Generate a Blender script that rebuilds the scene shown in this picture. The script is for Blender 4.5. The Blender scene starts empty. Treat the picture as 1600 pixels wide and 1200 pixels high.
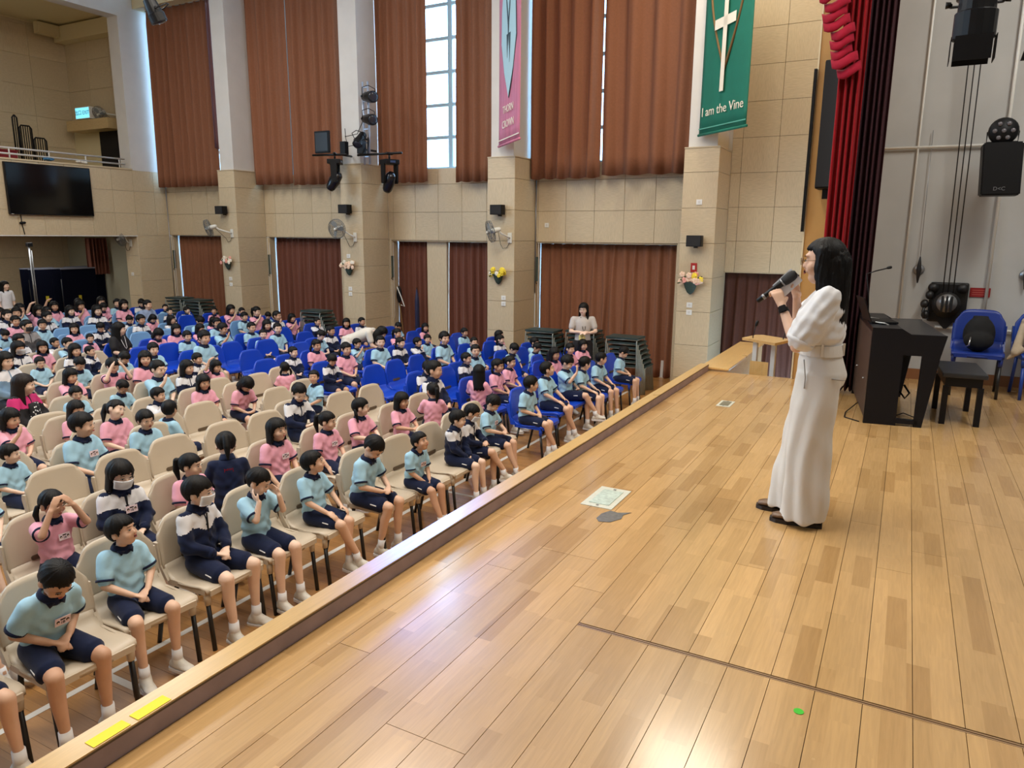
import bpy, bmesh, math, random
import numpy as np
from mathutils import Vector, Matrix, Euler, noise
random.seed(7)
C = bpy.context.scene.collection
SC = bpy.context.scene
PI = math.pi

# ---------------------------------------------------------------- camera, world, lights, exposure
def make_camera():
    y, p, r = math.radians(28.133), math.radians(11.6), math.radians(-0.468)
    f = Vector((math.cos(y)*math.cos(p), math.sin(y)*math.cos(p), -math.sin(p)))
    r0 = Vector((math.sin(y), -math.cos(y), 0)); d0 = f.cross(r0)
    rr = math.cos(r)*r0 + math.sin(r)*d0; dd = -math.sin(r)*r0 + math.cos(r)*d0
    cam = bpy.data.cameras.new('camera'); o = bpy.data.objects.new('camera', cam)
    C.objects.link(o)
    m = Matrix((( rr.x, -dd.x, -f.x, 0), (rr.y, -dd.y, -f.y, 0), (rr.z, -dd.z, -f.z, 2.8), (0,0,0,1)))
    o.matrix_world = m
    cam.sensor_width = 36; cam.lens = 1135.5/1600*36; cam.clip_start = .05; cam.clip_end = 200
    SC.camera = o
make_camera()
W = bpy.data.worlds.new('sky'); SC.world = W; W.use_nodes = True
bg = W.node_tree.nodes['Background']; bg.inputs[0].default_value = (.42, .70, 1, 1); bg.inputs[1].default_value = 9.0
SC.view_settings.view_transform = 'Standard'; SC.view_settings.look = 'None'
SC.view_settings.gamma = 1; SC.view_settings.use_curve_mapping = False
SC.view_settings.exposure = -0.30
def area(name, loc, size, power, col, rot=(0,0,0)):
    l = bpy.data.lights.new(name, 'AREA'); l.shape = 'RECTANGLE'; l.size, l.size_y = size
    l.energy = power; l.color = col
    o = bpy.data.objects.new(name, l); C.objects.link(o); o.location = loc; o.rotation_euler = rot
    return o
for i, (x, y) in enumerate([(1.5,6),(7,6),(1.5,13),(8,13)]):
    area('ceiling_and_fill_light', (x, y, 8.8), (3.5, 2.2), 330, (1, .955, .89))
area('ceiling_and_fill_light', (3.0, 2.6, 8.6), (5, 1.2), 420, (1, .93, .80), (math.radians(34), 0, 0))
area('stage_and_fill_light', (4.0, -1.6, 6.4), (6, 1.0), 70, (1, .94, .84))
area('ceiling_and_fill_light', (11.2, 2.6, 8.8), (1.5, 1.5), 220, (1, .93, .78))  # fill light added to brighten the wall panels by the proscenium
area('stage_and_fill_light', (5.2, -2.2, 7.6), (2.5, 1.2), 210, (1, .99, .93), (0, math.radians(-52), 0))  # fill light added to brighten the wing wall
area('recess_fill', (10.5, 20.2, 2.66), (3, .4), 38, (1, 1, .94))  # unseen fill, added to lift the dark space under the balcony
area('window_daylight', (14.6, 9.2, 6.6), (12, 4.5), 900, (.72, .84, 1), (0, PI/2, 0))

def spot(name, loc, target, power, col, ang, blend, rad):
    l = bpy.data.lights.new(name, 'SPOT'); l.energy = power; l.color = col; l.spot_size = math.radians(ang); l.spot_blend = blend; l.shadow_soft_size = rad
    o = bpy.data.objects.new(name, l); C.objects.link(o); o.location = loc
    o.rotation_euler = (Vector(target)-Vector(loc)).to_track_quat('-Z','Y').to_euler(); return o
spot('reflection_patch_spot', (12.10, 9.00, 3.45), (3.0, 1.80, 1.25), 14000, (.04, .24, 1), 7.5, 1.0, .45)  # added spot imitating the blue reflection on kerb and boards

# ---------------------------------------------------------------- helpers
def lin(c):
    return tuple(((v/255)/12.92 if v/255 <= .04045 else ((v/255+.055)/1.055)**2.4) for v in c)
MATS = {}
def mat(name, col, rough=.6, metal=0, spec=.5, vary=0, bump=0, scale=20, emit=0, alpha=1, coat=0, stretch=None, sheen=0):
    if name in MATS: return MATS[name]
    m = bpy.data.materials.new(name); m.use_nodes = True; nt = m.node_tree; b = nt.nodes['Principled BSDF']
    c = lin(col); b.inputs['Base Color'].default_value = (*c, 1)
    b.inputs['Roughness'].default_value = rough; b.inputs['Metallic'].default_value = metal
    b.inputs['Specular IOR Level'].default_value = spec
    if coat: b.inputs['Coat Weight'].default_value = coat; b.inputs['Coat Roughness'].default_value = .15
    if sheen: b.inputs['Sheen Weight'].default_value = sheen
    if emit:
        b.inputs['Emission Color'].default_value = (*c, 1); b.inputs['Emission Strength'].default_value = emit
    if vary or bump:
        tc = nt.nodes.new('ShaderNodeTexCoord'); mp = nt.nodes.new('ShaderNodeMapping')
        if stretch: mp.inputs['Scale'].default_value = stretch
        nz = nt.nodes.new('ShaderNodeTexNoise'); nz.inputs['Scale'].default_value = scale; nz.inputs['Detail'].default_value = 4
        nt.links.new(tc.outputs['Object'], mp.inputs[0]); nt.links.new(mp.outputs[0], nz.inputs['Vector'])
        if vary:
            cr = nt.nodes.new('ShaderNodeValToRGB')
            cr.color_ramp.elements[0].position = .3; cr.color_ramp.elements[1].position = .7
            cr.color_ramp.elements[0].color = (*[v*(1-vary) for v in c], 1)
            cr.color_ramp.elements[1].color = (*[min(1, v*(1+vary)) for v in c], 1)
            nt.links.new(nz.outputs[0], cr.inputs[0]); nt.links.new(cr.outputs[0], b.inputs['Base Color'])
        if bump:
            bp = nt.nodes.new('ShaderNodeBump'); bp.inputs['Strength'].default_value = bump; bp.inputs['Distance'].default_value = .01
            nt.links.new(nz.outputs[0], bp.inputs['Height']); nt.links.new(bp.outputs[0], b.inputs['Normal'])
    MATS[name] = m; return m
def tag(o, label=None, cat=None, group=None, kind=None):
    if label: o['label'] = label
    if cat: o['category'] = cat
    if group: o['group'] = group
    if kind: o['kind'] = kind
    return o
def empty(name, loc=(0,0,0), rz=0, parent=None):
    o = bpy.data.objects.new(name, None); o.empty_display_size = .1; C.objects.link(o)
    o.location = loc; o.rotation_euler = (0,0,rz)
    if parent: o.parent = parent
    return o
def add(name, me, m=None, parent=None, loc=None, rot=None, scale=None, matrix=None):
    o = bpy.data.objects.new(name, me); C.objects.link(o)
    if m is not None:
        if len(me.materials) == 0: me.materials.append(m)
        if me.materials[0] != m:
            o.material_slots[0].link = 'OBJECT'; o.material_slots[0].material = m
    if parent: o.parent = parent
    if matrix is not None: o.matrix_basis = matrix
    if loc: o.location = loc
    if rot: o.rotation_euler = rot
    if scale: o.scale = scale
    return o
def mesh_of(bm, name, smooth=False, mats=()):
    me = bpy.data.meshes.new(name); bm.normal_update(); bm.to_mesh(me); bm.free()
    if smooth: me.polygons.foreach_set('use_smooth', [True]*len(me.polygons))
    for x in mats: me.materials.append(x)
    return me
def bx(bm, lo, hi, mi=0, M=None):
    vs = [bm.verts.new((x,y,z)) for x in (lo[0],hi[0]) for y in (lo[1],hi[1]) for z in (lo[2],hi[2])]
    fs = [bm.faces.new([vs[i] for i in q]) for q in ((0,1,3,2),(4,6,7,5),(0,4,5,1),(2,3,7,6),(0,2,6,4),(1,5,7,3))]
    for f in fs: f.material_index = mi
    if M is not None: bmesh.ops.transform(bm, matrix=M, verts=vs)
    return vs
def box(name, lo, hi, m, parent=None, bevel=0):
    bm = bmesh.new(); bx(bm, lo, hi)
    if bevel: bmesh.ops.bevel(bm, geom=bm.edges[:], offset=bevel, segments=2, affect='EDGES', profile=.6)
    return add(name, mesh_of(bm, name), m, parent)
def frame(d):
    d = Vector(d).normalized(); u = d.orthogonal().normalized(); return u, d.cross(u), d
def cap(bm, p0, r0, p1, r1, seg=10, round_=True, flat=1.0, up=None, mi=0):
    """tapered capsule, closed"""
    p0, p1 = Vector(p0), Vector(p1)
    d = p1-p0
    if d.length < 1e-6: d = Vector((0,0,1e-4)); p1 = p0+d
    if up is not None:
        w = d.normalized(); v = (Vector(up)-w*Vector(up).dot(w)).normalized(); u = v.cross(w)
    else: u, v, w = frame(d)
    rings = []
    if round_:
        for a in (-75, -50, -25): t = math.radians(a); rings.append((p0+w*r0*math.sin(t), r0*math.cos(t)))
    rings.append((p0, r0)); rings.append((p1, r1))
    if round_:
        for a in (25, 50, 75): t = math.radians(a); rings.append((p1+w*r1*math.sin(t), r1*math.cos(t)))
    pr = None; first = None
    for c, r in rings:
        ring = [bm.verts.new(c+u*(r*math.cos(2*PI*k/seg))+v*(r*flat*math.sin(2*PI*k/seg))) for k in range(seg)]
        if pr:
            for k in range(seg):
                f = bm.faces.new((pr[k], pr[(k+1)%seg], ring[(k+1)%seg], ring[k])); f.material_index = mi
        else: first = ring
        pr = ring
    f = bm.faces.new(first[::-1]); f.material_index = mi
    f = bm.faces.new(pr); f.material_index = mi
def ell(bm, c, r, R=None, seg=14, rings=9, mi=0):
    c = Vector(c); vs = []
    for i in range(1, rings):
        t = PI*i/rings; row = []
        for k in range(seg):
            a = 2*PI*k/seg; p = Vector((r[0]*math.sin(t)*math.cos(a), r[1]*math.sin(t)*math.sin(a), r[2]*math.cos(t)))
            if R is not None: p = R @ p
            row.append(bm.verts.new(c+p))
        vs.append(row)
    tp = Vector((0,0,r[2])); bt = Vector((0,0,-r[2]))
    if R is not None: tp = R @ tp; bt = R @ bt
    T = bm.verts.new(c+tp); B = bm.verts.new(c+bt)
    for k in range(seg):
        k2 = (k+1) % seg
        bm.faces.new((T, vs[0][k], vs[0][k2])).material_index = mi
        bm.faces.new((B, vs[-1][k2], vs[-1][k])).material_index = mi
        for i in range(len(vs)-1): bm.faces.new((vs[i][k], vs[i+1][k], vs[i+1][k2], vs[i][k2])).material_index = mi
def loft(bm, rings, seg=18, close=True, mi=0):
    """rings: (centre, ru, rv, u axis, v axis)"""
    pr = None; first = None; out = []
    for c, ru, rv, u, v in rings:
        c, u, v = Vector(c), Vector(u), Vector(v)
        ring = [bm.verts.new(c+u*(ru*math.cos(2*PI*k/seg))+v*(rv*math.sin(2*PI*k/seg))) for k in range(seg)]
        if pr:
            for k in range(seg): bm.faces.new((pr[k], pr[(k+1)%seg], ring[(k+1)%seg], ring[k])).material_index = mi
        else: first = ring
        pr = ring; out.append(ring)
    if close:
        bm.faces.new(first[::-1]).material_index = mi; bm.faces.new(pr).material_index = mi
    return out
def zl(bm, rings, seg=18, close=True, mi=0):
    """rings: (x,y,z,rx,ry) horizontal"""
    return loft(bm, [((x,y,z), rx, ry, (1,0,0), (0,1,0)) for x,y,z,rx,ry in rings], seg, close, mi)
def tube(bm, pts, r, seg=8, mi=0, closed=False):
    pts = [Vector(p) for p in pts]; n = len(pts); rings = []
    d0 = (pts[1]-pts[0]).normalized(); u = d0.orthogonal().normalized()
    for i, p in enumerate(pts):
        if closed: d = (pts[(i+1)%n]-pts[i-1]).normalized()
        else: d = (pts[min(i+1,n-1)]-pts[max(i-1,0)]).normalized()
        u = (u-d*u.dot(d)).normalized(); v = d.cross(u)
        rings.append([bm.verts.new(p+u*(r*math.cos(2*PI*k/seg))+v*(r*math.sin(2*PI*k/seg))) for k in range(seg)])
    m = n if closed else n-1
    for i in range(m):
        a, b = rings[i], rings[(i+1)%n]
        for k in range(seg): bm.faces.new((a[k], a[(k+1)%seg], b[(k+1)%seg], b[k])).material_index = mi
    if not closed:
        bm.faces.new(rings[0][::-1]).material_index = mi; bm.faces.new(rings[-1]).material_index = mi
def prism(bm, poly, z0, z1, M=None, mi=0):
    """poly in xy, extruded z0..z1, then transformed"""
    a = [bm.verts.new((x,y,z0)) for x,y in poly]; b = [bm.verts.new((x,y,z1)) for x,y in poly]
    n = len(poly)
    bm.faces.new(a[::-1]).material_index = mi; bm.faces.new(b).material_index = mi
    for k in range(n): bm.faces.new((a[k], a[(k+1)%n], b[(k+1)%n], b[k])).material_index = mi
    if M is not None: bmesh.ops.transform(bm, matrix=M, verts=a+b)
def text_mesh(s, size=.1, ext=.001, align='CENTER'):
    cu = bpy.data.curves.new('lettering', 'FONT'); cu.body = s; cu.size = size; cu.extrude = ext; cu.align_x = align; cu.align_y = 'CENTER'
    cu.resolution_u = 3
    o = bpy.data.objects.new('tmp', cu); C.objects.link(o)
    dg = bpy.context.evaluated_depsgraph_get(); dg.update()
    me = bpy.data.meshes.new_from_object(o.evaluated_get(dg)); bpy.data.objects.remove(o); return me
def blob(build, voxel, smooth=4, fac=.5, name='body', adapt=0):
    """union of closed shapes grown into one continuous skin"""
    bm = bmesh.new(); build(bm); me = mesh_of(bm, name)
    o = bpy.data.objects.new('tmp', me); TMP.objects.link(o)
    r = o.modifiers.new('r', 'REMESH'); r.mode = 'VOXEL'; r.voxel_size = voxel; r.use_smooth_shade = True
    if smooth:
        s = o.modifiers.new('s', 'SMOOTH'); s.factor = fac; s.iterations = smooth
    dg = bpy.context.evaluated_depsgraph_get(); dg.update()
    out = bpy.data.meshes.new_from_object(o.evaluated_get(dg)); out.name = name
    bpy.data.objects.remove(o); bpy.data.meshes.remove(me)
    out.materials.clear()
    out.polygons.foreach_set('use_smooth', [True]*len(out.polygons))
    return out
TMP = C

# ---------------------------------------------------------------- materials
def wood_panel(name, vert, base):
    m = bpy.data.materials.new(name); m.use_nodes = True; nt = m.node_tree; b = nt.nodes['Principled BSDF']; N = nt.nodes.new; L = nt.links.new
    tc = N('ShaderNodeTexCoord'); oi = N('ShaderNodeObjectInfo'); mp = N('ShaderNodeMapping')
    mul = N('ShaderNodeVectorMath'); mul.operation = 'MULTIPLY'; mul.inputs[1].default_value = (37, 53, 71)
    L(oi.outputs['Random'], mul.inputs[0]); ad = N('ShaderNodeVectorMath'); L(tc.outputs['Object'], ad.inputs[0]); L(mul.outputs[0], ad.inputs[1])
    mp.inputs['Scale'].default_value = (60, 60, 5) if vert else (5, 5, 60)
    L(ad.outputs[0], mp.inputs[0])
    nz = N('ShaderNodeTexNoise'); nz.inputs['Scale'].default_value = 2.2; nz.inputs['Detail'].default_value = 6; L(mp.outputs[0], nz.inputs['Vector'])
    cr = N('ShaderNodeValToRGB'); c = lin(base)
    cr.color_ramp.elements[0].position = .25; cr.color_ramp.elements[1].position = .75
    cr.color_ramp.elements[0].color = (*[v*.80 for v in c], 1); cr.color_ramp.elements[1].color = (*[min(1,v*1.06) for v in c], 1)
    L(nz.outputs[0], cr.inputs[0])
    hs = N('ShaderNodeHueSaturation'); mr = N('ShaderNodeMapRange'); mr.inputs[3].default_value = .965; mr.inputs[4].default_value = 1.03
    L(oi.outputs['Random'], mr.inputs[0]); L(mr.outputs[0], hs.inputs['Value']); L(cr.outputs[0], hs.inputs['Color']); L(hs.outputs[0], b.inputs['Base Color'])
    b.inputs['Roughness'].default_value = .42
    return m
def strip_floor(name, base, bw, bh, rough, rot=0, dark=.72, light=1.14, coat=.0):
    m = bpy.data.materials.new(name); m.use_nodes = True; nt = m.node_tree; b = nt.nodes['Principled BSDF']; N = nt.nodes.new; L = nt.links.new
    g = N('ShaderNodeNewGeometry'); mp = N('ShaderNodeMapping'); mp.inputs['Rotation'].default_value = (0,0,rot); L(g.outputs['Position'], mp.inputs[0])
    def brick(off, sc):
        k = N('ShaderNodeTexBrick'); k.inputs['Scale'].default_value = 1; k.inputs['Brick Width'].default_value = bw*sc; k.inputs['Row Height'].default_value = bh
        k.inputs['Mortar Size'].default_value = 0; k.offset = off; k.offset_frequency = 2; k.squash_frequency = 3; k.squash = .8
        k.inputs['Color1'].default_value = (0,0,0,1); k.inputs['Color2'].default_value = (1,1,1,1); k.inputs['Mortar'].default_value = (.5,.5,.5,1)
        L(mp.outputs[0], k.inputs['Vector']); return k
    k1 = brick(.37, 1)
    mp2 = N('ShaderNodeMapping'); mp2.inputs['Scale'].default_value = (6, 90, 1); L(mp.outputs[0], mp2.inputs[0])
    nz = N('ShaderNodeTexNoise'); nz.inputs['Scale'].default_value = 1; nz.inputs['Detail'].default_value = 5; nz.inputs['Distortion'].default_value = .6
    # shift the grain by block so that it does not run through
    ad = N('ShaderNodeVectorMath'); ad.operation = 'ADD'; sc = N('ShaderNodeVectorMath'); sc.operation = 'SCALE'; sc.inputs['Scale'].default_value = 40
    L(k1.outputs['Color'], sc.inputs[0]); L(mp2.outputs[0], ad.inputs[0]); L(sc.outputs[0], ad.inputs[1]); L(ad.outputs[0], nz.inputs['Vector'])
    c = lin(base)
    cr = N('ShaderNodeValToRGB'); e = cr.color_ramp.elements; e[0].color = (*[c[0]*dark*1.0, c[1]*dark*.94, c[2]*dark*.86], 1); e[1].color = (*[c[0]*light, c[1]*light, c[2]*light*1.02], 1)
    x = e.new(.4); x.color = (*c, 1); x = e.new(.75); x.color = (*[v*1.04 for v in c], 1)
    L(k1.outputs['Color'], cr.inputs[0])
    n2 = N('ShaderNodeMapRange'); n2.inputs[3].default_value = .80; n2.inputs[4].default_value = 1.16; L(nz.outputs[0], n2.inputs[0])
    big = N('ShaderNodeTexNoise'); big.inputs['Scale'].default_value = 1.3; big.inputs['Detail'].default_value = 3; L(g.outputs['Position'], big.inputs['Vector'])
    b2 = N('ShaderNodeMapRange'); b2.inputs[3].default_value = .90; b2.inputs[4].default_value = 1.08; L(big.outputs[0], b2.inputs[0])
    mu = N('ShaderNodeMath'); mu.operation = 'MULTIPLY'; L(n2.outputs[0], mu.inputs[0]); L(b2.outputs[0], mu.inputs[1])
    oi = N('ShaderNodeObjectInfo'); o2 = N('ShaderNodeMapRange'); o2.inputs[3].default_value = .90; o2.inputs[4].default_value = 1.07; L(oi.outputs['Random'], o2.inputs[0])
    mu2 = N('ShaderNodeMath'); mu2.operation = 'MULTIPLY'; L(mu.outputs[0], mu2.inputs[0]); L(o2.outputs[0], mu2.inputs[1])
    hs = N('ShaderNodeHueSaturation'); L(mu2.outputs[0], hs.inputs['Value']); L(cr.outputs[0], hs.inputs['Color']); L(hs.outputs[0], b.inputs['Base Color'])
    rr = N('ShaderNodeMapRange'); rr.inputs[3].default_value = rough-.02; rr.inputs[4].default_value = rough+.08
    n3 = N('ShaderNodeTexNoise'); n3.inputs['Scale'].default_value = 3; n3.inputs['Detail'].default_value = 2; L(g.outputs['Position'], n3.inputs['Vector']); L(n3.outputs[0], rr.inputs[0]); L(rr.outputs[0], b.inputs['Roughness'])
    if coat: b.inputs['Coat Weight'].default_value = coat; b.inputs['Coat Roughness'].default_value = .14
    return m
PAN = (204, 186, 154)
M_PH = wood_panel('panel_grain_across', False, PAN); M_PV = wood_panel('panel_grain_up', True, PAN)
M_STAGE = strip_floor('stage_parquet', (196, 157, 104), .46, .0775, .22, dark=.80, light=1.12, coat=.4)
M_HALL = strip_floor('hall_parquet', (166, 120, 68), .50, .07, .30, rot=PI/2, coat=.2)
M_PLAIN = strip_floor('kerb_wood', (212, 174, 112), 3.0, .4, .26, coat=.3)
M_JOINT = mat('panel_joint', (96, 80, 62), .8)
M_WHITE = mat('white_paint', (208, 206, 202), .6, vary=.03, scale=3)
M_STAGEWALL = mat('grey_white_plaster', (176, 175, 172), .75, vary=.05, scale=2.5)
M_CURT = mat('brown_curtain', (136, 90, 66), .9, spec=.2, vary=.06, scale=30, sheen=.05)
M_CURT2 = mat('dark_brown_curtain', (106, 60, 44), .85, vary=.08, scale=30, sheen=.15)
M_RED = mat('red_velvet', (140, 12, 24), .85, spec=.2, vary=.12, scale=18, sheen=.05)
M_VAL = mat('crimson_valance', (150, 16, 42), .8, spec=.2, vary=.1, scale=18, sheen=.05)
M_BLACK = mat('black_metal', (15, 15, 17), .4, spec=.3)
M_BLACKP = mat('black_plastic', (12, 12, 14), .5, spec=.25)
M_GREYM = mat('grey_metal', (150, 152, 156), .35, metal=.8)
M_CHROME = mat('chrome', (210, 212, 216), .2, metal=1)
M_WPL = mat('white_plastic', (225, 225, 220), .45)
M_ALU = mat('window_frame_metal', (150, 185, 205), .45)
M_BEIGE = mat('beige_chair_plastic', (196, 182, 162), .42, vary=.02, scale=8)
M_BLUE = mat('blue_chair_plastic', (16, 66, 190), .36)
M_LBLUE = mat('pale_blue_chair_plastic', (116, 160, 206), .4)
M_DGREEN = mat('dark_green_top', (44, 62, 60), .45)
M_HAIR = mat('black_hair', (12,10,10), .5, spec=.22, vary=.3, bump=.25, scale=60, stretch=(3,3,.6))
M_SKIN = mat('skin', (220, 180, 154), .55, vary=.04, scale=14)
M_SKIN2 = mat('skin_tan', (204, 160, 132), .55, vary=.04, scale=14)
M_SKIN3 = mat('skin_pale', (232, 198, 176), .55, vary=.03, scale=14)
M_LIP = mat('lips', (172, 92, 84), .5)
M_EYEW = mat('eye_white', (226, 220, 214), .3)
M_EYE = mat('eye_dark', (22, 16, 14), .2)
M_POLO = mat('pale_blue_polo', (160, 202, 224), .85, vary=.05, bump=.3, scale=14, sheen=.1)
M_PINK = mat('pink_polo', (234, 166, 186), .85, vary=.05, bump=.3, scale=14, sheen=.1)
M_NAVY = mat('navy_cloth', (20, 30, 60), .85, spec=.2, vary=.15, scale=16, sheen=.1)
M_WCL = mat('white_cloth', (222, 222, 226), .85, vary=.03, bump=.25, scale=14)
M_SHOE = mat('white_shoe', (208, 204, 196), .55, vary=.06, scale=40)
M_MASK = mat('white_mask', (242, 244, 247), .8)
def glass_mat():
    m = bpy.data.materials.new('window_glass'); m.use_nodes = True; nt = m.node_tree; nt.nodes.remove(nt.nodes['Principled BSDF'])
    o = nt.nodes['Material Output']; t = nt.nodes.new('ShaderNodeBsdfTransparent'); g = nt.nodes.new('ShaderNodeBsdfGlossy'); g.inputs['Roughness'].default_value = .05
    t.inputs[0].default_value = (.93, .97, 1, 1)
    x = nt.nodes.new('ShaderNodeMixShader'); x.inputs[0].default_value = .06
    nt.links.new(t.outputs[0], x.inputs[1]); nt.links.new(g.outputs[0], x.inputs[2]); nt.links.new(x.outputs[0], o.inputs[0]); return m
M_GLASS = glass_mat()

# ---------------------------------------------------------------- room shell
XW, XP, XC, YB = 13.85, 12.93, 14.09, 18.39
H = 9.3
S = 1.2
def boxes(name, lst, m, parent=None, label=None, kind=None, cat=None):
    bm = bmesh.new()
    for lo, hi in lst: bx(bm, lo, hi)
    o = add(name, mesh_of(bm, name), m, parent)
    if not parent: tag(o, label, cat, None, kind)
    return o
floor = boxes('floor', [((-9, 2.09, -.06), (XW+.9, 23, 0.0))], M_HALL, None, 'varnished hall floor of narrow hardwood strips', 'structure')
ceil = boxes('ceiling', [((-9, -4.6, H), (XW+.9, 19.4, H+.1))], M_WHITE, None, 'white painted hall ceiling', 'structure')
PCACHE = {}
def panel(w, h, parent, loc, axis, vert, t=.014):
    """wall panel, loc = lower near corner of its face; axis Y: width runs along +Y facing -X; axis X: width runs along +X facing -Y; axis N: along Y facing... """
    key = (round(w,3), round(h,3), axis)
    if key not in PCACHE:
        bm = bmesh.new(); g = .0028
        if axis == 'Y': bx(bm, (0, g, g), (t, w-g, h-g))
        elif axis == 'X': bx(bm, (g, 0, g), (w-g, t, h-g))
        es = bm.edges[:]; bmesh.ops.bevel(bm, geom=es, offset=.002, segments=1, affect='EDGES')
        me = mesh_of(bm, 'panel'); me.materials.append(M_PH); PCACHE[key] = me
    return add('panel', PCACHE[key], M_PV if vert else M_PH, parent, loc)
def field(parent, axis, fixed, a0, a1, z0, z1, pw=.6, ph=.6, zref=2.68, aref=0):
    """regular field of panels clipped to the rectangle; zref/aref place the joints"""
    def cuts(lo, hi, p, ref):
        k = math.ceil((lo-ref)/p+1e-3); c = [lo]
        while ref+k*p < hi-1e-3:
            if ref+k*p-c[-1] > .04 : c.append(ref+k*p)
            k += 1
        if hi-c[-1] < .04 and len(c) > 1: c.pop()
        c.append(hi); return c
    zs = cuts(z0, z1, ph, zref); as_ = cuts(a0, a1, pw, aref)
    for i in range(len(as_)-1):
        for j in range(len(zs)-1):
            v = (round((as_[i]-aref)/pw-.01)+round((zs[j]-zref)/ph)) % 2 == 0
            w, h = as_[i+1]-as_[i], zs[j+1]-zs[j]
            loc = (fixed, as_[i], zs[j]) if axis == 'Y' else (as_[i], fixed, zs[j])
            panel(w, h, parent, loc, axis, v)
# window wall: a solid core with openings, panelled below, white above
BAYS = [(2.97,3.575),(6.888,7.50),(10.69,11.29),(14.62,15.19)]          # pilasters in Y
LOW = [(1.15,3.0,2.16),(3.87,6.87,2.65),(8.03,10.61,2.65),(12.15,14.54,2.70),(16.31,18.3,2.72)]
UP = [(3.62,6.86),(7.54,10.66),(11.33,14.60),(15.23,18.33)]
core = []
xs0, xs1 = XW+.014, XW+.42
yy = [-1.0] + [v for l in LOW for v in l[:2]] + [YB+.6]
for k in range(0, len(yy), 2): core.append(((xs0, yy[k], 0), (xs1, yy[k+1], 2.72)))
core.append(((xs0, 1.15, 2.16), (xs1, 3.0, 2.72)))
for a, b, z in LOW: core.append(((XW+.28, a, 0), (xs1, b, .35)))
for a, b, z in LOW[1:]: 
    if z < 2.72: core.append(((xs0, a, z), (xs1, b, 2.72)))
core.append(((xs0, -1.0, 2.72), (xs1, YB+.6, 4.215)))
yy = [-1.0] + [v for l in UP for v in l] + [YB+.6]
for k in range(0, len(yy), 2): core.append(((xs0, yy[k], 4.215), (xs1, yy[k+1], H)))
wall_win = boxes('wall_far', core, M_WHITE, None, 'long side wall with tall windows, tan wood panels below and white paint above', 'structure')
for (a, b, z) in LOW: boxes('joint_backing', [((XW+.010, a-.28 if a > 1.2 else a, z), (XW+.013, b+.25, z+.02))], M_JOINT, wall_win)
# band over the lower openings
field(wall_win, 'Y', XW, 3.575, 6.888, 2.66, 4.215, .62)
field(wall_win, 'Y', XW, 7.50, 10.69, 2.66, 4.215, .62)
field(wall_win, 'Y', XW, 11.29, 14.62, 2.70, 4.215, .62)
field(wall_win, 'Y', XW, 15.19, YB, 2.72, 4.215, .62)
for a, b in [(3.575,3.87),(6.87,6.888),(7.50,8.03),(10.61,10.69),(11.29,12.15),(14.54,14.62),(15.19,16.31),(18.3,YB)]:
    if b-a > .03: field(wall_win, 'Y', XW, a, b, 0, 2.68, 1.2)
field(wall_win, 'Y', XW, .95, 2.97, 2.16, H, .62, .6, 2.72, 2.97-.62*3-.18)
for (a, b, z) in LOW: boxes('reveal', [((XW+.012, b-.012, 0), (XC-.05, b, z)), ((XW+.012, a, 0), (XC-.05, a+.012, z)), ((XW+.012, a, z-.012), (XC-.05, b, z))], M_PV, wall_win)
bmx = bmesh.new()
for (a, b, z0, z1) in [(.9,2.97,2.16,H),(3.575,6.888,2.66,4.21),(7.5,10.69,2.66,4.21),(11.29,14.62,2.70,4.21),(15.19,YB,2.72,4.21)]: bx(bmx, (XW+.0132,a,z0), (XW+.0138,b,z1))
add('joint_backing', mesh_of(bmx,'joint_backing'), M_JOINT, wall_win)
# pier inside the third bay between its two lower curtains
pier = boxes('wall_pier', [((XW+.12, 9.17, 0), (XW+.30, 9.70, 2.65))], M_PV, None, 'narrow tan panelled pier between two brown curtains', 'structure')
# pilasters
for n, (a, b) in enumerate(BAYS):
    p = boxes('pilaster', [((XP+.014, a+.014, 0), (XW, b, 4.26))], M_JOINT, None,
        ['pilaster beside the stage end steps, under the green banner', 'pilaster under the red banner', 'pilaster carrying the two moving head lights', 'farthest pilaster, by the back corner'][n], 'structure')
    zs = [0,.28,.88,1.48,2.08,2.68,3.28,3.88,4.28]
    for i in range(len(zs)-1):
        panel(b-a, zs[i+1]-zs[i], p, (XP, a, zs[i]), 'Y', i % 2 == 0)
        panel(XW-XP, zs[i+1]-zs[i], p, (XP, a, zs[i]), 'X', i % 2 == 1)
    boxes('ledge', [((XP-.01, a-.01, 4.28), (XW, b+.0, 4.30))], M_PH, p)
    boxes('plaster_shaft', [((XP+.06, a+.06, 4.30), (XW, b-.05, H))], M_WHITE, p)
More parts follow.
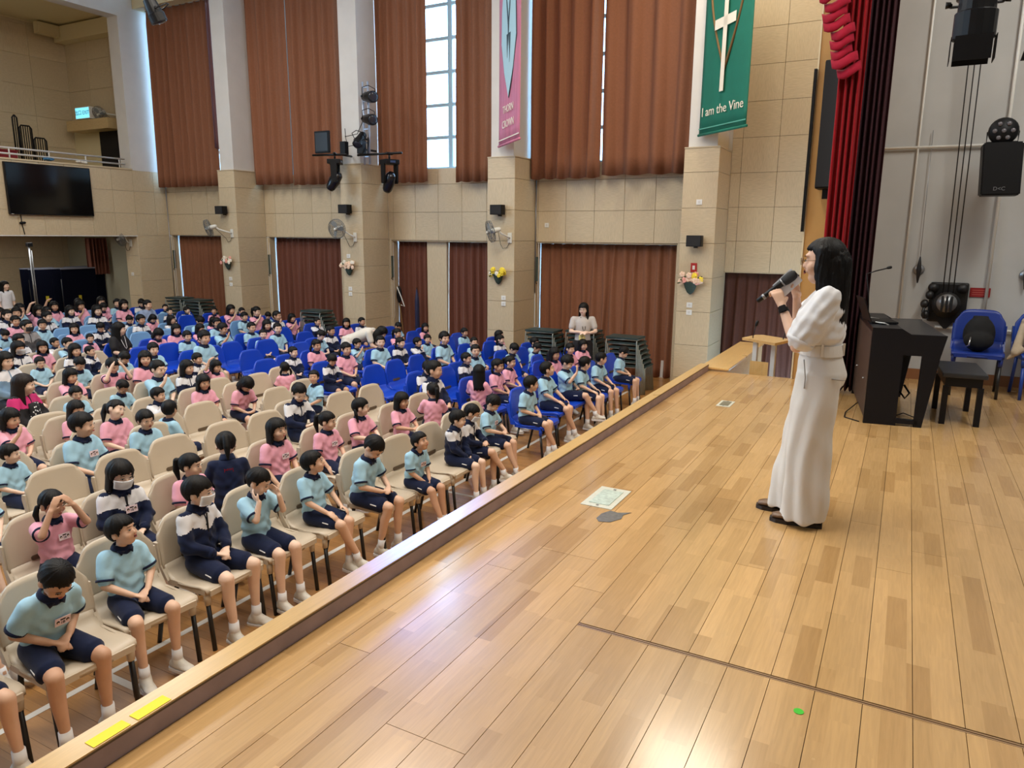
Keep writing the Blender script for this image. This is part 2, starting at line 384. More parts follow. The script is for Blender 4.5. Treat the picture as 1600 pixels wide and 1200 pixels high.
# windows
def window(n, y0, y1, z0, z1, nm, nz, label, x=XW+.25):
    t = empty('window_%d' % n, (x, (y0+y1)/2, z0)); tag(t, label, 'window', None, 'structure')
    bm = bmesh.new(); f = .05; L = (y1-y0)/2; h = z1-z0
    for s in (-1, 1): bx(bm, (-.03, s*L-(f if s > 0 else 0), 0), (.03, s*L+(0 if s > 0 else f), h))
    bx(bm, (-.03,-L,0), (.03,L,f)); bx(bm, (-.03,-L,h-f), (.03,L,h))
    add('window_frame', mesh_of(bm,'window_frame'), M_ALU, t)
    zs = [h*k/nz for k in range(1, nz)]; ys = [-L+2*L*k/nm for k in range(1, nm)]
    bm = bmesh.new(); bx(bm, (-.03,-.055,f), (.03,.055,h-f)); mm = mesh_of(bm,'mullion')
    for y in ys: add('mullion', mm, M_ALU, t, (0,y,0))
    bm = bmesh.new(); bx(bm, (-.025,-L+f,-.035), (.025,L-f,.035)); mt = mesh_of(bm,'transom')
    for z in zs: add('transom', mt, M_ALU, t, (0,0,z))
    bm = bmesh.new(); bx(bm, (-.003,-L/nm+.03,.02), (.003,L/nm-.03,h/nz-.02)); mg = mesh_of(bm,'pane')
    for i in range(nm):
        for j in range(nz): add('pane', mg, M_GLASS, t, (0, -L+2*L*(i+.5)/nm, h*j/nz))
for i, (a, b) in enumerate(UP):
    window(i+1, a, b, 4.215, 8.95, 4, 7, ['tall window behind the curtains beside the green banner','tall bright window seen between two parted brown curtains','tall window hidden behind curtains in the third bay from the stage','tall window in the corner bay'][i])
for i, (a, b, z) in enumerate(LOW):
    window(i+5, a, b, .35, z, 3, 2, ['low window behind the curtain beyond the stage end','low window behind the wide brown curtain','low window behind the pair of narrow curtains','low window behind the curtain with chairs stacked before it','low window behind the farthest curtain'][i], XW+.36)
# back wall (carries the screen), balcony above, deep recess below
XJ = 12.87
bw = boxes('wall_left', [((XJ, YB+.014, 0), (XW, YB+.55, 4.40)), ((-9, YB+.014, 2.70), (XJ, YB+.55, 4.40)), ((XJ, YB, 4.40), (XW+.01, YB+.42, H)), ((-9, YB, 8.2), (XJ, YB+.42, H)), ((-9, YB, 0), (4.5, YB+.5, 2.7))], M_WHITE, None,
    'back wall of the hall carrying the black screen, with a balcony opening above', 'structure')
field(bw, 'X', YB, 7.4, XW, 2.70, 4.40, .60, .58, 2.70, XW-.97-6*.6)
field(bw, 'X', YB, XJ, XW, 0, 2.70, .97, .6, 2.68, XJ)
for i in range(5): panel(.53, .54, bw, (XJ-.014, YB+.01, i*.54), 'Y', i % 2 == 0)
boxes('ledge', [((-9, YB-.02, 4.40), (XJ+.02, YB+.55, 4.44))], M_PH, bw)
boxes('soffit_edge', [((-9, YB-.005, 2.68), (XJ, YB+.03, 2.70))], M_WPL, bw)
# balcony room
M_BALC = wood_panel('balcony_panel', False, (206,178,128)); M_CREAM = mat('cream_paint', (214, 200, 160), .6)
bal = boxes('wall_balcony', [((3, 22.3, 4.4), (XW, 22.5, 8.6)), ((XW, YB+.42, 4.4), (XW+.3, 22.5, 8.6)), ((3, YB+.42, 8.55), (XW, 22.5, 8.7)), ((2.8, YB+.42, 4.2), (3, 22.5, 8.7)), ((3, YB+.55, 4.2), (XW, 22.5, 4.40)), ((12.9, 21.9, 8.2),(XW,22.1,8.5))], M_CREAM, None,
    'panelled room of the balcony behind the white rails', 'structure')
field(bal, 'X', 22.28, 8.4, XW, 4.4, 8.5, 1.05, .8, 4.4, XW)
field(bal, 'Y', XW-.02, YB+.42, 22.28, 5.9, 8.5, 1.0, .8, 4.4, 22.28)
boxes('beam', [((XW-.35, YB+.42, 8.1), (XW-.02, 22.2, 8.5))], M_CREAM, bal)
boxes('door_surround', [((XW-.5, 19.9, 5.62), (XW-.02, 21.8, 5.90))], M_BALC, bal)
boxes('doorway_shade_slab', [((XW-.06, YB+.45, 4.42), (XW-.022, 21.0, 5.75))], mat('doorway_shade', (20,16,14), .9), bal)  # near-black slab stands in for the shade inside a doorway
# lower recess under the balcony
rec = boxes('wall_recess', [((5, 22.6, 0), (15.2, 22.8, 2.9)), ((4.5, YB+.55, 2.70), (15.4, 22.8, 2.9)), ((13.45, YB+.56, 0), (13.65, 22.8, 2.9)), ((4.3, YB+.5, 0), (4.5, 22.8, 2.9))], mat('recess_paint', (168,166,146), .8), None,
    'dim panelled recess under the balcony', 'structure')
field(rec, 'X', 22.58, 9.5, 15.2, 0, 2.7, 1.9, .68, 0, 9.5)
# other hall side, far from the picture, and the walls behind the stage
boxes('wall_right', [((-9.2, 2.0, 0), (-9, 19, H))], M_WHITE, None, 'plain white wall on the other side of the hall', 'structure')
boxes('wall_behind_stage', [((-9.2, -4.8, 0), (XW+.4, -4.6, H)), ((-9.2, -4.6, 0), (-9, 2.1, H))], M_STAGEWALL, None, 'plain wall behind the stage', 'structure')
# ---------------------------------------------------------------- stage
stage = boxes('stage', [((-9, -4.6, 0), (8.80, 1.995, S-.022)), ((8.80, -4.6, 0), (9.51, .62, S-.022))], mat('stage_core', (60,44,30), .8), None, 'raised stage deck of glossy hardwood boards', 'structure')
# boards as pieces: each 0.155 wide, laid along X with a cross seam at X=2.60
BW = .155; bcache = {}
def board(x0, x1, y, n=1):
    k = round(x1-x0, 2)
    if k not in bcache:
        bm = bmesh.new(); bx(bm, (0.0012, .0012, -.02), (x1-x0-.0012, BW-.0012, 0)); bcache[k] = mesh_of(bm, 'board'); bcache[k].materials.append(M_STAGE)
    add('board', bcache[k], None, stage, (x0, y, S))
rnd = random.Random(3)
nb = 0
for j in range(18):
    y = 1.995-(j+1)*BW
    if y > 1.0: segs = []; x = .2
    else: segs = [(.2,1.4),(1.4,2.585)] if j < 12 else [(.2,2.585)]; x = 2.61
    first = True
    while x < 8.79:
        L = rnd.choice([1.2, 1.5, 1.8, 2.1, 2.4]) if not first else rnd.choice([.6,.9,1.2,1.5,1.8,2.1])
        first = False; x2 = min(8.80, x+L)
        if 8.80-x2 < .45: x2 = 8.80
        segs.append((x, x2)); x = x2
    for a, b in segs: board(a, b, y); nb += 1
yl = 1.995-18*BW
o = boxes('board_strip', [((2.61+k*1.8, yl-(j+1)*BW+.001, S-.02), (min(9.51,2.61+(k+1)*1.8)-.002, yl-j*BW-.001, S)) for j in range(8) for k in range(4)], M_STAGE, stage); o['kind'] = 'stuff'
boxes('board_strip', [((-9, -4.6, S-.02), (.198, 1.995, S)), ((.2, -4.6, S-.02), (2.585, yl, S)), ((2.61, -4.6, S-.02), (9.51, yl-8*BW, S)), ((8.80,-.795,S-.02),(9.51,.62,S))], M_STAGE, stage)['kind'] = 'stuff'
boxes('cross_strip', [((2.587, -4.6, S-.02), (2.594, 1.065, S-.001)), ((2.599, -4.6, S-.02), (2.606, 1.065, S-.001))], mat('strip_metal', (150,118,84), .4), stage)
# kerb along the stage edge
kerb = empty('stage_kerb', (0, 2.04, S)); tag(kerb, 'long raised wooden kerb along the stage edge', 'kerb', None, 'structure')
box('kerb_top', (-8.9, -.045, .075), (8.80, .055, .082), M_PLAIN, kerb)
box('kerb_face', (-8.9, -.044, 0), (8.80, .0, .075), mat('purple_grey_paint', (158, 138, 138), .6, vary=.12, scale=9), kerb)
box('stage_front', (-8.9, .0, -1.2), (8.80, .05, .075), mat('stage_front_laminate', (196,166,116), .5), kerb)
box('dark_edge', (-8.9, -.0465, .069), (8.80, -.044, .076), M_JOINT, kerb)
def tape(name, x0, x1, y0, y1, z, m, label, cat='tape', group=None, poly=None):
    bm = bmesh.new()
    if poly: prism(bm, poly, 0, .0012)
    else: prism(bm, [(-(x1-x0)/2,-(y1-y0)/2),((x1-x0)/2,-(y1-y0)/2),((x1-x0)/2,(y1-y0)/2),(-(x1-x0)/2,(y1-y0)/2)], 0, .0012)
    o = add(name, mesh_of(bm, name), m, None, ((x0+x1)/2,(y0+y1)/2,z)); tag(o, label, cat, group); return o
M_YEL = mat('yellow_tape', (246, 222, 30), .5); M_WT = mat('white_line', (214,210,200), .5)
tape('marker_tape', 1.10, 1.22, 2.0, 2.045, S+.083, M_YEL, 'yellow tape on the kerb, the piece nearest the bottom left corner')
tape('marker_tape', 1.245, 1.365, 2.0, 2.045, S+.083, M_YEL, 'yellow tape on the kerb, the farther of the two pieces')
tape('marker_dot', 0,0,0,0, S+.001, mat('green_dot', (60, 190, 40), .5), 'small round green sticker on the stage boards', 'sticker', poly=[(2.432+.017*math.cos(a*PI/8), .171+.017*math.sin(a*PI/8)) for a in range(16)])
# floor sockets
def floor_box(x, y, w, d, lab, dark):
    t = empty('floor_socket', (x, y, S)); tag(t, lab, 'floor socket')
    box('frame', (-w/2,-d/2,0), (w/2,d/2,.004), mat('floor_plate', (206,206,190), .4, vary=.06, scale=30), t)
    box('lid', (-w*.36,-d*.32,.004), (w*.36,d*.32,.007), mat('socket_lid_'+('d' if dark else 'l'), (120,116,96) if dark else (186,200,188), .4, vary=.2, scale=40), t)
    for sx in (-.42, .42): box('screw', (sx*w-.008,-.008,.004), (sx*w+.008,.008,.006), M_GREYM, t)
floor_box(4.065, 1.50, .36, .20, 'pale worn floor socket plate in the middle of the stage', False)
floor_box(7.08, 1.42, .26, .13, 'small framed floor socket near the far stage end', True)
tape('floor_mark', 0,0,0,0, S+.0015, mat('grey_worn_tape', (104,100,92), .7, vary=.2, scale=40), 'torn dark grey tape patch beside the worn socket plate', 'tape', poly=[(3.70,1.34),(3.78,1.30),(3.84,1.31),(3.90,1.28),(3.86,1.35),(3.87,1.40),(3.80,1.43),(3.72,1.43),(3.68,1.40)])
# steps enclosure at the far end of the stage
enc = empty('stair_parapet', (9.7, 1.93, 0)); tag(enc, 'tan boxed parapet continuing the kerb beside the stage steps', 'parapet')
box('parapet_body', (-.90,-.16,0), (1.5,.15,1.225), M_PH, enc); box('parapet_top', (-.92,-.18,1.225), (1.52,.17,1.25), M_PLAIN, enc, .006)
st = empty('steps', (9.6, 1.25, 0)); tag(st, 'wooden steps going down from the stage end', 'steps', None, 'structure')
for i in range(6): box('step', (-.80+i*.28,-.5,0), (-.80+(i+1)*.28,.5,1.2-(i+1)*.17), M_PLAIN, st)
# hall floor: white court lines
def hline(x0,x1,y0,y1,lab):
    tape('court_line', x0,x1,y0,y1, .002, M_WT, lab, 'floor line')
hline(0.4, 12.5, 4.25, 4.30, 'long white court line running under the front row of chairs')
hline(2.46, 2.51, 2.3, 4.25, 'short white court line crossing towards the stage near the front')
hline(6.4, 6.45, 2.3, 6.5, 'white court line towards the stage between beige and blue chairs')
hline(0.4, 12.5, 3.0, 3.04, 'white court line close to the stage front')
bcache2 = {}
fl = floor
for j in range(66):
    x = 1.0+j*.13
    for (ya, yb) in ([(2.12,3.1),(3.1,4.6)] if j % 2 else [(2.12,3.8),(3.8,4.6)]):
        k = round(yb-ya,2)
        if k not in bcache2:
            bm = bmesh.new(); bx(bm, (.001,.001,0), (.129,yb-ya-.001,.0015)); bcache2[k] = mesh_of(bm,'board'); bcache2[k].materials.append(M_HALL)
        add('board', bcache2[k], None, fl, (x, ya, 0))
bxx = boxes('board_gap', [((1.0,2.12,.0002),(9.58,4.6,.0006))], mat('floor_gap', (70,44,24), .8), fl)
# ---------------------------------------------------------------- proscenium and wing
pros = boxes('wall_proscenium', [((8.80, .62, 0), (XW, 1.04, H)), ((-9, .62, 5.9), (8.8, 1.04, H))], mat('proscenium_laminate', (196,150,88), .45, vary=.06, scale=3), None,
    'yellow-brown laminate side of the stage opening', 'structure')
boxes('edge_trim', [((8.785, 1.035, 1.2), (8.80, 1.05, 5.9))], mat('cream_trim', (222,206,170), .5), pros)
wing = boxes('wall_stage_wing', [((9.51, -4.6, 0), (9.7, .62, H))], M_STAGEWALL, None, 'pale grey plaster wall of the stage wing', 'structure')
boxes('baseboard_right', [((9.49, -4.6, S), (9.51, .62, S+.12))], mat('baseboard_wood', (130,84,50), .5), wing)
bm = bmesh.new(); tube(bm, [(9.47,.6,3.78),(9.47,-4.5,3.75)], .015); add('pipe', mesh_of(bm,'pipe',True), M_WPL, wing)
bm = bmesh.new(); tube(bm, [(9.47,.02,S+.2),(9.47,.02,8)], .010); tube(bm, [(9.46,-.80,2.0),(9.46,-.76,8)], .016); add('pipe', mesh_of(bm,'pipe',True), M_WPL, wing)
bm = bmesh.new(); tube(bm, [(9.47,-.35,1.82),(9.47,-4.5,1.80)], .014); add('pipe', mesh_of(bm,'pipe',True), M_WPL, wing)

# ---------------------------------------------------------------- curtains
def curtain(name, y0, y1, x, z0, z1, folds, amp, m, label, seed=0, axis='Y', flare=1.0, hem=.015, pinch=0, group=None, gather=True):
    rn = random.Random(seed); n = max(24, int(folds*16)); nz = 14
    ph = [rn.uniform(-.7,.7) for _ in range(60)]; am = [rn.uniform(.55,1.15) for _ in range(60)]
    bm = bmesh.new(); rows = []
    for j in range(nz+1):
        t = j/nz; z = z0+(z1-z0)*t; row = []
        a = amp*((.75+.35*(1-t)*flare) if gather else 1)
        if t > .93: a *= 1-(t-.93)/.07*.45
        for i in range(n+1):
            u = i/n; f = u*folds; k = int(f); w = am[k % 60]*(1-(f-k))+am[(k+1) % 60]*(f-k)
            pp = f*2*PI+ph[k % 60]*(1-(f-k))+ph[(k+1) % 60]*(f-k)+.35*math.sin(3*t+k*.7)
            sn = math.sin(pp); off = a*w*sn/(abs(sn)+.02)**.3+a*.22*math.sin(2*pp+1.3)
            yy = y0+(y1-y0)*(u+ .010*math.sin(pp*.5+4*t)*(1-abs(2*u-1)))
            if pinch: yy += pinch*math.sin(PI*u)*(t-.5)*.3*math.sin(5*u)
            hz = hem*math.sin(pp*1.0+1) if j == 0 else 0
            row.append(bm.verts.new((x+off, yy, z+hz) if axis == 'Y' else (yy, x+off, z+hz)))
        rows.append(row)
    for j in range(nz):
        for i in range(n): bm.faces.new((rows[j][i], rows[j][i+1], rows[j+1][i+1], rows[j+1][i]))
    me = mesh_of(bm, name, True); o = add(name, me, m)
    so = o.modifiers.new('thickness', 'SOLIDIFY'); so.thickness = .006; so.offset = 0
    tag(o, label, 'curtain', group); return o
def rail(y0, y1, x, z, parent, m=M_GREYM):
    bm = bmesh.new(); tube(bm, [(x,y0,z),(x,y1,z)], .018); r = add('curtain_rail', mesh_of(bm,'curtain_rail',True), m, parent); 
    return r
UPZ = 8.9
ups = [(3.56,5.36,3.93,'wide upper curtain half left of the green banner column, nearer the stage',4,.075,1),(5.42,6.90,3.90,'wide upper curtain half right of the red banner column',5,.075,2),
 (7.72,8.66,3.90,'narrow upper curtain drawn aside between the bright window and the red banner',3.5,.06,3),(9.40,10.74,3.92,'upper curtain between the stage light tree and the bright window',5.5,.05,4),
 (11.65,13.35,3.95,'upper curtain left of the moving head lights, right half of the pair',5.5,.07,5),(13.40,14.86,3.98,'upper curtain beside the second pilaster from the corner, left half of the pair',5,.07,6),
 (15.90,18.25,4.0,'tall upper curtain nearest the back corner, hanging from a visible pelmet',9,.07,7)]
for y0,y1,z0,lab,f,a,sd in ups:
    z1 = 8.45 if sd == 7 else UPZ
    c = curtain('curtain', y0, y1, 13.60, z0, z1, f, a, M_CURT, lab, sd, group=None)
    bm = bmesh.new(); tube(bm, [(13.60,y0-.04,z1+.0),(13.60,y1+.04,z1+.0)], .016); add('curtain_rail', mesh_of(bm,'curtain_rail',True), M_GREYM, c)
t = curtain('curtain', 13.48, 13.68, 0, 4.9, 8.45, 1.5, .04, mat('plum_curtain',(104,62,58),.85), 'dark plum side drape folded back at the corner window curtain', 21, axis='X')
t.location = (0, 15.86, 0)
pel = box('pelmet', (13.30, 15.75, 8.45), (13.84, 18.37, 8.75), M_CREAM); tag(pel, 'cream pelmet box above the corner window curtain', 'pelmet')
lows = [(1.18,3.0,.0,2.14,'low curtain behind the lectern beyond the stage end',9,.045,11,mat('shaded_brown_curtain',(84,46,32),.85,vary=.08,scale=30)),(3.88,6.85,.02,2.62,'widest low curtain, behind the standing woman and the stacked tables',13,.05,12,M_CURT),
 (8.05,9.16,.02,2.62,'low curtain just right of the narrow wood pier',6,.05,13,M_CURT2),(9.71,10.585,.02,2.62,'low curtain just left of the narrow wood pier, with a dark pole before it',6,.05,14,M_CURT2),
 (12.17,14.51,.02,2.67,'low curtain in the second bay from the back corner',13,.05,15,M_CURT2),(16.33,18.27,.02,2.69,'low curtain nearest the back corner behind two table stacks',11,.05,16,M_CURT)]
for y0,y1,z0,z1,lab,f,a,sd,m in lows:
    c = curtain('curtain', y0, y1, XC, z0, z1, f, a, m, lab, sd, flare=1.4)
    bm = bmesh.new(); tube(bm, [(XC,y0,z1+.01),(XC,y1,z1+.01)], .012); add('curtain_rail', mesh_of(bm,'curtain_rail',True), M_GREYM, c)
# red stage curtain and its valance
c = curtain('stage_curtain', .54, .76, 8.06, S+.03, 6.6, 4, .05, M_RED, 'tall red velvet leg curtain at the side of the stage', 31)
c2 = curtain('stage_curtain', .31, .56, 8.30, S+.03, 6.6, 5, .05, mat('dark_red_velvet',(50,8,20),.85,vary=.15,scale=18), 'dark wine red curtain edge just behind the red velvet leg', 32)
val = empty('valance', (0,0,0)); tag(val, 'crimson ruched valance swag at the top of the stage opening', 'valance')
for i in range(17):
    t = i/16; z = 4.33+.085*i; y = .66+.24*min(1, t*1.7)**.8; x = 7.96
    bm = bmesh.new(); rn = random.Random(i); jx, jy, jw = rn.uniform(-.02,.02), rn.uniform(-.03,.03), rn.uniform(.85,1.15)
    rings = []
    for k in range(7):
        a = k/6; rings.append(((x+jx-.045*math.sin(PI*a)-.02*rn.random(), y+jy+(.10-.21*a)*jw, z-.030*math.sin(PI*a*1.5)+.03*a), .046, .018+.012*math.sin(PI*a), (.5,.25,1), (1,0,-.4)))
    loft(bm, rings, 10); add('ruche', mesh_of(bm,'ruche',True), M_VAL, val)
# curtains in the recess under the balcony
curtain('curtain', 12.72, 13.35, 20.5, 1.6, 2.62, 6, .05, M_CURT2, 'short dim curtain inside the recess under the balcony', 41, axis='X')

# ---------------------------------------------------------------- chairs
def rsq(w, h, r, n=5):
    pts = []
    for cx, cy, a0 in ((w/2-r,h/2-r,0),(-w/2+r,h/2-r,90),(-w/2+r,-h/2+r,180),(w/2-r,-h/2+r,270)):
        for k in range(n+1): a = math.radians(a0+90*k/n); pts.append((cx+r*math.cos(a), cy+r*math.sin(a)))
    return pts
def chair_meshes():
    out = {}
    # backrest: curved rounded panel; local facing -Y
    bm = bmesh.new(); nx, nz = 16, 10; w, z0, z1 = .225, .515, .86
    def bp(u, v, off):    # u -1..1, v 0..1
        z = z0+(z1-z0)*v
        ww = w*(1-.03*v)
        # rounded top corners
        if v > .62: ww *= 1-.10*((v-.62)/.38)**2.5
        ztop = z - .085*abs(u)**7*max(0,(v-.45)/.55)**1.5 - .012*u*u*v
        return Vector((u*ww, .205+.055*v-.028*(u*u)+off, ztop))
    for off in (0, .022):
        g = [[bm.verts.new(bp(-1+2*i/nx, j/nz, off)) for i in range(nx+1)] for j in range(nz+1)]
        for j in range(nz):
            for i in range(nx):
                q = (g[j][i], g[j][i+1], g[j+1][i+1], g[j+1][i]); bm.faces.new(q if off == 0 else q[::-1])
        if off == 0: A = g
        else: B = g
    ring = [(0,i) for i in range(nx+1)]+[(j,nx) for j in range(1,nz+1)]+[(nz,i) for i in range(nx-1,-1,-1)]+[(j,0) for j in range(nz-1,0,-1)]
    for k in range(len(ring)):
        a, b = ring[k], ring[(k+1)%len(ring)]
        bm.faces.new((A[a[0]][a[1]], B[a[0]][a[1]], B[b[0]][b[1]], A[b[0]][b[1]]))
    out['backrest'] = mesh_of(bm, 'backrest', True)
    # seat shell: dished seat rising at the rear into the lumbar
    bm = bmesh.new(); ny = 12
    prof = [(-.235,.425),(-.225,.446),(-.17,.452),(-.08,.442),(.02,.434),(.10,.438),(.16,.455),(.195,.49),(.208,.535)]
    for off in (0, 1):
        g = []
        for j, (y, z) in enumerate(prof):
            row = []
            for i in range(nx+1):
                u = -1+2*i/nx; ww = .225*(1-.05*(abs(j-3)/5)); fy = -.02*(1-u*u) if j < 2 else 0
                row.append(bm.verts.new((u*ww, y+fy-(0 if j<6 else .022*(u*u)), z+.012*u*u-(off*.02 if j < 7 else 0)+0)) if not (off and j >= 7) else bm.verts.new((u*ww, y+.02-.022*u*u, z)))
            g.append(row)
        for j in range(len(prof)-1):
            for i in range(nx):
                q = (g[j][i], g[j+1][i], g[j+1][i+1], g[j][i+1]); bm.faces.new(q[::-1] if off == 0 else q)
        if off == 0: A = g
        else: B = g
    m = len(prof)-1
    ring = [(0,i) for i in range(nx+1)]+[(j,nx) for j in range(1,m+1)]+[(m,i) for i in range(nx-1,-1,-1)]+[(j,0) for j in range(m-1,0,-1)]
    for k in range(len(ring)):
        a, b = ring[k], ring[(k+1)%len(ring)]
        bm.faces.new((A[a[0]][a[1]], A[b[0]][b[1]], B[b[0]][b[1]], B[a[0]][a[1]]))
    bmesh.ops.recalc_face_normals(bm, faces=bm.faces)
    out['seat'] = mesh_of(bm, 'seat', True)
    bm = bmesh.new()
    bx(bm, (-.20,-.252,.405), (.20,-.238,.444)); 
    for s in (-1, 1): bx(bm, (min(s*.205,s*.222), -.22, .41), (max(s*.205,s*.222), .15, .45))
    out['seat_skirt'] = mesh_of(bm, 'seat_skirt')
    bm = bmesh.new()
    prism(bm, [(.13,.44),(.20,.44),(.262,.66),(.255,.70),(.215,.70),(.195,.54)], -.012, .012, Matrix(((0,0,1,0),(1,0,0,0),(0,1,0,0),(0,0,0,1))))
    out['side_bracket'] = mesh_of(bm, 'side_bracket')
    bm = bmesh.new(); cap(bm, (0,0,.39), .023, (0,0,.30), .019, 10, False); out['leg_socket'] = mesh_of(bm, 'leg_socket', True)
    bm = bmesh.new(); tube(bm, [(0,0,.34),(0,-.035,0.0)], .0145, 8); out['front_leg'] = mesh_of(bm, 'leg', True)
    bm = bmesh.new(); tube(bm, [(0,0,.40),(0,.10,.0)], .0145, 8); out['rear_leg'] = mesh_of(bm, 'leg', True)
    bm = bmesh.new(); prism(bm, rsq(.16,.035,.016,3), -.001, .006, Matrix(((1,0,0,0),(0,0,1,0),(0,1,0,0),(0,0,0,1)))); out['handle_slot'] = mesh_of(bm, 'handle_slot')
    return out
CM = chair_meshes()
M_LEG = mat('black_chair_leg', (16,16,18), .4)
def chair(loc, rz, m, label, group=None, blue_legs=False, simple=False):
    t = empty('chair', loc, rz); t.scale = (1.14,1.0,1.0); tag(t, label, 'chair', group)
    ml = m if blue_legs else M_LEG
    add('seat', CM['seat'], m, t); add('seat_skirt', CM['seat_skirt'], m, t); add('backrest', CM['backrest'], m, t)
    for s in (-1, 1):
        add('leg', CM['front_leg'], ml, t, (s*.195,-.205,0)); add('leg', CM['rear_leg'], ml, t, (s*.195,.10,0))
        if not simple:
            add('side_bracket', CM['side_bracket'], m, t, (s*.222,0,0)); add('leg_socket', CM['leg_socket'], m, t, (s*.195,-.205,.03))
    if not simple and not blue_legs: add('handle_slot', CM['handle_slot'], M_JOINT, t, (0,.203,.552))
    return t

# ---------------------------------------------------------------- people
def Vv(*a): return Vector(a)
def head_matrix(c, yaw=0, pitch=0, roll=0, s=1.0):
    return Matrix.Translation(c) @ Euler((math.radians(pitch), math.radians(roll), math.radians(yaw)), 'XYZ').to_matrix().to_4x4() @ Matrix.Scale(s, 4)
def head_prims(bm, Hm, adult=False):
    R3 = Hm.to_3x3(); s = R3.col[0].length; R = R3.normalized()
    def e(c, r, e_=None): ell(bm, Hm @ Vector(c), [v*s for v in r], R if e_ is None else R @ e_)
    j = .012 if adult else 0
    e((0,.008,.022), (.074,.090,.086))                       # skull
    e((0,-.022,-.022), (.064,.064,.070-j*0))                 # face
    e((0,-.034,-.070-j), (.040,.042,.034))                   # chin and jaw
    for x in (-1, 1):
        e((x*.036,-.056,-.030), (.026,.026,.028))            # cheeks
        e((x*.074,.008,-.012), (.010,.020,.027))             # ears
    cap(bm, Hm @ Vv(0,-.084,.004), .0065*s, Hm @ Vv(0,-.094,-.022), .0105*s, 8)     # nose
    e((0,-.090,-.026), (.015,.009,.008))
    e((0,-.080,-.050), (.020,.010,.010))                     # lips swell
    e((0,-.074,.030), (.045,.016,.012))                      # brow
def hand(bm, Wp, D, N, side=1, s=1.0, curl=.5, spread=.1, thumb=.7):
    D = Vector(D).normalized(); N = Vector(N); N = (N-D*N.dot(D)).normalized(); Sd = D.cross(N)*side
    Wp = Vector(Wp)
    for o in (-.020,-.007,.007,.020):
        cap(bm, Wp+Sd*o*.6*s, .013*s, Wp+D*.075*s+Sd*o*s*1.1, .0115*s, 8)
    ln = (.034,.040,.038,.030)
    for i in range(4):
        o = (.027-.018*i)*s
        p = Wp+D*.072*s+Sd*o; d = (D+Sd*(spread*(1.5-i)*.35)).normalized(); r = .0092*s
        a = curl*.5
        for k in range(3):
            dd = (d*math.cos(a)+N*math.sin(a)).normalized(); L = ln[i]*s*(1, .72, .6)[k]; q = p+dd*L
            cap(bm, p, r, q, r*.93, 8); p = q; r *= .93; a += curl*.85
    p = Wp+D*.022*s+Sd*.022*s; d = (D*.62+Sd*thumb+N*.35).normalized()
    q = p+d*.036*s; cap(bm, p, .0125*s, q, .0105*s, 8); d2 = (D*.9+Sd*thumb*.25+N*.45).normalized(); cap(bm, q, .0105*s, q+d2*.030*s, .009*s, 8)
SEAT_Z = .45
# ---- pose: joints of a seated child in local space, facing -Y, origin on the floor under the seat centre
ARMS = {
 'lap':   [((-.165,.02,.655),(-.035,-.145,.585),(.75,-.55,-.25)), ((.165,.02,.655),(.04,-.135,.60),(-.75,-.55,-.2))],
 'knees': [((-.165,-.02,.66),(-.075,-.22,.56),(.1,-1,-.3)), ((.165,-.02,.66),(.08,-.22,.56),(-.1,-1,-.3))],
 'down':  [((-.18,.04,.65),(-.15,-.11,.52),(0,-.8,-.6)), ((.175,.03,.655),(.06,-.17,.57),(-.5,-.8,-.3))],
 'head':  [((-.185,-.15,.84),(-.085,-.085,1.00),(.55,.05,.75)), ((.185,-.15,.84),(.085,-.085,1.00),(-.55,.05,.75))],
 'fiddle':[((-.175,-.02,.675),(-.045,-.175,.665),(.8,-.35,.1)), ((.175,-.02,.675),(.045,-.175,.675),(-.8,-.35,.1))],
 'neck':  [((-.15,-.16,.72),(-.11,-.07,.84),(-.1,.75,.5)), ((.15,-.16,.72),(.10,-.08,.88),(.1,.7,.5))],
 'chin':  [((-.12,-.13,.70),(-.035,-.135,.865),(.3,-.05,.9)), ((.165,.02,.655),(.04,-.14,.61),(-.75,-.55,-.1))],
 'upl':   [((.165,.02,.655),(.05,-.14,.60),(-.75,-.5,-.1)), ((-.22,.03,.99),(-.16,-.02,1.16),(.85,-.1,.35))],
 'between':[((-.13,-.03,.65),(-.03,-.17,.53),(.2,-.5,-.8)), ((.13,-.03,.65),(.03,-.17,.53),(-.2,-.5,-.8))],
}
LEGS = {
 'std':   [((-.085,-.29,.475),(-.095,-.30,.10),(0,-1,0)), ((.085,-.29,.475),(.095,-.31,.10),(0,-1,0))],
 'wide':  [((-.13,-.28,.475),(-.12,-.30,.10),(-.2,-1,0)), ((.13,-.28,.475),(.13,-.27,.10),(.2,-1,0))],
 'swing': [((-.075,-.29,.48),(-.06,-.42,.14),(0,-1,.15)), ((.085,-.29,.48),(.085,-.33,.10),(.1,-1,0))],
 'cross': [((-.06,-.29,.485),(.07,-.37,.13),(.25,-1,.1)), ((.07,-.28,.475),(.03,-.29,.10),(-.1,-1,0))],
 'over':  [((-.02,-.30,.545),(.10,-.42,.26),(.5,-.9,.1)), ((.085,-.28,.475),(.085,-.28,.10),(0,-1,0))],
 'adult': [((-.085,-.29,.475),(-.085,-.30,.19),(0,-1,0)), ((.085,-.29,.475),(.095,-.28,.19),(.1,-1,0))],
 'tuck':  [((-.085,-.28,.475),(-.09,-.19,.10),(0,-1,0)), ((.085,-.29,.475),(.09,-.26,.10),(.1,-1,0))],
}
def rot_about(p, piv, ax, deg): return Matrix.Rotation(math.radians(deg), 3, ax) @ (Vector(p)-Vector(piv)) + Vector(piv)
class Fig: pass
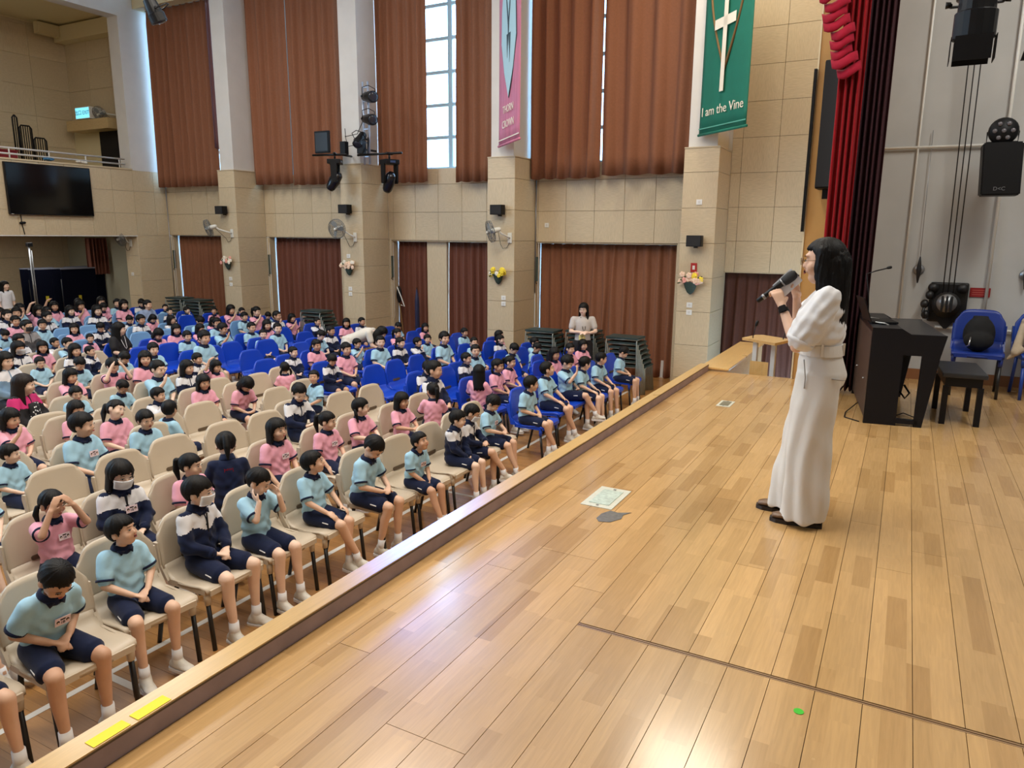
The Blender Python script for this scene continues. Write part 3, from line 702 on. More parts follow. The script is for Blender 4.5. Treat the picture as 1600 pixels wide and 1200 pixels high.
def child(arms='lap', legs='std', hyaw=0, hpitch=0, hroll=0, lean=0, tw=0, near=True, jacket=False, hdy=0, hs=1.0):
    """one pose; returns meshes and the head matrix"""
    F = Fig(); piv = Vv(0,.06,.50)
    T = lambda p: Matrix.Rotation(math.radians(tw),3,'Z') @ rot_about(p, piv, 'X', lean) if True else p
    neck0, neck1 = T((0,.085,.855)), T((0,.070,.915))
    sh = {s: T((s*.112,.085,.835)) for s in (-1,1)}
    hc = T((0,.052+hdy,1.005))
    Hm = head_matrix(hc-Vv(0,0,.035*(1-hs)/.15), hyaw+tw*.6, hpitch+lean*.55, hroll, hs)
    A = ARMS[arms]; arm = {}
    A2 = sorted(A, key=lambda a: a[0][0])
    for s, (el, wr, d) in zip((-1,1), A2):
        e2, w2 = Vector(el), Vector(wr)
        if arms in ('head','neck','chin','fiddle','upl'): e2, w2 = T(e2), T(w2); d = Matrix.Rotation(math.radians(lean),3,'X') @ Vector(d)
        # keep bone lengths plausible: upper arm .185
        e2 = sh[s]+(e2-sh[s]).normalized()*.185
        v = w2-e2
        w2 = e2+v.normalized()*min(.185, max(.14, v.length))
        arm[s] = (e2, w2, Vector(d))
    vx = .0078 if near else .0125
    LG = LEGS[legs]
    def body(bm):
        head_prims(bm, Hm)
        cap(bm, neck0-Vv(0,0,.05), .042, Hm @ Vv(0,.012,-.05), .036, 12)
        cap(bm, T((0,.08,.60)), .075, T((0,.085,.79)), .08, 14)
        ell(bm, (0,.06,.53), (.10,.09,.07))
        for s in (-1,1):
            e, w, d = arm[s]
            cap(bm, T((s*.06,.085,.81)), .045, sh[s], .040, 10); cap(bm, sh[s], .038, e, .030, 12); cap(bm, e, .030, w, .021, 12)
            n = Vv(-s*.35,-.25,-.8) if arms not in ('head','neck','chin','upl') else (hc-w)
            if near: hand(bm, w, d, n, -s if n.dot(Vv(0,0,-1))>0 else s, .78, .45 if arms != 'head' else .25)
            else:
                dn = d.normalized(); cap(bm, w, .019, w+dn*.05, .024, 8); cap(bm, w+dn*.05, .020, w+dn*.10, .012, 8); cap(bm, w+dn*.02, .010, w+dn*.045+Vv(s*-.025,0,.01), .008, 6)
        for s, (k, a, d) in zip((-1,1), LG):
            k, a = Vector(k), Vector(a)
            cap(bm, (s*.06,.05,.52), .072, k, .046, 14); cap(bm, k, .045, k.lerp(a,.35)+Vv(0,.012,0), .042, 12); cap(bm, k.lerp(a,.35)+Vv(0,.012,0), .042, a+Vv(0,0,.02), .026, 12)
            cap(bm, a+Vv(0,0,.02), .026, a+Vv(0,0,-.03), .024, 8)
    F.body = blob(body, vx, 3, .5, 'child_body')
    # ---- top
    def top(bm):
        U = (Matrix.Rotation(math.radians(tw),3,'Z') @ Matrix.Rotation(math.radians(lean),3,'X'))
        ux, uy = U @ Vv(1,0,0), U @ Vv(0,1,0)
        R = []
        for z, rx, ry, y in ((.475,.125,.100,.055),(.52,.128,.104,.058),(.60,.120,.100,.065),(.70,.122,.098,.078),(.78,.130,.094,.083),(.83,.122,.082,.086),(.865,.085,.064,.088),(.885,.050,.050,.086)):
            R.append((T((0,y,z)), rx, ry, ux, uy))
        loft(bm, R, 22)
        for s in (-1,1):
            e, w, d = arm[s]
            cap(bm, T((s*.075,.085,.83)), .052, sh[s], .053, 14)
            if jacket:
                cap(bm, sh[s], .055, e, .049, 14); cap(bm, e, .048, w-(w-e)*.08, .036, 14); ell(bm, e, (.05,.05,.05))
            else:
                m = sh[s].lerp(e, .72); cap(bm, sh[s], .054, m, .055, 14, True)
                cap(bm, m, .055, sh[s].lerp(e,.80), .055, 14, False)
    F.top = blob(top, .010 if near else .015, 5, .5, 'shirt')
    me = F.top
    rng = random.Random(int(hyaw*7+lean*3+len(arms)))
    ph = [rng.uniform(0,6) for _ in range(4)]
    n = len(me.vertices); co = np.empty(n*3); me.vertices.foreach_get('co', co); co = co.reshape(-1,3)
    nr = np.empty(n*3); me.vertices.foreach_get('normal', nr); nr = nr.reshape(-1,3)
    d = .0042*np.sin(co[:,2]*75+co[:,0]*38+ph[0]+2*np.sin(co[:,0]*30+ph[1]))*np.clip((.80-co[:,2])*8, .15, 1)+.003*np.sin(co[:,0]*60-co[:,2]*50+ph[2])
    co += nr*d[:,None]; me.vertices.foreach_set('co', co.reshape(-1))
    if jacket:
        me.materials.append(M_NAVY); me.materials.append(M_WCL)
        mi = []
        inv = Matrix.Rotation(math.radians(-lean),3,'X')
        for p in me.polygons:
            q = rot_about(p.center, piv, 'X', -lean); ax = abs(q.x)
            white = (q.z > .735+.045*math.sin(ax*14) and q.z < .872 and ax < .19) if q.y < .10 else (q.z > .80 and q.z < .87)
            if ax < .009 and q.y < .05: white = False
            mi.append(1 if white else 0)
        me.polygons.foreach_set('material_index', mi)
    # collar + cuffs
    bm = bmesh.new(); U = Matrix.Rotation(math.radians(lean),3,'X')
    up, fw, rt = U @ Vv(0,0,1), U @ Vv(0,-1,0), Vv(1,0,0)
    c0 = T((0,.078,.882))
    n = 20; rows = []
    hgt = .030 if not jacket else .048
    for j, (r, h) in enumerate(((.060,-.012),(.070,-.004),(.066,.010),(.051,hgt),(.047,hgt-.003),(.050,.0))):
        row = []
        for k in range(n):
            a = 2*PI*k/n; dp = -.030*max(0, math.cos(a))**3 if j in (0,1,2) else -.016*max(0, math.cos(a))**3
            row.append(bm.verts.new(c0+rt*(r*math.sin(a))+fw*(r*math.cos(a)*.98)+up*(h+dp)))
        rows.append(row)
    for j in range(len(rows)):
        a, b = rows[j], rows[(j+1) % len(rows)]
        for k in range(n): bm.faces.new((a[k], a[(k+1)%n], b[(k+1)%n], b[k]))
    # collar points
    for s in (-1,1):
        p = [c0+rt*(s*.012)+fw*.062+up*(-.012), c0+rt*(s*.055)+fw*.045+up*(-.004), c0+rt*(s*.040)+fw*.066+up*(-.034)]
        q = [v+fw*.008 for v in p]; a = [bm.verts.new(v) for v in p]; b = [bm.verts.new(v) for v in q]
        bm.faces.new(a); bm.faces.new(b[::-1])
        for k in range(3): bm.faces.new((a[k],a[(k+1)%3],b[(k+1)%3],b[k]))
    bmesh.ops.recalc_face_normals(bm, faces=bm.faces)
    F.collar = mesh_of(bm, 'collar', True)
    F.cuffs = []
    for s in (-1,1):
        e, w, d = arm[s]
        bm = bmesh.new()
        if jacket: cap(bm, w-(w-e)*.20, .040, w-(w-e)*.04, .034, 16, False)
        else: cap(bm, sh[s].lerp(e,.76), .0585, sh[s].lerp(e,.845), .0585, 18, False)
        F.cuffs.append(mesh_of(bm, 'cuff', True))
    F.placket = None
    if near:
        bm = bmesh.new()
        def fr(z): return {True: .0}[True]
        a, b = T((0,-.010,.86)), T((0,-.020,.77 if not jacket else .56))
        cap(bm, a, .006, b, .006, 6, False); F.placket = mesh_of(bm, 'placket', True)
    # ---- shorts
    def sho(bm):
        ell(bm, (0,.055,.515), (.132,.108,.075)); 
        cap(bm, (-.05,.04,.51), .083, (.05,.04,.51), .083, 14)
        for s, (k, a, d) in zip((-1,1), LG):
            k = Vector(k); h = Vv(s*.062,.045,.515); m = h.lerp(k, .74)
            cap(bm, h, .084, m, .073, 16, True); cap(bm, m, .073, h.lerp(k,.82), .074, 16, False)
    F.shorts = blob(sho, .010 if near else .015, 4, .5, 'shorts')
    F.stripe = []
    for s, (k, a, d) in zip((-1,1), LG):
        bm = bmesh.new(); k = Vector(k); h = Vv(s*.062,.045,.515); m = h.lerp(k,.55)
        cap(bm, m+Vv(s*.071,0,.008), .006, h.lerp(k,.72)+Vv(s*.070,0,.008), .006, 6); F.stripe.append(mesh_of(bm, 'stripe', True))
    # ---- socks and shoes
    F.socks, F.shoes = [], []
    for s, (k, a, d) in zip((-1,1), LG):
        k, a = Vector(k), Vector(a); d = Vector(d).normalized()
        bm = bmesh.new(); tp = a.lerp(k, .17)
        cap(bm, a+Vv(0,0,-.05), .036, tp, .0345, 14, False); 
        F.socks.append(mesh_of(bm, 'sock', True))
        def shoe(bm, a=a, d=d):
            u = d.cross(Vv(0,0,1)).normalized(); b = a+Vv(0,0,-.10)
            dz = Vv(0,0,1)
            R = []
            for t, w_, h_ in ((-.062,.026,.050),(-.045,.035,.072),(-.01,.037,.080),(.03,.037,.066),(.07,.041,.050),(.11,.040,.040),(.14,.030,.030)):
                R.append((b+d*t+dz*(h_*.5+.012), w_, h_*.5, u, dz))
            loft(bm, R, 16)
            cap(bm, a+Vv(0,0,-.012)-d*.004, .038, a+Vv(0,0,-.055)+d*.01, .041, 14); cap(bm, a+Vv(0,0,-.045)+d*.02, .036, a+Vv(0,0,-.066)+d*.07, .036, 12)
        F.shoes.append(blob(shoe, .007 if near else .011, 3, .5, 'shoe'))
    F.soles = []
    for s, (k, a, d) in zip((-1,1), LG):
        a = Vector(a); d = Vector(d).normalized(); bm = bmesh.new()
        ang = math.atan2(-d.x, -d.y)
        out = [(-.036,-.10),(-.042,-.06),(-.040,0),(-.036,.055),(-.02,.070),(.02,.070),(.036,.055),(.040,0),(.042,-.06),(.036,-.10),(.02,-.145),(-.02,-.145)]
        prism(bm, out, -.012, .010, Matrix.Translation(a+Vv(0,0,-.088)) @ Matrix.Rotation(-ang if False else math.atan2(d.x,-d.y),4,'Z')); bmesh.ops.recalc_face_normals(bm, faces=bm.faces); F.soles.append(mesh_of(bm, 'sole'))
    F.Hm = Hm; F.T = T; F.lean = lean; F.jacket = jacket; F.near = near
    return F
# ---- head furniture in head space (shared)
def hair_cap(kind, seg=56, rings=30, fr=.0):
    bm = bmesh.new(); vs = []
    hl = {'short': .046, 'bob': .040, 'long': .040, 'pony': .050, 'twin': .046, 'crop': .056, 'man': .056, 'part': .066}[kind]
    thick = {'short': .012, 'bob': .015, 'long': .014, 'pony': .008, 'twin': .008, 'crop': .008, 'man': .009, 'part': .010}[kind]
    def P(th, ph):
        d = Vv(math.sin(th)*math.sin(ph), -math.sin(th)*math.cos(ph), math.cos(th))     # ph=0 is the face
        a = abs(math.degrees(math.atan2(d.x, -d.y)))
        base = Vv(0,.008,.022); r = Vv(.076+thick, .092+thick, .088+thick)
        p = base+Vv(d.x*r.x, d.y*r.y, d.z*r.z)
        jag = .004*math.sin(ph*19+1)+.003*math.sin(ph*43)
        line = hl+jag+fr
        if a > 48: line = hl+jag-(a-48)/22*.065
        if a > 72: line = -.035 if kind in ('short','crop','man','pony','twin') else -.10
        if a > 115: line = -.055 if kind in ('short','crop','man') else (-.05 if kind in ('pony','twin') else -.10)
        if 66 < a < 100 and kind in ('short','crop','man','pony','twin'): line = -.0 + (0.02 if kind != 'short' else .008) if abs(a-84) < 13 else line
        if p.z < line:
            k = min(1, (line-p.z)/.014); q = base+Vv(d.x*.060, d.y*.070, d.z*.070)
            p = p.lerp(q, k*k*(3-2*k))
        else:
            p += d*(.0020*math.sin(ph*23)+.0016*math.sin(ph*41+2))*math.sin(th)
        return p
    T0 = bm.verts.new(P(.0001, 0)); B0 = bm.verts.new(P(PI-.0001, 0)); rows = []
    for i in range(1, rings): rows.append([bm.verts.new(P(PI*i/rings, 2*PI*k/seg)) for k in range(seg)])
    for k in range(seg):
        k2 = (k+1)%seg; bm.faces.new((T0, rows[0][k], rows[0][k2])); bm.faces.new((B0, rows[-1][k2], rows[-1][k]))
        for i in range(rings-2): bm.faces.new((rows[i][k], rows[i+1][k], rows[i+1][k2], rows[i][k2]))
    if kind in ('bob','long'):
        zb = -.115 if kind == 'bob' else -.24
        n = 22
        out, inn = [], []
        for j in range(7):
            t = j/6; z = .01+(zb-.01)*t; row = []; row2 = []
            for k in range(n+1):
                a = math.radians(70+220*k/n); R = .088+.008*t; 
                zz = z+(.010*math.sin(k*2.1)*t)
                d = Vv(math.sin(a), -math.cos(a), 0)
                back = .03*t if kind == 'long' else 0
                row.append(bm.verts.new((d.x*(R), .012+d.y*(.104+.0*t)+back*(d.y > 0), zz))); row2.append(bm.verts.new((d.x*(R-.022), .012+d.y*(.082)+back*(d.y > 0), zz)))
            out.append(row); inn.append(row2)
        for j in range(6):
            for k in range(n):
                bm.faces.new((out[j][k],out[j+1][k],out[j+1][k+1],out[j][k+1])); bm.faces.new((inn[j][k],inn[j][k+1],inn[j+1][k+1],inn[j+1][k]))
        for k in range(n): bm.faces.new((out[6][k],inn[6][k],inn[6][k+1],out[6][k+1]))
        for k in (0, n):
            for j in range(6): bm.faces.new((out[j][k],inn[j][k],inn[j+1][k],out[j+1][k]))
    if kind == 'pony':
        cap(bm, (0,.095,.045), .022, (0,.130,.035), .026, 12); cap(bm, (0,.128,.035), .030, (0,.135,-.05), .030, 12); cap(bm, (0,.135,-.05), .030, (0,.110,-.15), .010, 12)
    if kind == 'twin':
        for s in (-1,1): cap(bm, (s*.075,.06,-.02), .018, (s*.095,.05,-.07), .022, 10); cap(bm, (s*.095,.05,-.07), .022, (s*.085,.03,-.16), .008, 10)
    bmesh.ops.recalc_face_normals(bm, faces=bm.faces)
    return mesh_of(bm, 'hair', True)
HAIR = {k: hair_cap(k) for k in ('short','bob','long','pony','twin','crop','man','part')}
def _eye():
    bm = bmesh.new(); ell(bm, (0,0,0), (.0125,.005,.0052), None, 12, 6, 0); ell(bm, (0,-.0028,0), (.0056,.0038,.0050), None, 10, 6, 1)
    # upper lid line
    bx(bm, (-.0135,-.0058,.0036), (.0135,-.0015,.0058), 1)
    return mesh_of(bm, 'eye', True, (M_EYEW, M_EYE))
EYE = _eye()
def _brow(): bm = bmesh.new(); cap(bm, (-.013,0,0), .0022, (.013,0,.001), .0018, 6); return mesh_of(bm, 'eyebrow', True)
BROW = _brow()
def _mouth(op=False):
    bm = bmesh.new()
    if op: ell(bm, (0,0,0), (.013,.006,.010), None, 12, 6, 1); ell(bm, (0,-.001,-.006), (.013,.006,.005), None, 12, 6, 0); ell(bm, (0,-.001,.008), (.013,.005,.004), None, 12, 6, 0)
    else:
        ell(bm, (0,0,.0022), (.0165,.0048,.0032), None, 12, 6, 0); ell(bm, (0,0,-.0035), (.0135,.0052,.0040), None, 12, 6, 0)
    return mesh_of(bm, 'mouth', True, (M_LIP, mat('mouth_inside',(70,22,24),.6)))
MOUTH, MOUTHO = _mouth(), _mouth(True)
def _mask():
    bm = bmesh.new(); n = 12; g = []
    for j in range(8):
        t = j/7; z = -.004-.082*t; row = []
        for i in range(n+1):
            u = -1+2*i/n; a = u*math.radians(66); bul = .010*math.cos(u*PI/2)*math.sin(PI*min(1,t*1.1))
            r = .106+bul-.016*t
            row.append(bm.verts.new((math.sin(a)*(.083-.006*t), -math.cos(a)*r-.006+.010*t, z*(1-.10*abs(u)))))
        g.append(row)
    for j in range(7):
        for i in range(n): bm.faces.new((g[j][i],g[j][i+1],g[j+1][i+1],g[j+1][i]))
    r = bmesh.ops.solidify(bm, geom=bm.faces[:], thickness=.003); bmesh.ops.recalc_face_normals(bm, faces=bm.faces)
    for s in (-1,1): tube(bm, [(s*.068,-.035,-.012),(s*.076,-.01,-.002),(s*.080,.006,.004)], .0012, 5)
    return mesh_of(bm, 'face_mask', True)
MASK = _mask()
def _glasses():
    bm = bmesh.new()
    for s in (-1,1):
        tube(bm, [(s*.034+.021*math.cos(a*PI/8), -.094, .002+.016*math.sin(a*PI/8)) for a in range(16)], .0013, 5, closed=True)
        tube(bm, [(s*.055,-.093,.006),(s*.076,-.05,.006),(s*.080,.01,.002)], .0012, 5)
    tube(bm, [(-.013,-.095,.004),(.013,-.095,.004)], .0013, 5)
    return mesh_of(bm, 'glasses', True)
GLASSES = _glasses()
def dress_head(body, Hm, hair, mood='', mask=None, glasses=False, far=False, hm=None):
    add('hair', HAIR[hair], hm or M_HAIR, body, matrix=Hm)
    for s in (-1,1):
        add('eye', EYE, M_EYEW, body, matrix=Hm @ Matrix.Translation((s*.031,-.083,.004)) @ Matrix.Rotation(s*.30,4,'Z'))
        if not far: add('eyebrow', BROW, M_HAIR, body, matrix=Hm @ Matrix.Translation((s*.033,-.087,.027)) @ Matrix.Rotation(s*.3,4,'Z'))
    if mask: add('face_mask', MASK, mask, body, matrix=Hm)
    else: add('mouth', MOUTHO if mood == 'open' else MOUTH, M_LIP, body, matrix=Hm @ Matrix.Translation((0,-.0905,-.050)))
    if glasses: add('glasses', GLASSES, M_BLACK, body, matrix=Hm)
def _tag():
    bm = bmesh.new(); bx(bm, (-.042,-.002,-.026), (.042,0,.026), 0)
    for s in (-1,1): ell(bm, (s*.026,-.003,.0), (.009,.002,.010), None, 10, 6, 1); ell(bm, (s*.026,-.0035,-.003), (.006,.002,.006), None, 8, 6, 2)
    bx(bm, (-.014,-.003,.008), (.014,-.002,.016), 1)
    return mesh_of(bm, 'name_tag', False, (mat('tag_card',(236,214,222),.6), M_EYE, M_SKIN3))
TAG = _tag(); TAGTXT = text_mesh('1B', .024, .0006)
M_TAGT = mat('tag_print', (40,40,50), .6)
_E = text_mesh('MPS', .045, .0006)
def place_child(F, loc, rz, hair, kit, label, scale=1, skin=None, mood='', mask=None, glasses=False, tagged=False, name='person', group=None, back_text=None):
    body = add(name, F.body, skin or M_SKIN, None, loc, (0,0,rz), (scale,)*3)
    tag(body, label, 'person', group)
    top = {'B': M_POLO, 'P': M_PINK}.get(kit)
    sh = add('jacket' if F.jacket else 'shirt', F.top, None if F.jacket else top, body)
    if not F.jacket:
        if len(F.top.materials) == 0: F.top.materials.append(M_POLO)
        sh.material_slots[0].link = 'OBJECT'; sh.material_slots[0].material = top
    add('collar', F.collar, M_NAVY, sh)
    for c in F.cuffs: add('cuff', c, M_NAVY, sh)
    if F.placket and F.jacket: add('zip', F.placket, M_BLACK, sh)
    add('shorts', F.shorts, M_NAVY, body)
    if F.near:
        for st_ in F.stripe: add('side_stripe', st_, M_WCL, body)
    for s in F.socks: add('sock', s, M_WCL, body)
    for i in range(2):
        so = add('shoe', F.shoes[i], M_SHOE, body)
        if F.near: add('sole', F.soles[i], M_WCL, so)
    dress_head(body, F.Hm, hair, mood, mask, glasses, not F.near)
    if tagged:
        M = Matrix.Translation(F.T((.02,-.030,.755))) @ Matrix.Rotation(math.radians(F.lean-8),4,'X')
        tg = add('name_tag', TAG, MATS['tag_card'], body, matrix=M)
        add('tag_text', TAGTXT, M_TAGT, tg, matrix=Matrix.Translation((0,-.0035,-.008)) @ Matrix.Rotation(PI/2,4,'X'))
    return body

# ---------------------------------------------------------------- the seated children and their chairs
CH = {}
def pose(**k):
    key = tuple(sorted(k.items()))
    if key not in CH: CH[key] = child(**k)
    return CH[key]
ORD = ['first','second','third','fourth','fifth','sixth','seventh','eighth','ninth','tenth','eleventh','twelfth','thirteenth','fourteenth','fifteenth','sixteenth','seventeenth','eighteenth','nineteenth','twentieth','twenty-first','twenty-second','twenty-third']
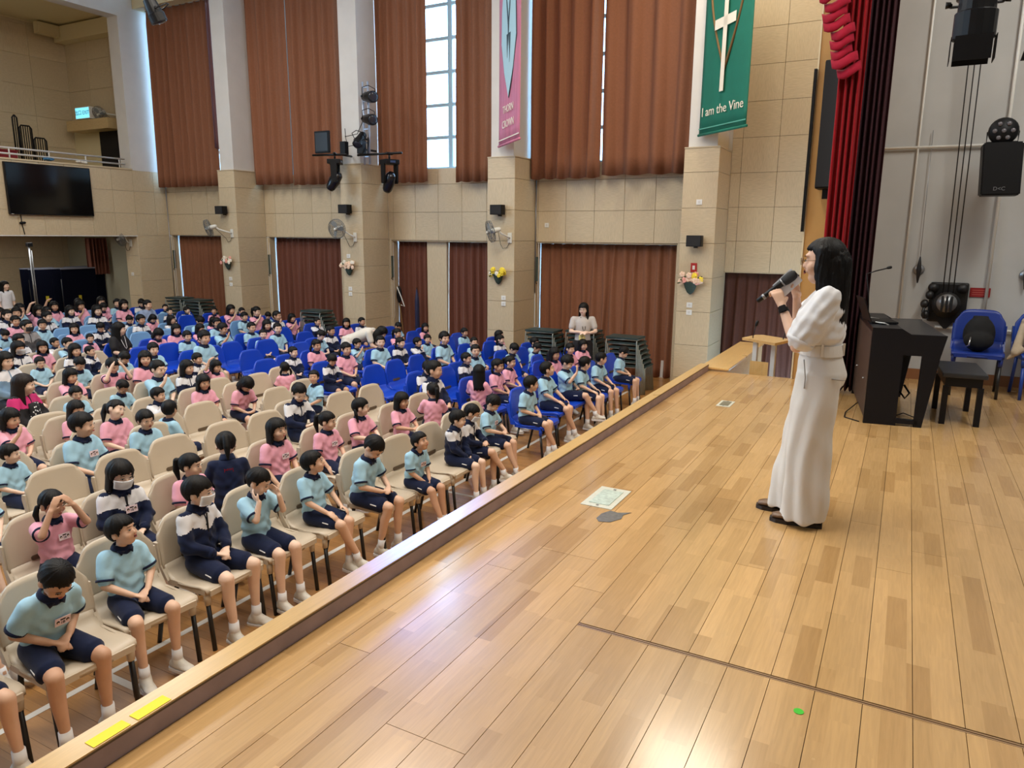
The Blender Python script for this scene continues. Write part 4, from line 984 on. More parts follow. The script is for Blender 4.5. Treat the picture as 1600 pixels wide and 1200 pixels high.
# (kind, kit, x, y, scale, key, row)
SEATS = [
 ('kid', 'B', 2.14, 4.0, 0.997, (88, 905), 0, 2.05, 4.03),
 ('kid', 'B', 2.67, 4.13, 0.916, (193, 832), 0, 2.62, 4.13),
 ('kid', 'J', 3.24, 4.14, 1.015, (316, 770), 0, 3.24, 4.17),
 ('kid', 'B', 3.78, 4.13, 0.941, (404, 752), 0, 3.69, 4.13),
 ('kid', 'B', 4.32, 4.09, 0.902, (489, 723), 0, 4.28, 4.09),
 ('kid', 'B', 4.97, 4.03, 0.982, (582, 699), 0, 4.81, 4.03),
 ('kid', 'B', 5.51, 4.0, 0.83, (657, 690), 0, 5.37, 3.88),
 ('kid', 'J', 6.07, 4.0, 0.867, (715, 655), 0, 6.17, 3.94),
 ('kid', 'J', 6.61, 4.04, 0.879, (730, 648), 0, 6.45, 3.95),
 ('kid', 'B', 7.14, 4.12, 0.875, (762, 633), 0, 6.98, 4.0),
 ('kid', 'B', 8.15, 4.03, 0.933, (830, 600), 0, 8.02, 4.03),
 ('kid', 'B', 8.88, 4.15, 0.985, (855, 577), 0, 8.88, 4.15),
 ('kid', 'B', 9.41, 4.16, 0.968, (889, 567), 0, 9.56, 4.16),
 ('kid', 'B', 9.93, 4.03, 0.926, (914, 568), 0, 9.77, 4.03),
 ('kid', 'B', 10.51, 4.0, 0.909, (933, 563), 0, 10.35, 4.0),
 ('kid', 'B', 11.41, 4.0, 0.875, (970, 552), 0, 11.25, 3.97),
 ('kid', 'P', 2.69, 4.99, 0.904, (80, 788), 1, 2.69, 4.99),
 ('kid', 'J', 3.21, 4.98, 1.017, (191, 744), 1, 3.19, 4.98),
 ('kid', 'P', 3.72, 4.89, 0.904, (301, 729), 1, 3.73, 4.89),
 ('kid', 'J', 4.24, 4.99, 1.015, (363, 700), 1, 4.14, 4.99),
 ('kid', 'P', 4.79, 4.99, 0.977, (436, 673), 1, 4.76, 4.99),
 ('kid', 'P', 5.41, 4.93, 0.898, (515, 659), 1, 5.37, 4.93),
 ('kid', 'P', 6.0, 4.99, 0.927, (567, 637), 1, 5.96, 4.99),
 ('kid', 'P', 6.62, 4.9, 0.876, (631, 627), 1, 6.53, 4.87),
 ('kid', 'P', 7.22, 4.93, 0.893, (674, 609), 1, 7.17, 4.93),
 ('kid', 'J', 7.87, 5.22, 1.264, (682, 569), 1, 7.72, 5.22),
 ('kid', 'P', 8.42, 4.96, 0.94, (749, 581), 1, 8.36, 4.96),
 ('kid', 'P', 8.99, 4.96, 0.924, (781, 572), 1, 8.93, 4.96),
 ('kid', 'P', 9.58, 5.04, 0.873, (800, 566), 1, 9.45, 5.04),
 ('empty', 'blue', 10.11, 5.19, 0.981, (817, 577), 1),
 ('kid', 'P', 10.14, 4.71, 0.922, (874, 552), 1, 10.3, 4.71),
 ('kid', 'P', 10.66, 4.99, 0.809, (850, 560), 1, 10.5, 4.87),
 ('kid', 'P', 11.24, 4.91, 0.874, (888, 547), 1, 11.08, 4.79),
 ('kid', 'P', 11.79, 4.91, 0.863, (905, 542), 1, 11.63, 4.79),
 ('empty', 'beige', 3.33, 5.89, 1.01, (90, 757), 2),
 ('empty', 'beige', 3.87, 5.83, 0.962, (191, 737), 2),
 ('empty', 'beige', 4.43, 5.89, 1.006, (268, 706), 2),
 ('empty', 'beige', 5.06, 5.89, 1.009, (350, 682), 2),
 ('empty', 'beige', 5.59, 5.86, 0.987, (414, 667), 2),
 ('kid', 'J', 6.13, 6.03, 1.009, (464, 612), 2, 6.05, 6.03),
 ('empty', 'beige', 6.79, 5.83, 0.972, (532, 635), 2),
 ('empty', 'beige', 7.35, 5.8, 0.948, (580, 624), 2),
 ('kid', 'J', 8.4, 5.83, 0.908, (666, 574), 2, 8.35, 5.83),
 ('empty', 'blue', 8.95, 5.67, 1.249, (710, 572), 2),
 ('kid', 'J', 9.36, 5.76, 0.87, (731, 561), 2, 9.36, 5.76),
 ('kid', 'B', 9.88, 5.89, 0.951, (744, 549), 2, 9.83, 5.89),
 ('kid', 'B', 10.74, 5.73, 0.851, (800, 544), 2, 10.73, 5.73),
 ('kid', 'B', 11.26, 5.6, 0.83, (827, 545), 2, 11.1, 5.48),
 ('kid', 'B', 11.79, 5.77, 0.78, (837, 536), 2, 11.71, 5.77),
 ('kid', 'B', 3.32, 6.67, 0.803, (20, 710), 3, 3.3, 6.67),
 ('kid', 'B', 3.89, 6.52, 1.069, (133, 665), 3, 3.87, 6.52),
 ('kid', 'P', 4.39, 7.06, 0.958, (184, 641), 3, 4.54, 7.06),
 ('kid', 'B', 4.62, 6.48, 0.926, (222, 659), 3, 4.46, 6.48),
 ('kid', 'B', 5.03, 6.77, 0.897, (270, 638), 3, 4.97, 6.77),
 ('empty', 'beige', 5.56, 6.84, 0.997, (324, 650), 3),
 ('empty', 'beige', 6.61, 6.72, 1.029, (434, 622), 3),
 ('kid', 'B', 7.16, 6.81, 0.852, (485, 590), 3, 7.08, 6.81),
 ('empty', 'blue', 8.52, 6.7, 0.968, (587, 589), 3),
 ('empty', 'blue', 9.07, 6.71, 0.937, (621, 582), 3),
 ('empty', 'blue', 9.65, 6.7, 0.958, (652, 572), 3),
 ('kid', 'B', 10.52, 6.85, 1.065, (697, 529), 3, 10.42, 6.85),
 ('kid', 'B', 11.08, 6.67, 0.821, (742, 535), 3, 11.08, 6.67),
 ('kid', 'J', 11.62, 6.46, 0.583, (784, 541), 3, 11.68, 6.46),
 ('kid', 'P', 12.14, 6.7, 0.837, (782, 524), 3, 12.07, 6.7),
 ('kid', 'P', 3.85, 7.66, 0.932, (19, 655), 4, 3.83, 7.66),
 ('empty', 'beige', 4.38, 7.81, 1.035, (86, 665), 4),
 ('kid', 'P', 4.4, 7.56, 0.892, (122, 641), 4, 4.43, 7.56),
 ('empty', 'beige', 4.92, 7.55, 0.724, (178, 682), 4),
 ('kid', 'J', 5.44, 7.6, 0.83, (249, 618), 4, 5.42, 7.6),
 ('kid', 'P', 6.05, 7.59, 0.908, (320, 598), 4, 6.05, 7.59),
 ('kid', 'P', 6.59, 7.42, 0.907, (374, 603), 4, 6.43, 7.42),
 ('empty', 'beige', 6.63, 7.85, 1.032, (350, 607), 4),
 ('empty', 'beige', 7.17, 7.66, 1.025, (404, 599), 4),
 ('kid', 'P', 7.71, 7.78, 0.604, (434, 588), 4, 7.55, 7.78),
 ('kid', 'J', 8.35, 7.56, 0.844, (517, 562), 4, 8.31, 7.56),
 ('kid', 'P', 8.87, 7.69, 0.983, (542, 546), 4, 8.84, 7.69),
 ('kid', 'B', 9.75, 7.69, 0.989, (596, 535), 4, 9.71, 7.69),
 ('kid', 'J', 10.28, 7.63, 0.871, (627, 536), 4, 10.18, 7.63),
 ('kid', 'J', 10.66, 7.57, 0.782, (654, 536), 4, 10.61, 7.57),
 ('kid', 'B', 11.18, 7.65, 0.762, (669, 532), 4, 11.03, 7.65),
 ('empty', 'blue', 11.71, 7.45, 0.694, (707, 556), 4),
 ('kid', 'B', 12.26, 7.57, 0.768, (727, 521), 4, 12.2, 7.57),
 ('adult', 'pinkjacket', 4.48, 8.53, 0.925, (52, 598), 5),
 ('kid', 'B', 5.0, 8.5, 0.826, (120, 616), 5, 4.98, 8.5),
 ('kid', 'B', 5.53, 8.5, 0.83, (188, 603), 5, 5.53, 8.5),
 ('kid', 'B', 6.07, 8.47, 1.062, (249, 577), 5, 6.07, 8.47),
 ('kid', 'J', 6.59, 8.53, 0.944, (295, 575), 5, 6.56, 8.53),
 ('kid', 'P', 7.13, 8.58, 0.827, (339, 573), 5, 7.07, 8.58),
 ('empty', 'blue', 8.07, 8.47, 1.177, (437, 565), 5),
 ('kid', 'J', 8.57, 8.54, 0.837, (459, 551), 5, 8.54, 8.54),
 ('kid', 'P', 9.11, 8.53, 0.921, (496, 540), 5, 9.07, 8.53),
 ('kid', 'B', 9.93, 8.39, 0.595, (560, 547), 5, 9.93, 8.39),
 ('kid', 'P', 11.29, 8.5, 0.846, (622, 521), 5, 11.24, 8.5),
 ('empty', 'blue', 12.04, 8.5, 0.972, (646, 531), 5),
 ('kid', 'P', 12.59, 8.67, 0.702, (666, 516), 5, 12.43, 8.67),
 ('kid', 'P', 5.49, 9.4, 0.909, (112, 588), 6, 5.47, 9.4),
 ('kid', 'P', 6.11, 9.46, 0.971, (177, 572), 6, 6.09, 9.46),
 ('kid', 'P', 6.65, 9.46, 1.015, (229, 561), 6, 6.59, 9.46),
 ('kid', 'J', 7.42, 9.37, 0.82, (310, 561), 6, 7.39, 9.37),
 ('empty', 'blue', 8.62, 9.4, 0.957, (392, 564), 6),
 ('empty', 'blue', 9.72, 9.31, 1.039, (474, 546), 6),
 ('kid', 'B', 10.24, 9.51, 0.899, (498, 523), 6, 10.16, 9.51),
 ('kid', 'J', 10.79, 9.62, 0.916, (513, 518), 6, 10.63, 9.62),
 ('kid', 'B', 12.4, 9.37, 0.778, (620, 510), 6, 12.35, 9.37),
 ('adult', 'glasses', 5.21, 10.33, 1.021, (9, 548), 7),
 ('kid', 'B', 6.12, 10.3, 0.912, (121, 567), 7, 6.1, 10.3),
 ('kid', 'B', 6.8, 10.3, 0.887, (191, 558), 7, 6.78, 10.3),
 ('kid', 'B', 7.37, 10.33, 0.957, (241, 546), 7, 7.34, 10.33),
 ('kid', 'B', 8.07, 10.2, 1.175, (321, 525), 7, 8.22, 10.2),
 ('empty', 'blue', 8.6, 10.33, 1.038, (331, 552), 7),
 ('empty', 'blue', 9.11, 10.42, 0.96, (365, 550), 7),
 ('empty', 'blue', 9.63, 10.11, 0.998, (411, 544), 7),
 ('kid', 'B', 9.71, 10.42, 0.882, (412, 523), 7, 9.68, 10.42),
 ('kid', 'B', 10.24, 10.44, 1.001, (434, 514), 7, 10.08, 10.44),
 ('empty', 'blue', 10.84, 10.3, 1.008, (477, 530), 7),
 ('kid', 'P', 11.81, 10.26, 0.898, (542, 505), 7, 11.81, 10.26),
 ('kid', 'J', 12.36, 10.27, 0.854, (566, 503), 7, 12.32, 10.27),
 ('kid', 'B', 6.03, 11.1, 0.628, (65, 577), 8, 6.03, 11.1),
 ('kid', 'J', 6.66, 11.23, 0.96, (118, 548), 8, 6.64, 11.23),
 ('kid', 'J', 7.2, 11.49, 0.748, (143, 552), 8, 7.04, 11.49),
 ('empty', 'blue', 7.91, 11.25, 1.255, (221, 540), 8),
 ('empty', 'blue', 8.44, 11.23, 1.046, (265, 547), 8),
 ('kid', 'B', 8.87, 11.28, 0.914, (285, 527), 8, 8.71, 11.28),
 ('kid', 'B', 9.5, 11.23, 1.018, (350, 514), 8, 9.47, 11.23),
 ('kid', 'B', 10.02, 11.12, 0.961, (395, 512), 8, 10.06, 11.12),
 ('kid', 'P', 10.55, 11.2, 0.958, (418, 508), 8, 10.52, 11.2),
 ('empty', 'blue', 11.09, 11.18, 0.735, (440, 537), 8),
 ('kid', 'J', 11.94, 11.17, 0.827, (496, 503), 8, 11.91, 11.17),
 ('kid', 'J', 6.14, 11.94, 1.018, (30, 545), 9, 6.2, 11.94),
 ('kid', 'P', 6.66, 12.1, 0.924, (68, 543), 9, 6.65, 12.1),
 ('kid', 'B', 7.19, 12.22, 0.912, (107, 537), 9, 7.12, 12.22),
 ('adult', 'black', 8.01, 12.1, 1.023, (187, 502), 9),
 ('kid', 'P', 8.59, 11.98, 0.95, (245, 521), 9, 8.6, 11.98),
 ('kid', 'P', 9.13, 12.1, 0.962, (276, 515), 9, 9.11, 12.1),
 ('kid', 'P', 9.66, 12.07, 0.886, (314, 514), 9, 9.63, 12.07),
 ('kid', 'B', 10.19, 12.17, 0.987, (341, 505), 9, 10.13, 12.17),
 ('kid', 'J', 11.54, 12.01, 1.018, (434, 494), 9, 11.58, 12.01),
 ('kid', 'P', 12.07, 12.03, 0.863, (457, 497), 9, 12.04, 12.03),
 ('kid', 'P', 12.59, 12.11, 0.825, (477, 495), 9, 12.52, 12.11),
 ('kid', 'J', 6.79, 13.0, 0.981, (31, 532), 10, 6.77, 13.0),
 ('kid', 'J', 7.32, 12.91, 0.653, (88, 543), 10, 7.3, 12.91),
 ('kid', 'P', 7.93, 12.9, 0.696, (143, 534), 10, 7.93, 12.9),
 ('empty', 'blue', 9.13, 13.0, 1.018, (221, 530), 10),
 ('empty', 'blue', 9.7, 12.97, 0.98, (262, 527), 10),
 ('kid', 'B', 10.35, 13.0, 0.954, (310, 501), 10, 10.32, 13.0),
 ('kid', 'P', 10.88, 13.09, 0.838, (334, 502), 10, 10.78, 13.09),
 ('kid', 'B', 11.46, 12.89, 0.919, (383, 495), 10, 11.47, 12.89),
 ('kid', 'P', 11.98, 13.03, 1.034, (402, 487), 10, 11.95, 13.03),
 ('kid', 'B', 12.53, 13.18, 0.766, (416, 494), 10, 12.37, 13.18),
 ('adult', 'hoodie', 7.39, 13.84, 0.965, (43, 504), 11),
 ('kid', 'P', 8.23, 13.87, 0.941, (117, 514), 11, 8.23, 13.87),
 ('kid', 'J', 8.75, 13.87, 0.913, (156, 511), 11, 8.72, 13.87),
 ('kid', 'J', 9.67, 13.9, 0.997, (221, 500), 11, 9.65, 13.9),
 ('kid', 'J', 10.37, 13.87, 0.878, (269, 500), 11, 10.35, 13.87),
 ('kid', 'P', 12.01, 13.9, 1.023, (362, 484), 11, 11.98, 13.9),
 ('kid', 'P', 12.53, 13.99, 0.873, (378, 487), 11, 12.37, 13.99),
 ('kid', 'B', 7.43, 14.74, 0.822, (6, 522), 12, 7.41, 14.74),
 ('kid', 'B', 8.18, 14.77, 0.981, (68, 508), 12, 8.16, 14.77),
 ('empty', 'blue', 8.72, 14.85, 1.082, (99, 520), 12),
 ('empty', 'blue', 9.25, 14.87, 1.189, (137, 510), 12),
 ('kid', 'J', 9.95, 14.74, 0.88, (201, 499), 12, 9.93, 14.74),
 ('kid', 'P', 10.51, 14.74, 0.835, (237, 497), 12, 10.48, 14.74),
 ('empty', 'blue', 11.6, 14.8, 1.061, (292, 500), 12),
 ('kid', 'P', 12.21, 14.74, 0.853, (335, 486), 12, 12.18, 14.74),
 ('kid', 'P', 8.15, 15.67, 1.021, (25, 502), 13, 8.14, 15.67),
 ('kid', 'J', 8.77, 15.62, 1.085, (76, 495), 13, 8.75, 15.62),
 ('kid', 'J', 9.93, 15.75, 1.342, (151, 477), 13, 9.89, 15.75),
 ('adult', 'man', 11.09, 15.64, 1.001, (231, 469), 13),
 ('kid', 'J', 11.64, 15.64, 0.823, (265, 487), 13, 11.62, 15.64),
 ('kid', 'J', 12.19, 15.65, 0.742, (293, 487), 13, 12.12, 15.65),
 ('kid', 'J', 8.22, 16.35, 1.269, (11, 487), 14, 8.34, 16.35),
 ('kid', 'B', 8.75, 16.68, 1.128, (27, 489), 14, 8.71, 16.68),
 ('kid', 'P', 9.28, 16.81, 1.591, (59, 467), 14, 9.24, 16.81),
 ('kid', 'B', 9.28, 16.32, 1.221, (74, 484), 14, 9.14, 16.32),
 ('kid', 'J', 9.81, 16.49, 1.059, (111, 486), 14, 9.74, 16.49),
 ('kid', 'J', 10.39, 16.51, 0.798, (153, 492), 14, 10.37, 16.51),
 ('kid', 'P', 11.14, 16.6, 1.112, (195, 476), 14, 11.12, 16.6),
 ('kid', 'B', 11.67, 16.48, 0.711, (230, 488), 14, 11.61, 16.48),
 ('kid', 'B', 12.22, 16.55, 0.818, (259, 481), 14, 12.19, 16.55),
 ('kid', 'J', 8.71, 17.39, 1.05, (1, 489), 15, 8.74, 17.39),
 ('kid', 'B', 9.24, 17.53, 1.504, (30, 468), 15, 9.23, 17.53),
 ('kid', 'P', 9.99, 17.71, 1.073, (86, 479), 15, 10.1, 17.71),
 ('kid', 'P', 10.52, 17.19, 1.133, (126, 477), 15, 10.4, 17.19),
 ('kid', 'P', 10.57, 17.73, 1.351, (122, 466), 15, 10.69, 17.73),
 ('kid', 'P', 11.11, 17.32, 0.976, (160, 479), 15, 11.01, 17.32),
 ('kid', 'P', 11.13, 17.73, 1.363, (158, 463), 15, 11.27, 17.73),
 ('kid', 'B', 11.65, 17.55, 1.019, (184, 474), 15, 11.57, 17.55),
 ('kid', 'J', 12.18, 17.48, 0.973, (220, 473), 15, 12.16, 17.48),
 ('kid', 'B', 1.56, 4.08, 0.95, (-1, 1100), 0, 1.56, 4.05),
 ('kid', 'B', 2.06, 4.97, 0.95, (-1, 860), 1, 2.04, 4.97),
 ('kid', 'B', 2.62, 5.86, 0.92, (-1, 800), 2, 2.6, 5.86)]
NEAR = {
 (88,905): dict(p=dict(arms='lap',legs='wide',hpitch=32,lean=24), hair='crop', tg=1, lab='boy in the nearest chair, head bowed, name card on his pale blue polo', sk=2),
 (193,832): dict(p=dict(arms='lap',legs='wide',hyaw=28,hpitch=-12), hair='short', mood='open', lab='boy in pale blue polo with a bowl haircut, looking up, mouth open, hands clasped'),
 (316,770): dict(p=dict(arms='lap',legs='wide',hyaw=25,hpitch=4,jacket=True), hair='short', mask=1, lab='boy in a front row chair wearing a white face mask and navy and white jacket', sk=3),
 (404,752): dict(p=dict(arms='neck',legs='std',hyaw=22,hpitch=22,lean=6), hair='crop', lab='boy touching his neck with both hands, front row beside the masked boy'),
 (489,723): dict(p=dict(arms='knees',legs='cross',hyaw=34,hpitch=-14), hair='short', lab='boy gazing upward with one hand on his knee and ankles crossed, front row'),
 (582,699): dict(p=dict(arms='fiddle',legs='tuck',hpitch=40,lean=16), hair='crop', lab='boy bending over to fiddle with his hands, face hidden, front row'),
 (657,690): dict(p=dict(arms='between',legs='swing',hyaw=5,hpitch=-26,lean=12), hair='short', tg=1, lab='small boy looking up at the ceiling with hands between his knees', sk=2),
 (715,655): dict(p=dict(arms='between',legs='std',hyaw=14,hpitch=2,lean=7,jacket=True), hair='short', lab='boy in a navy and white jacket without mask, front row middle', sk=3),
 (730,648): dict(p=dict(arms='fiddle',legs='over',hyaw=20,hpitch=20,lean=8,jacket=True), hair='crop', mask=1, lab='masked child with one shoe resting over the other knee, front row middle'),
 (762,633): dict(p=dict(arms='fiddle',legs='swing',hpitch=34,hyaw=8,lean=9), hair='short', tg=1, lab='boy in pale blue polo picking his fingers, last beige chair of the front row'),
 (830,600): dict(p=dict(arms='lap',legs='cross',hyaw=42,hpitch=-6,lean=8), hair='short', mood='open', gl=1, lab='boy with glasses and open mouth on the first blue chair of the front row'),
 (855,577): dict(p=dict(arms='knees',legs='cross',hyaw=34,hpitch=-14), hair='crop', lab='smiling boy beside the boy with glasses in the blue front row chairs'),
 (889,567): dict(p=dict(arms='chin',legs='over',hyaw=14,hpitch=26), hair='short', tg=1, lab='boy holding one hand to his face and crossing his legs, blue front row chairs'),
 (914,568): dict(p=dict(arms='knees',legs='std',hyaw=45,hpitch=6,lean=8), hair='short', lab='boy in pale blue polo looking sideways at the stage, fifth of the blue front row'),
 (933,563): dict(p=dict(arms='knees',legs='std',hyaw=45,hpitch=6,lean=8), hair='crop', lab='boy in pale blue polo looking at the stage, fourth of the blue front row'),
 (970,552): dict(p=dict(arms='lap',legs='std',hyaw=10,hpitch=36,lean=9), hair='short', lab='boy looking down at his lap at the far end of the front row'),
 (80,788): dict(p=dict(arms='head',legs='std',hyaw=8,hpitch=8), hair='twin', tg=1, kit='P', lab='girl in pink polo holding both hands to her forehead', sk=2),
 (191,744): dict(p=dict(arms='lap',legs='over',hyaw=4,hpitch=10,jacket=True), hair='bob', mask=1, tg=1, lab='girl in navy and white jacket with a white mask, second row', sk=3),
 (301,729): dict(p=dict(arms='lap',legs='std',hyaw=30,hpitch=2), hair='pony', kit='P', lab='girl in pink polo right behind the masked boy of the front row'),
 (363,700): dict(p=dict(arms='fiddle',legs='std',hpitch=20,lean=14,jacket=True), hair='pony', rz=2.5, back=1, lab='child turned backward in a plain navy jacket with small lettering on the back'),
 (436,673): dict(p=dict(arms='down',legs='std',hyaw=4,hpitch=-4), hair='bob', kit='P', tg=1, lab='girl in pink polo with a fringe and a name card, facing the camera, second row'),
 (515,659): dict(p=dict(arms='down',legs='std',hyaw=26,hpitch=4), hair='pony', kit='P', tg=1, lab='girl in pink polo with a thin braid over her shoulder, second row'),
 (567,637): dict(p=dict(arms='fiddle',legs='std',hyaw=40,hpitch=0), hair='twin', kit='P', lab='girl in pink polo laughing to the side, hands raised, second row', mood='open'),
 (631,627): dict(p=dict(arms='fiddle',legs='std',hyaw=4,hpitch=4), hair='bob', kit='P', mood='open', lab='smiling girl in pink polo with a navy collar and fringe, second row'),
 (674,609): dict(p=dict(arms='fiddle',legs='std',hyaw=26,hpitch=0), hair='pony', kit='P', rz=2.2, lab='girl in pink polo turned away with a long low ponytail, second row'),
 (749,581): dict(p=dict(arms='lap',legs='std',hyaw=30,hpitch=2), hair='long', kit='P', rz=1.7, lab='girl in pink polo with long loose hair turned away, behind the boy picking his fingers'),
 (781,572): dict(p=dict(arms='lap',legs='std',hyaw=4,hpitch=2), hair='twin', kit='P', lab='girl in pink polo with pulled back hair, behind the boy with glasses'),
 (800,566): dict(p=dict(arms='lap',legs='std',hyaw=4,hpitch=2), hair='pony', kit='P', lab='girl in pink polo beside the one with pulled back hair, nearer the blue chair'),
 (850,560): dict(p=dict(arms='lap',legs='std',hyaw=30,hpitch=2), hair='long', kit='P', rz=1.2, lab='girl with long black hair turned away, behind the smiling boy'),
}
FARP = [dict(arms='lap',legs='std',hyaw=0,hpitch=4,near=False), dict(arms='lap',legs='std',hyaw=28,hpitch=0,near=False), dict(arms='lap',legs='cross',hyaw=-22,hpitch=0,near=False),
 dict(arms='fiddle',legs='std',hyaw=8,hpitch=32,lean=10,near=False), dict(arms='chin',legs='std',hyaw=18,hpitch=8,near=False), dict(arms='down',legs='swing',hyaw=44,hpitch=-8,near=False)]
FARJ = [dict(arms='lap',legs='std',hyaw=16,hpitch=2,jacket=True,near=False), dict(arms='fiddle',legs='std',hyaw=-16,hpitch=24,lean=8,jacket=True,near=False), dict(arms='chin',legs='std',hyaw=30,hpitch=0,jacket=True,near=False)]
FAR = {
 (133,665): dict(p=FARP[1], hair='short', kit='B', tg=1, lab='boy in pale blue polo with name card among the empty beige chairs'),
 (222,659): dict(p=FARP[0], hair='short', gl=1, mood='open', lab='boy with glasses and parted lips among the empty beige chairs'),
 (270,638): dict(p=FARP[1], hair='crop', rz=1.5, lab='boy in pale blue polo seen from behind, turned to the right'),
 (20,710): dict(p=FARP[1], hair='short', lab='boy in pale blue polo at the left edge, fourth row from the stage'),
 (184,641): dict(p=dict(arms='lap',legs='std',hyaw=20,hroll=26,hpitch=0,near=False), hair='pony', lab='girl in pink polo tilting her head to one side'),
 (374,603): dict(p=dict(arms='fiddle',legs='std',hyaw=0,hpitch=40,lean=26,near=False), hair='bob', lab='girl in pink polo bent forward over the empty beige chair'),
 (464,612): dict(p=FARJ[1], hair='crop', lab='boy in navy and white jacket looking down among beige chairs'),
 (485,590): dict(p=FARP[5], hair='crop', rz=-1.8, lab='boy in pale blue polo leaning and looking to the left'),
 (434,588): dict(p=FARP[0], hair='twin', rz=2.7, lab='girl with black bunches seen from behind, beside the empty beige chairs'),
 (339,573): dict(p=dict(arms='upl',legs='std',hyaw=10,hpitch=10,near=False), hair='bob', lab='girl in pink polo with one arm arched over her head'),
 (177,572): dict(p=dict(arms='head',legs='std',hyaw=10,hpitch=20,near=False), hair='short', lab='boy in pink shirt with both arms folded over his head'),
 (59,467): dict(p=dict(arms='upl',legs='std',hyaw=10,hpitch=10,near=False), hair='bob', lab='girl raising an arm in the last rows near the left edge'),
 (86,479): dict(p=dict(arms='upl',legs='std',hyaw=-10,hpitch=0,near=False), hair='long', lab='girl in pink with a raised arm in front of the dark folded tables'),
 (120,616): dict(p=FARP[0], hair='short', gl=1, lab='boy with glasses in pale blue polo next to the woman in pink and black'),
 (188,603): dict(p=FARP[3], hair='crop', gl=1, lab='boy with glasses looking down, pale blue polo, left part of the hall'),
 (65,577): dict(p=FARP[0], hair='short', gl=1, lab='boy with glasses in front of the woman with the grey mask'),
 (30,545): dict(p=FARJ[0], hair='bob', mask=1, lab='child with a pale mask beside the woman in the light blue cardigan'),
 (153,492): dict(p=FARJ[0], hair='short', mask=1, lab='boy with a white mask far back before the dark folded tables'),
 (782,524): dict(p=FARP[5], hair='long', lab='girl with a white headband at the edge of the blue chairs by the wall'),
 (560,547): dict(p=FARP[4], hair='short', gl=1, lab='boy with glasses in pale blue polo in front of the bending woman'),
 (517,562): dict(p=FARJ[1], hair='short', lab='boy in navy and white jacket with a dark bag on his lap'),
 (827,545): dict(p=FARP[3], hair='crop', lab='boy in pale blue polo bowing over a bag, near the stacked tables'),
}
rows_seen = {}
for s in SEATS: rows_seen.setdefault(s[6], []).append(s)
rk = random.Random(11)
HB = ['short','crop','short','crop','short']; HG = ['bob','long','pony','twin','bob','pony']
M_HAIRB = mat('dark_brown_hair', (28,20,17), .5, spec=.25, vary=.3, bump=.25, scale=60, stretch=(3,3,.6))
bags = []
for row, lst in sorted(rows_seen.items()):
    lst.sort(key=lambda s: s[2]); nk = 0; ne = 0
    for ci, (kind, kit, x, y, sc, key, _, *bp) in enumerate(lst):
        where = '%s row from the stage, %s %%s from the left' % (ORD[row], ORD[ci])
        # chair
        if kind == 'empty':
            col = 'beige' if kit == 'beige' else 'blue'
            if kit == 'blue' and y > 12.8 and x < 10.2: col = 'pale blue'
        else:
            col = 'beige' if (y < 4.5 and x < 7.5) or (4.5 <= y < 9.6 and x < 7.75) or (y >= 9.6 and x < 7.3) else 'blue'
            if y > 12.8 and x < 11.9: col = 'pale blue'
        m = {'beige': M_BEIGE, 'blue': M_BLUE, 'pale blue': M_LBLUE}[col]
        cr = rk.uniform(-.06,.06)
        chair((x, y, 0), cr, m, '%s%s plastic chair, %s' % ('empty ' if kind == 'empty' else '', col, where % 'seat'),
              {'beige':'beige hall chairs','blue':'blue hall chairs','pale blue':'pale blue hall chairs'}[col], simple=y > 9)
        if kind != 'kid': continue
        d = NEAR.get(key) or FAR.get(key) or {}
        look = math.degrees(math.atan2(4.3-x, y-.45))
        kt = d.get('kit', kit)
        if 'p' in d: P = d['p']
        elif kt == 'J': P = FARJ[rk.choice([0,0,1,2])] 
        else: P = FARP[rk.choice([0,1,1,3,4,5]) if look > 0 else rk.choice([0,0,2,2,3,4])]
        hair = d.get('hair') or (rk.choice(HB) if (kt == 'B' or (kt == 'J' and rk.random() < .6)) else rk.choice(HG))
        girl = kt == 'P' or hair in ('bob','long','pony','twin')
        F = pose(**P)
        rz = d.get('rz', cr+rk.uniform(-.14,.14)+(0 if key in NEAR else math.radians(max(-20,min(20,look*.35)))))
        clothes = {'B':'pale blue polo','P':'pink polo','J':'navy and white jacket'}[kt]
        lab = d.get('lab') or '%s in %s, %s' % ('girl' if girl else 'boy', clothes, '%s row from the stage, %s seat from the left' % (ORD[row], ORD[ci]))
        sk = {1:M_SKIN,2:M_SKIN2,3:M_SKIN3}[d.get('sk', rk.choice([1,1,2,3]))]
        s2 = max(.80, min(1.12, sc))
        b = place_child(F, (bp[0], bp[1], SEAT_Z*(1-s2)), rz, hair, kt, lab, s2, sk, d.get('mood',''), M_MASK if d.get('mask') else None, bool(d.get('gl')), bool(d.get('tg')), group='seated school children')
        if d.get('back'):
            tx = add('back_lettering', _E, M_RED, b, matrix=Matrix.Translation(F.T((0,.176,.79))) @ Matrix.Rotation(PI,4,'Z') @ Matrix.Rotation(PI/2,4,'X'))
            for o in b.children:
                if o.name.startswith('jacket'): 
                    o.material_slots[1].link = 'OBJECT'; o.material_slots[1].material = M_NAVY
        if key == (30,545): pass
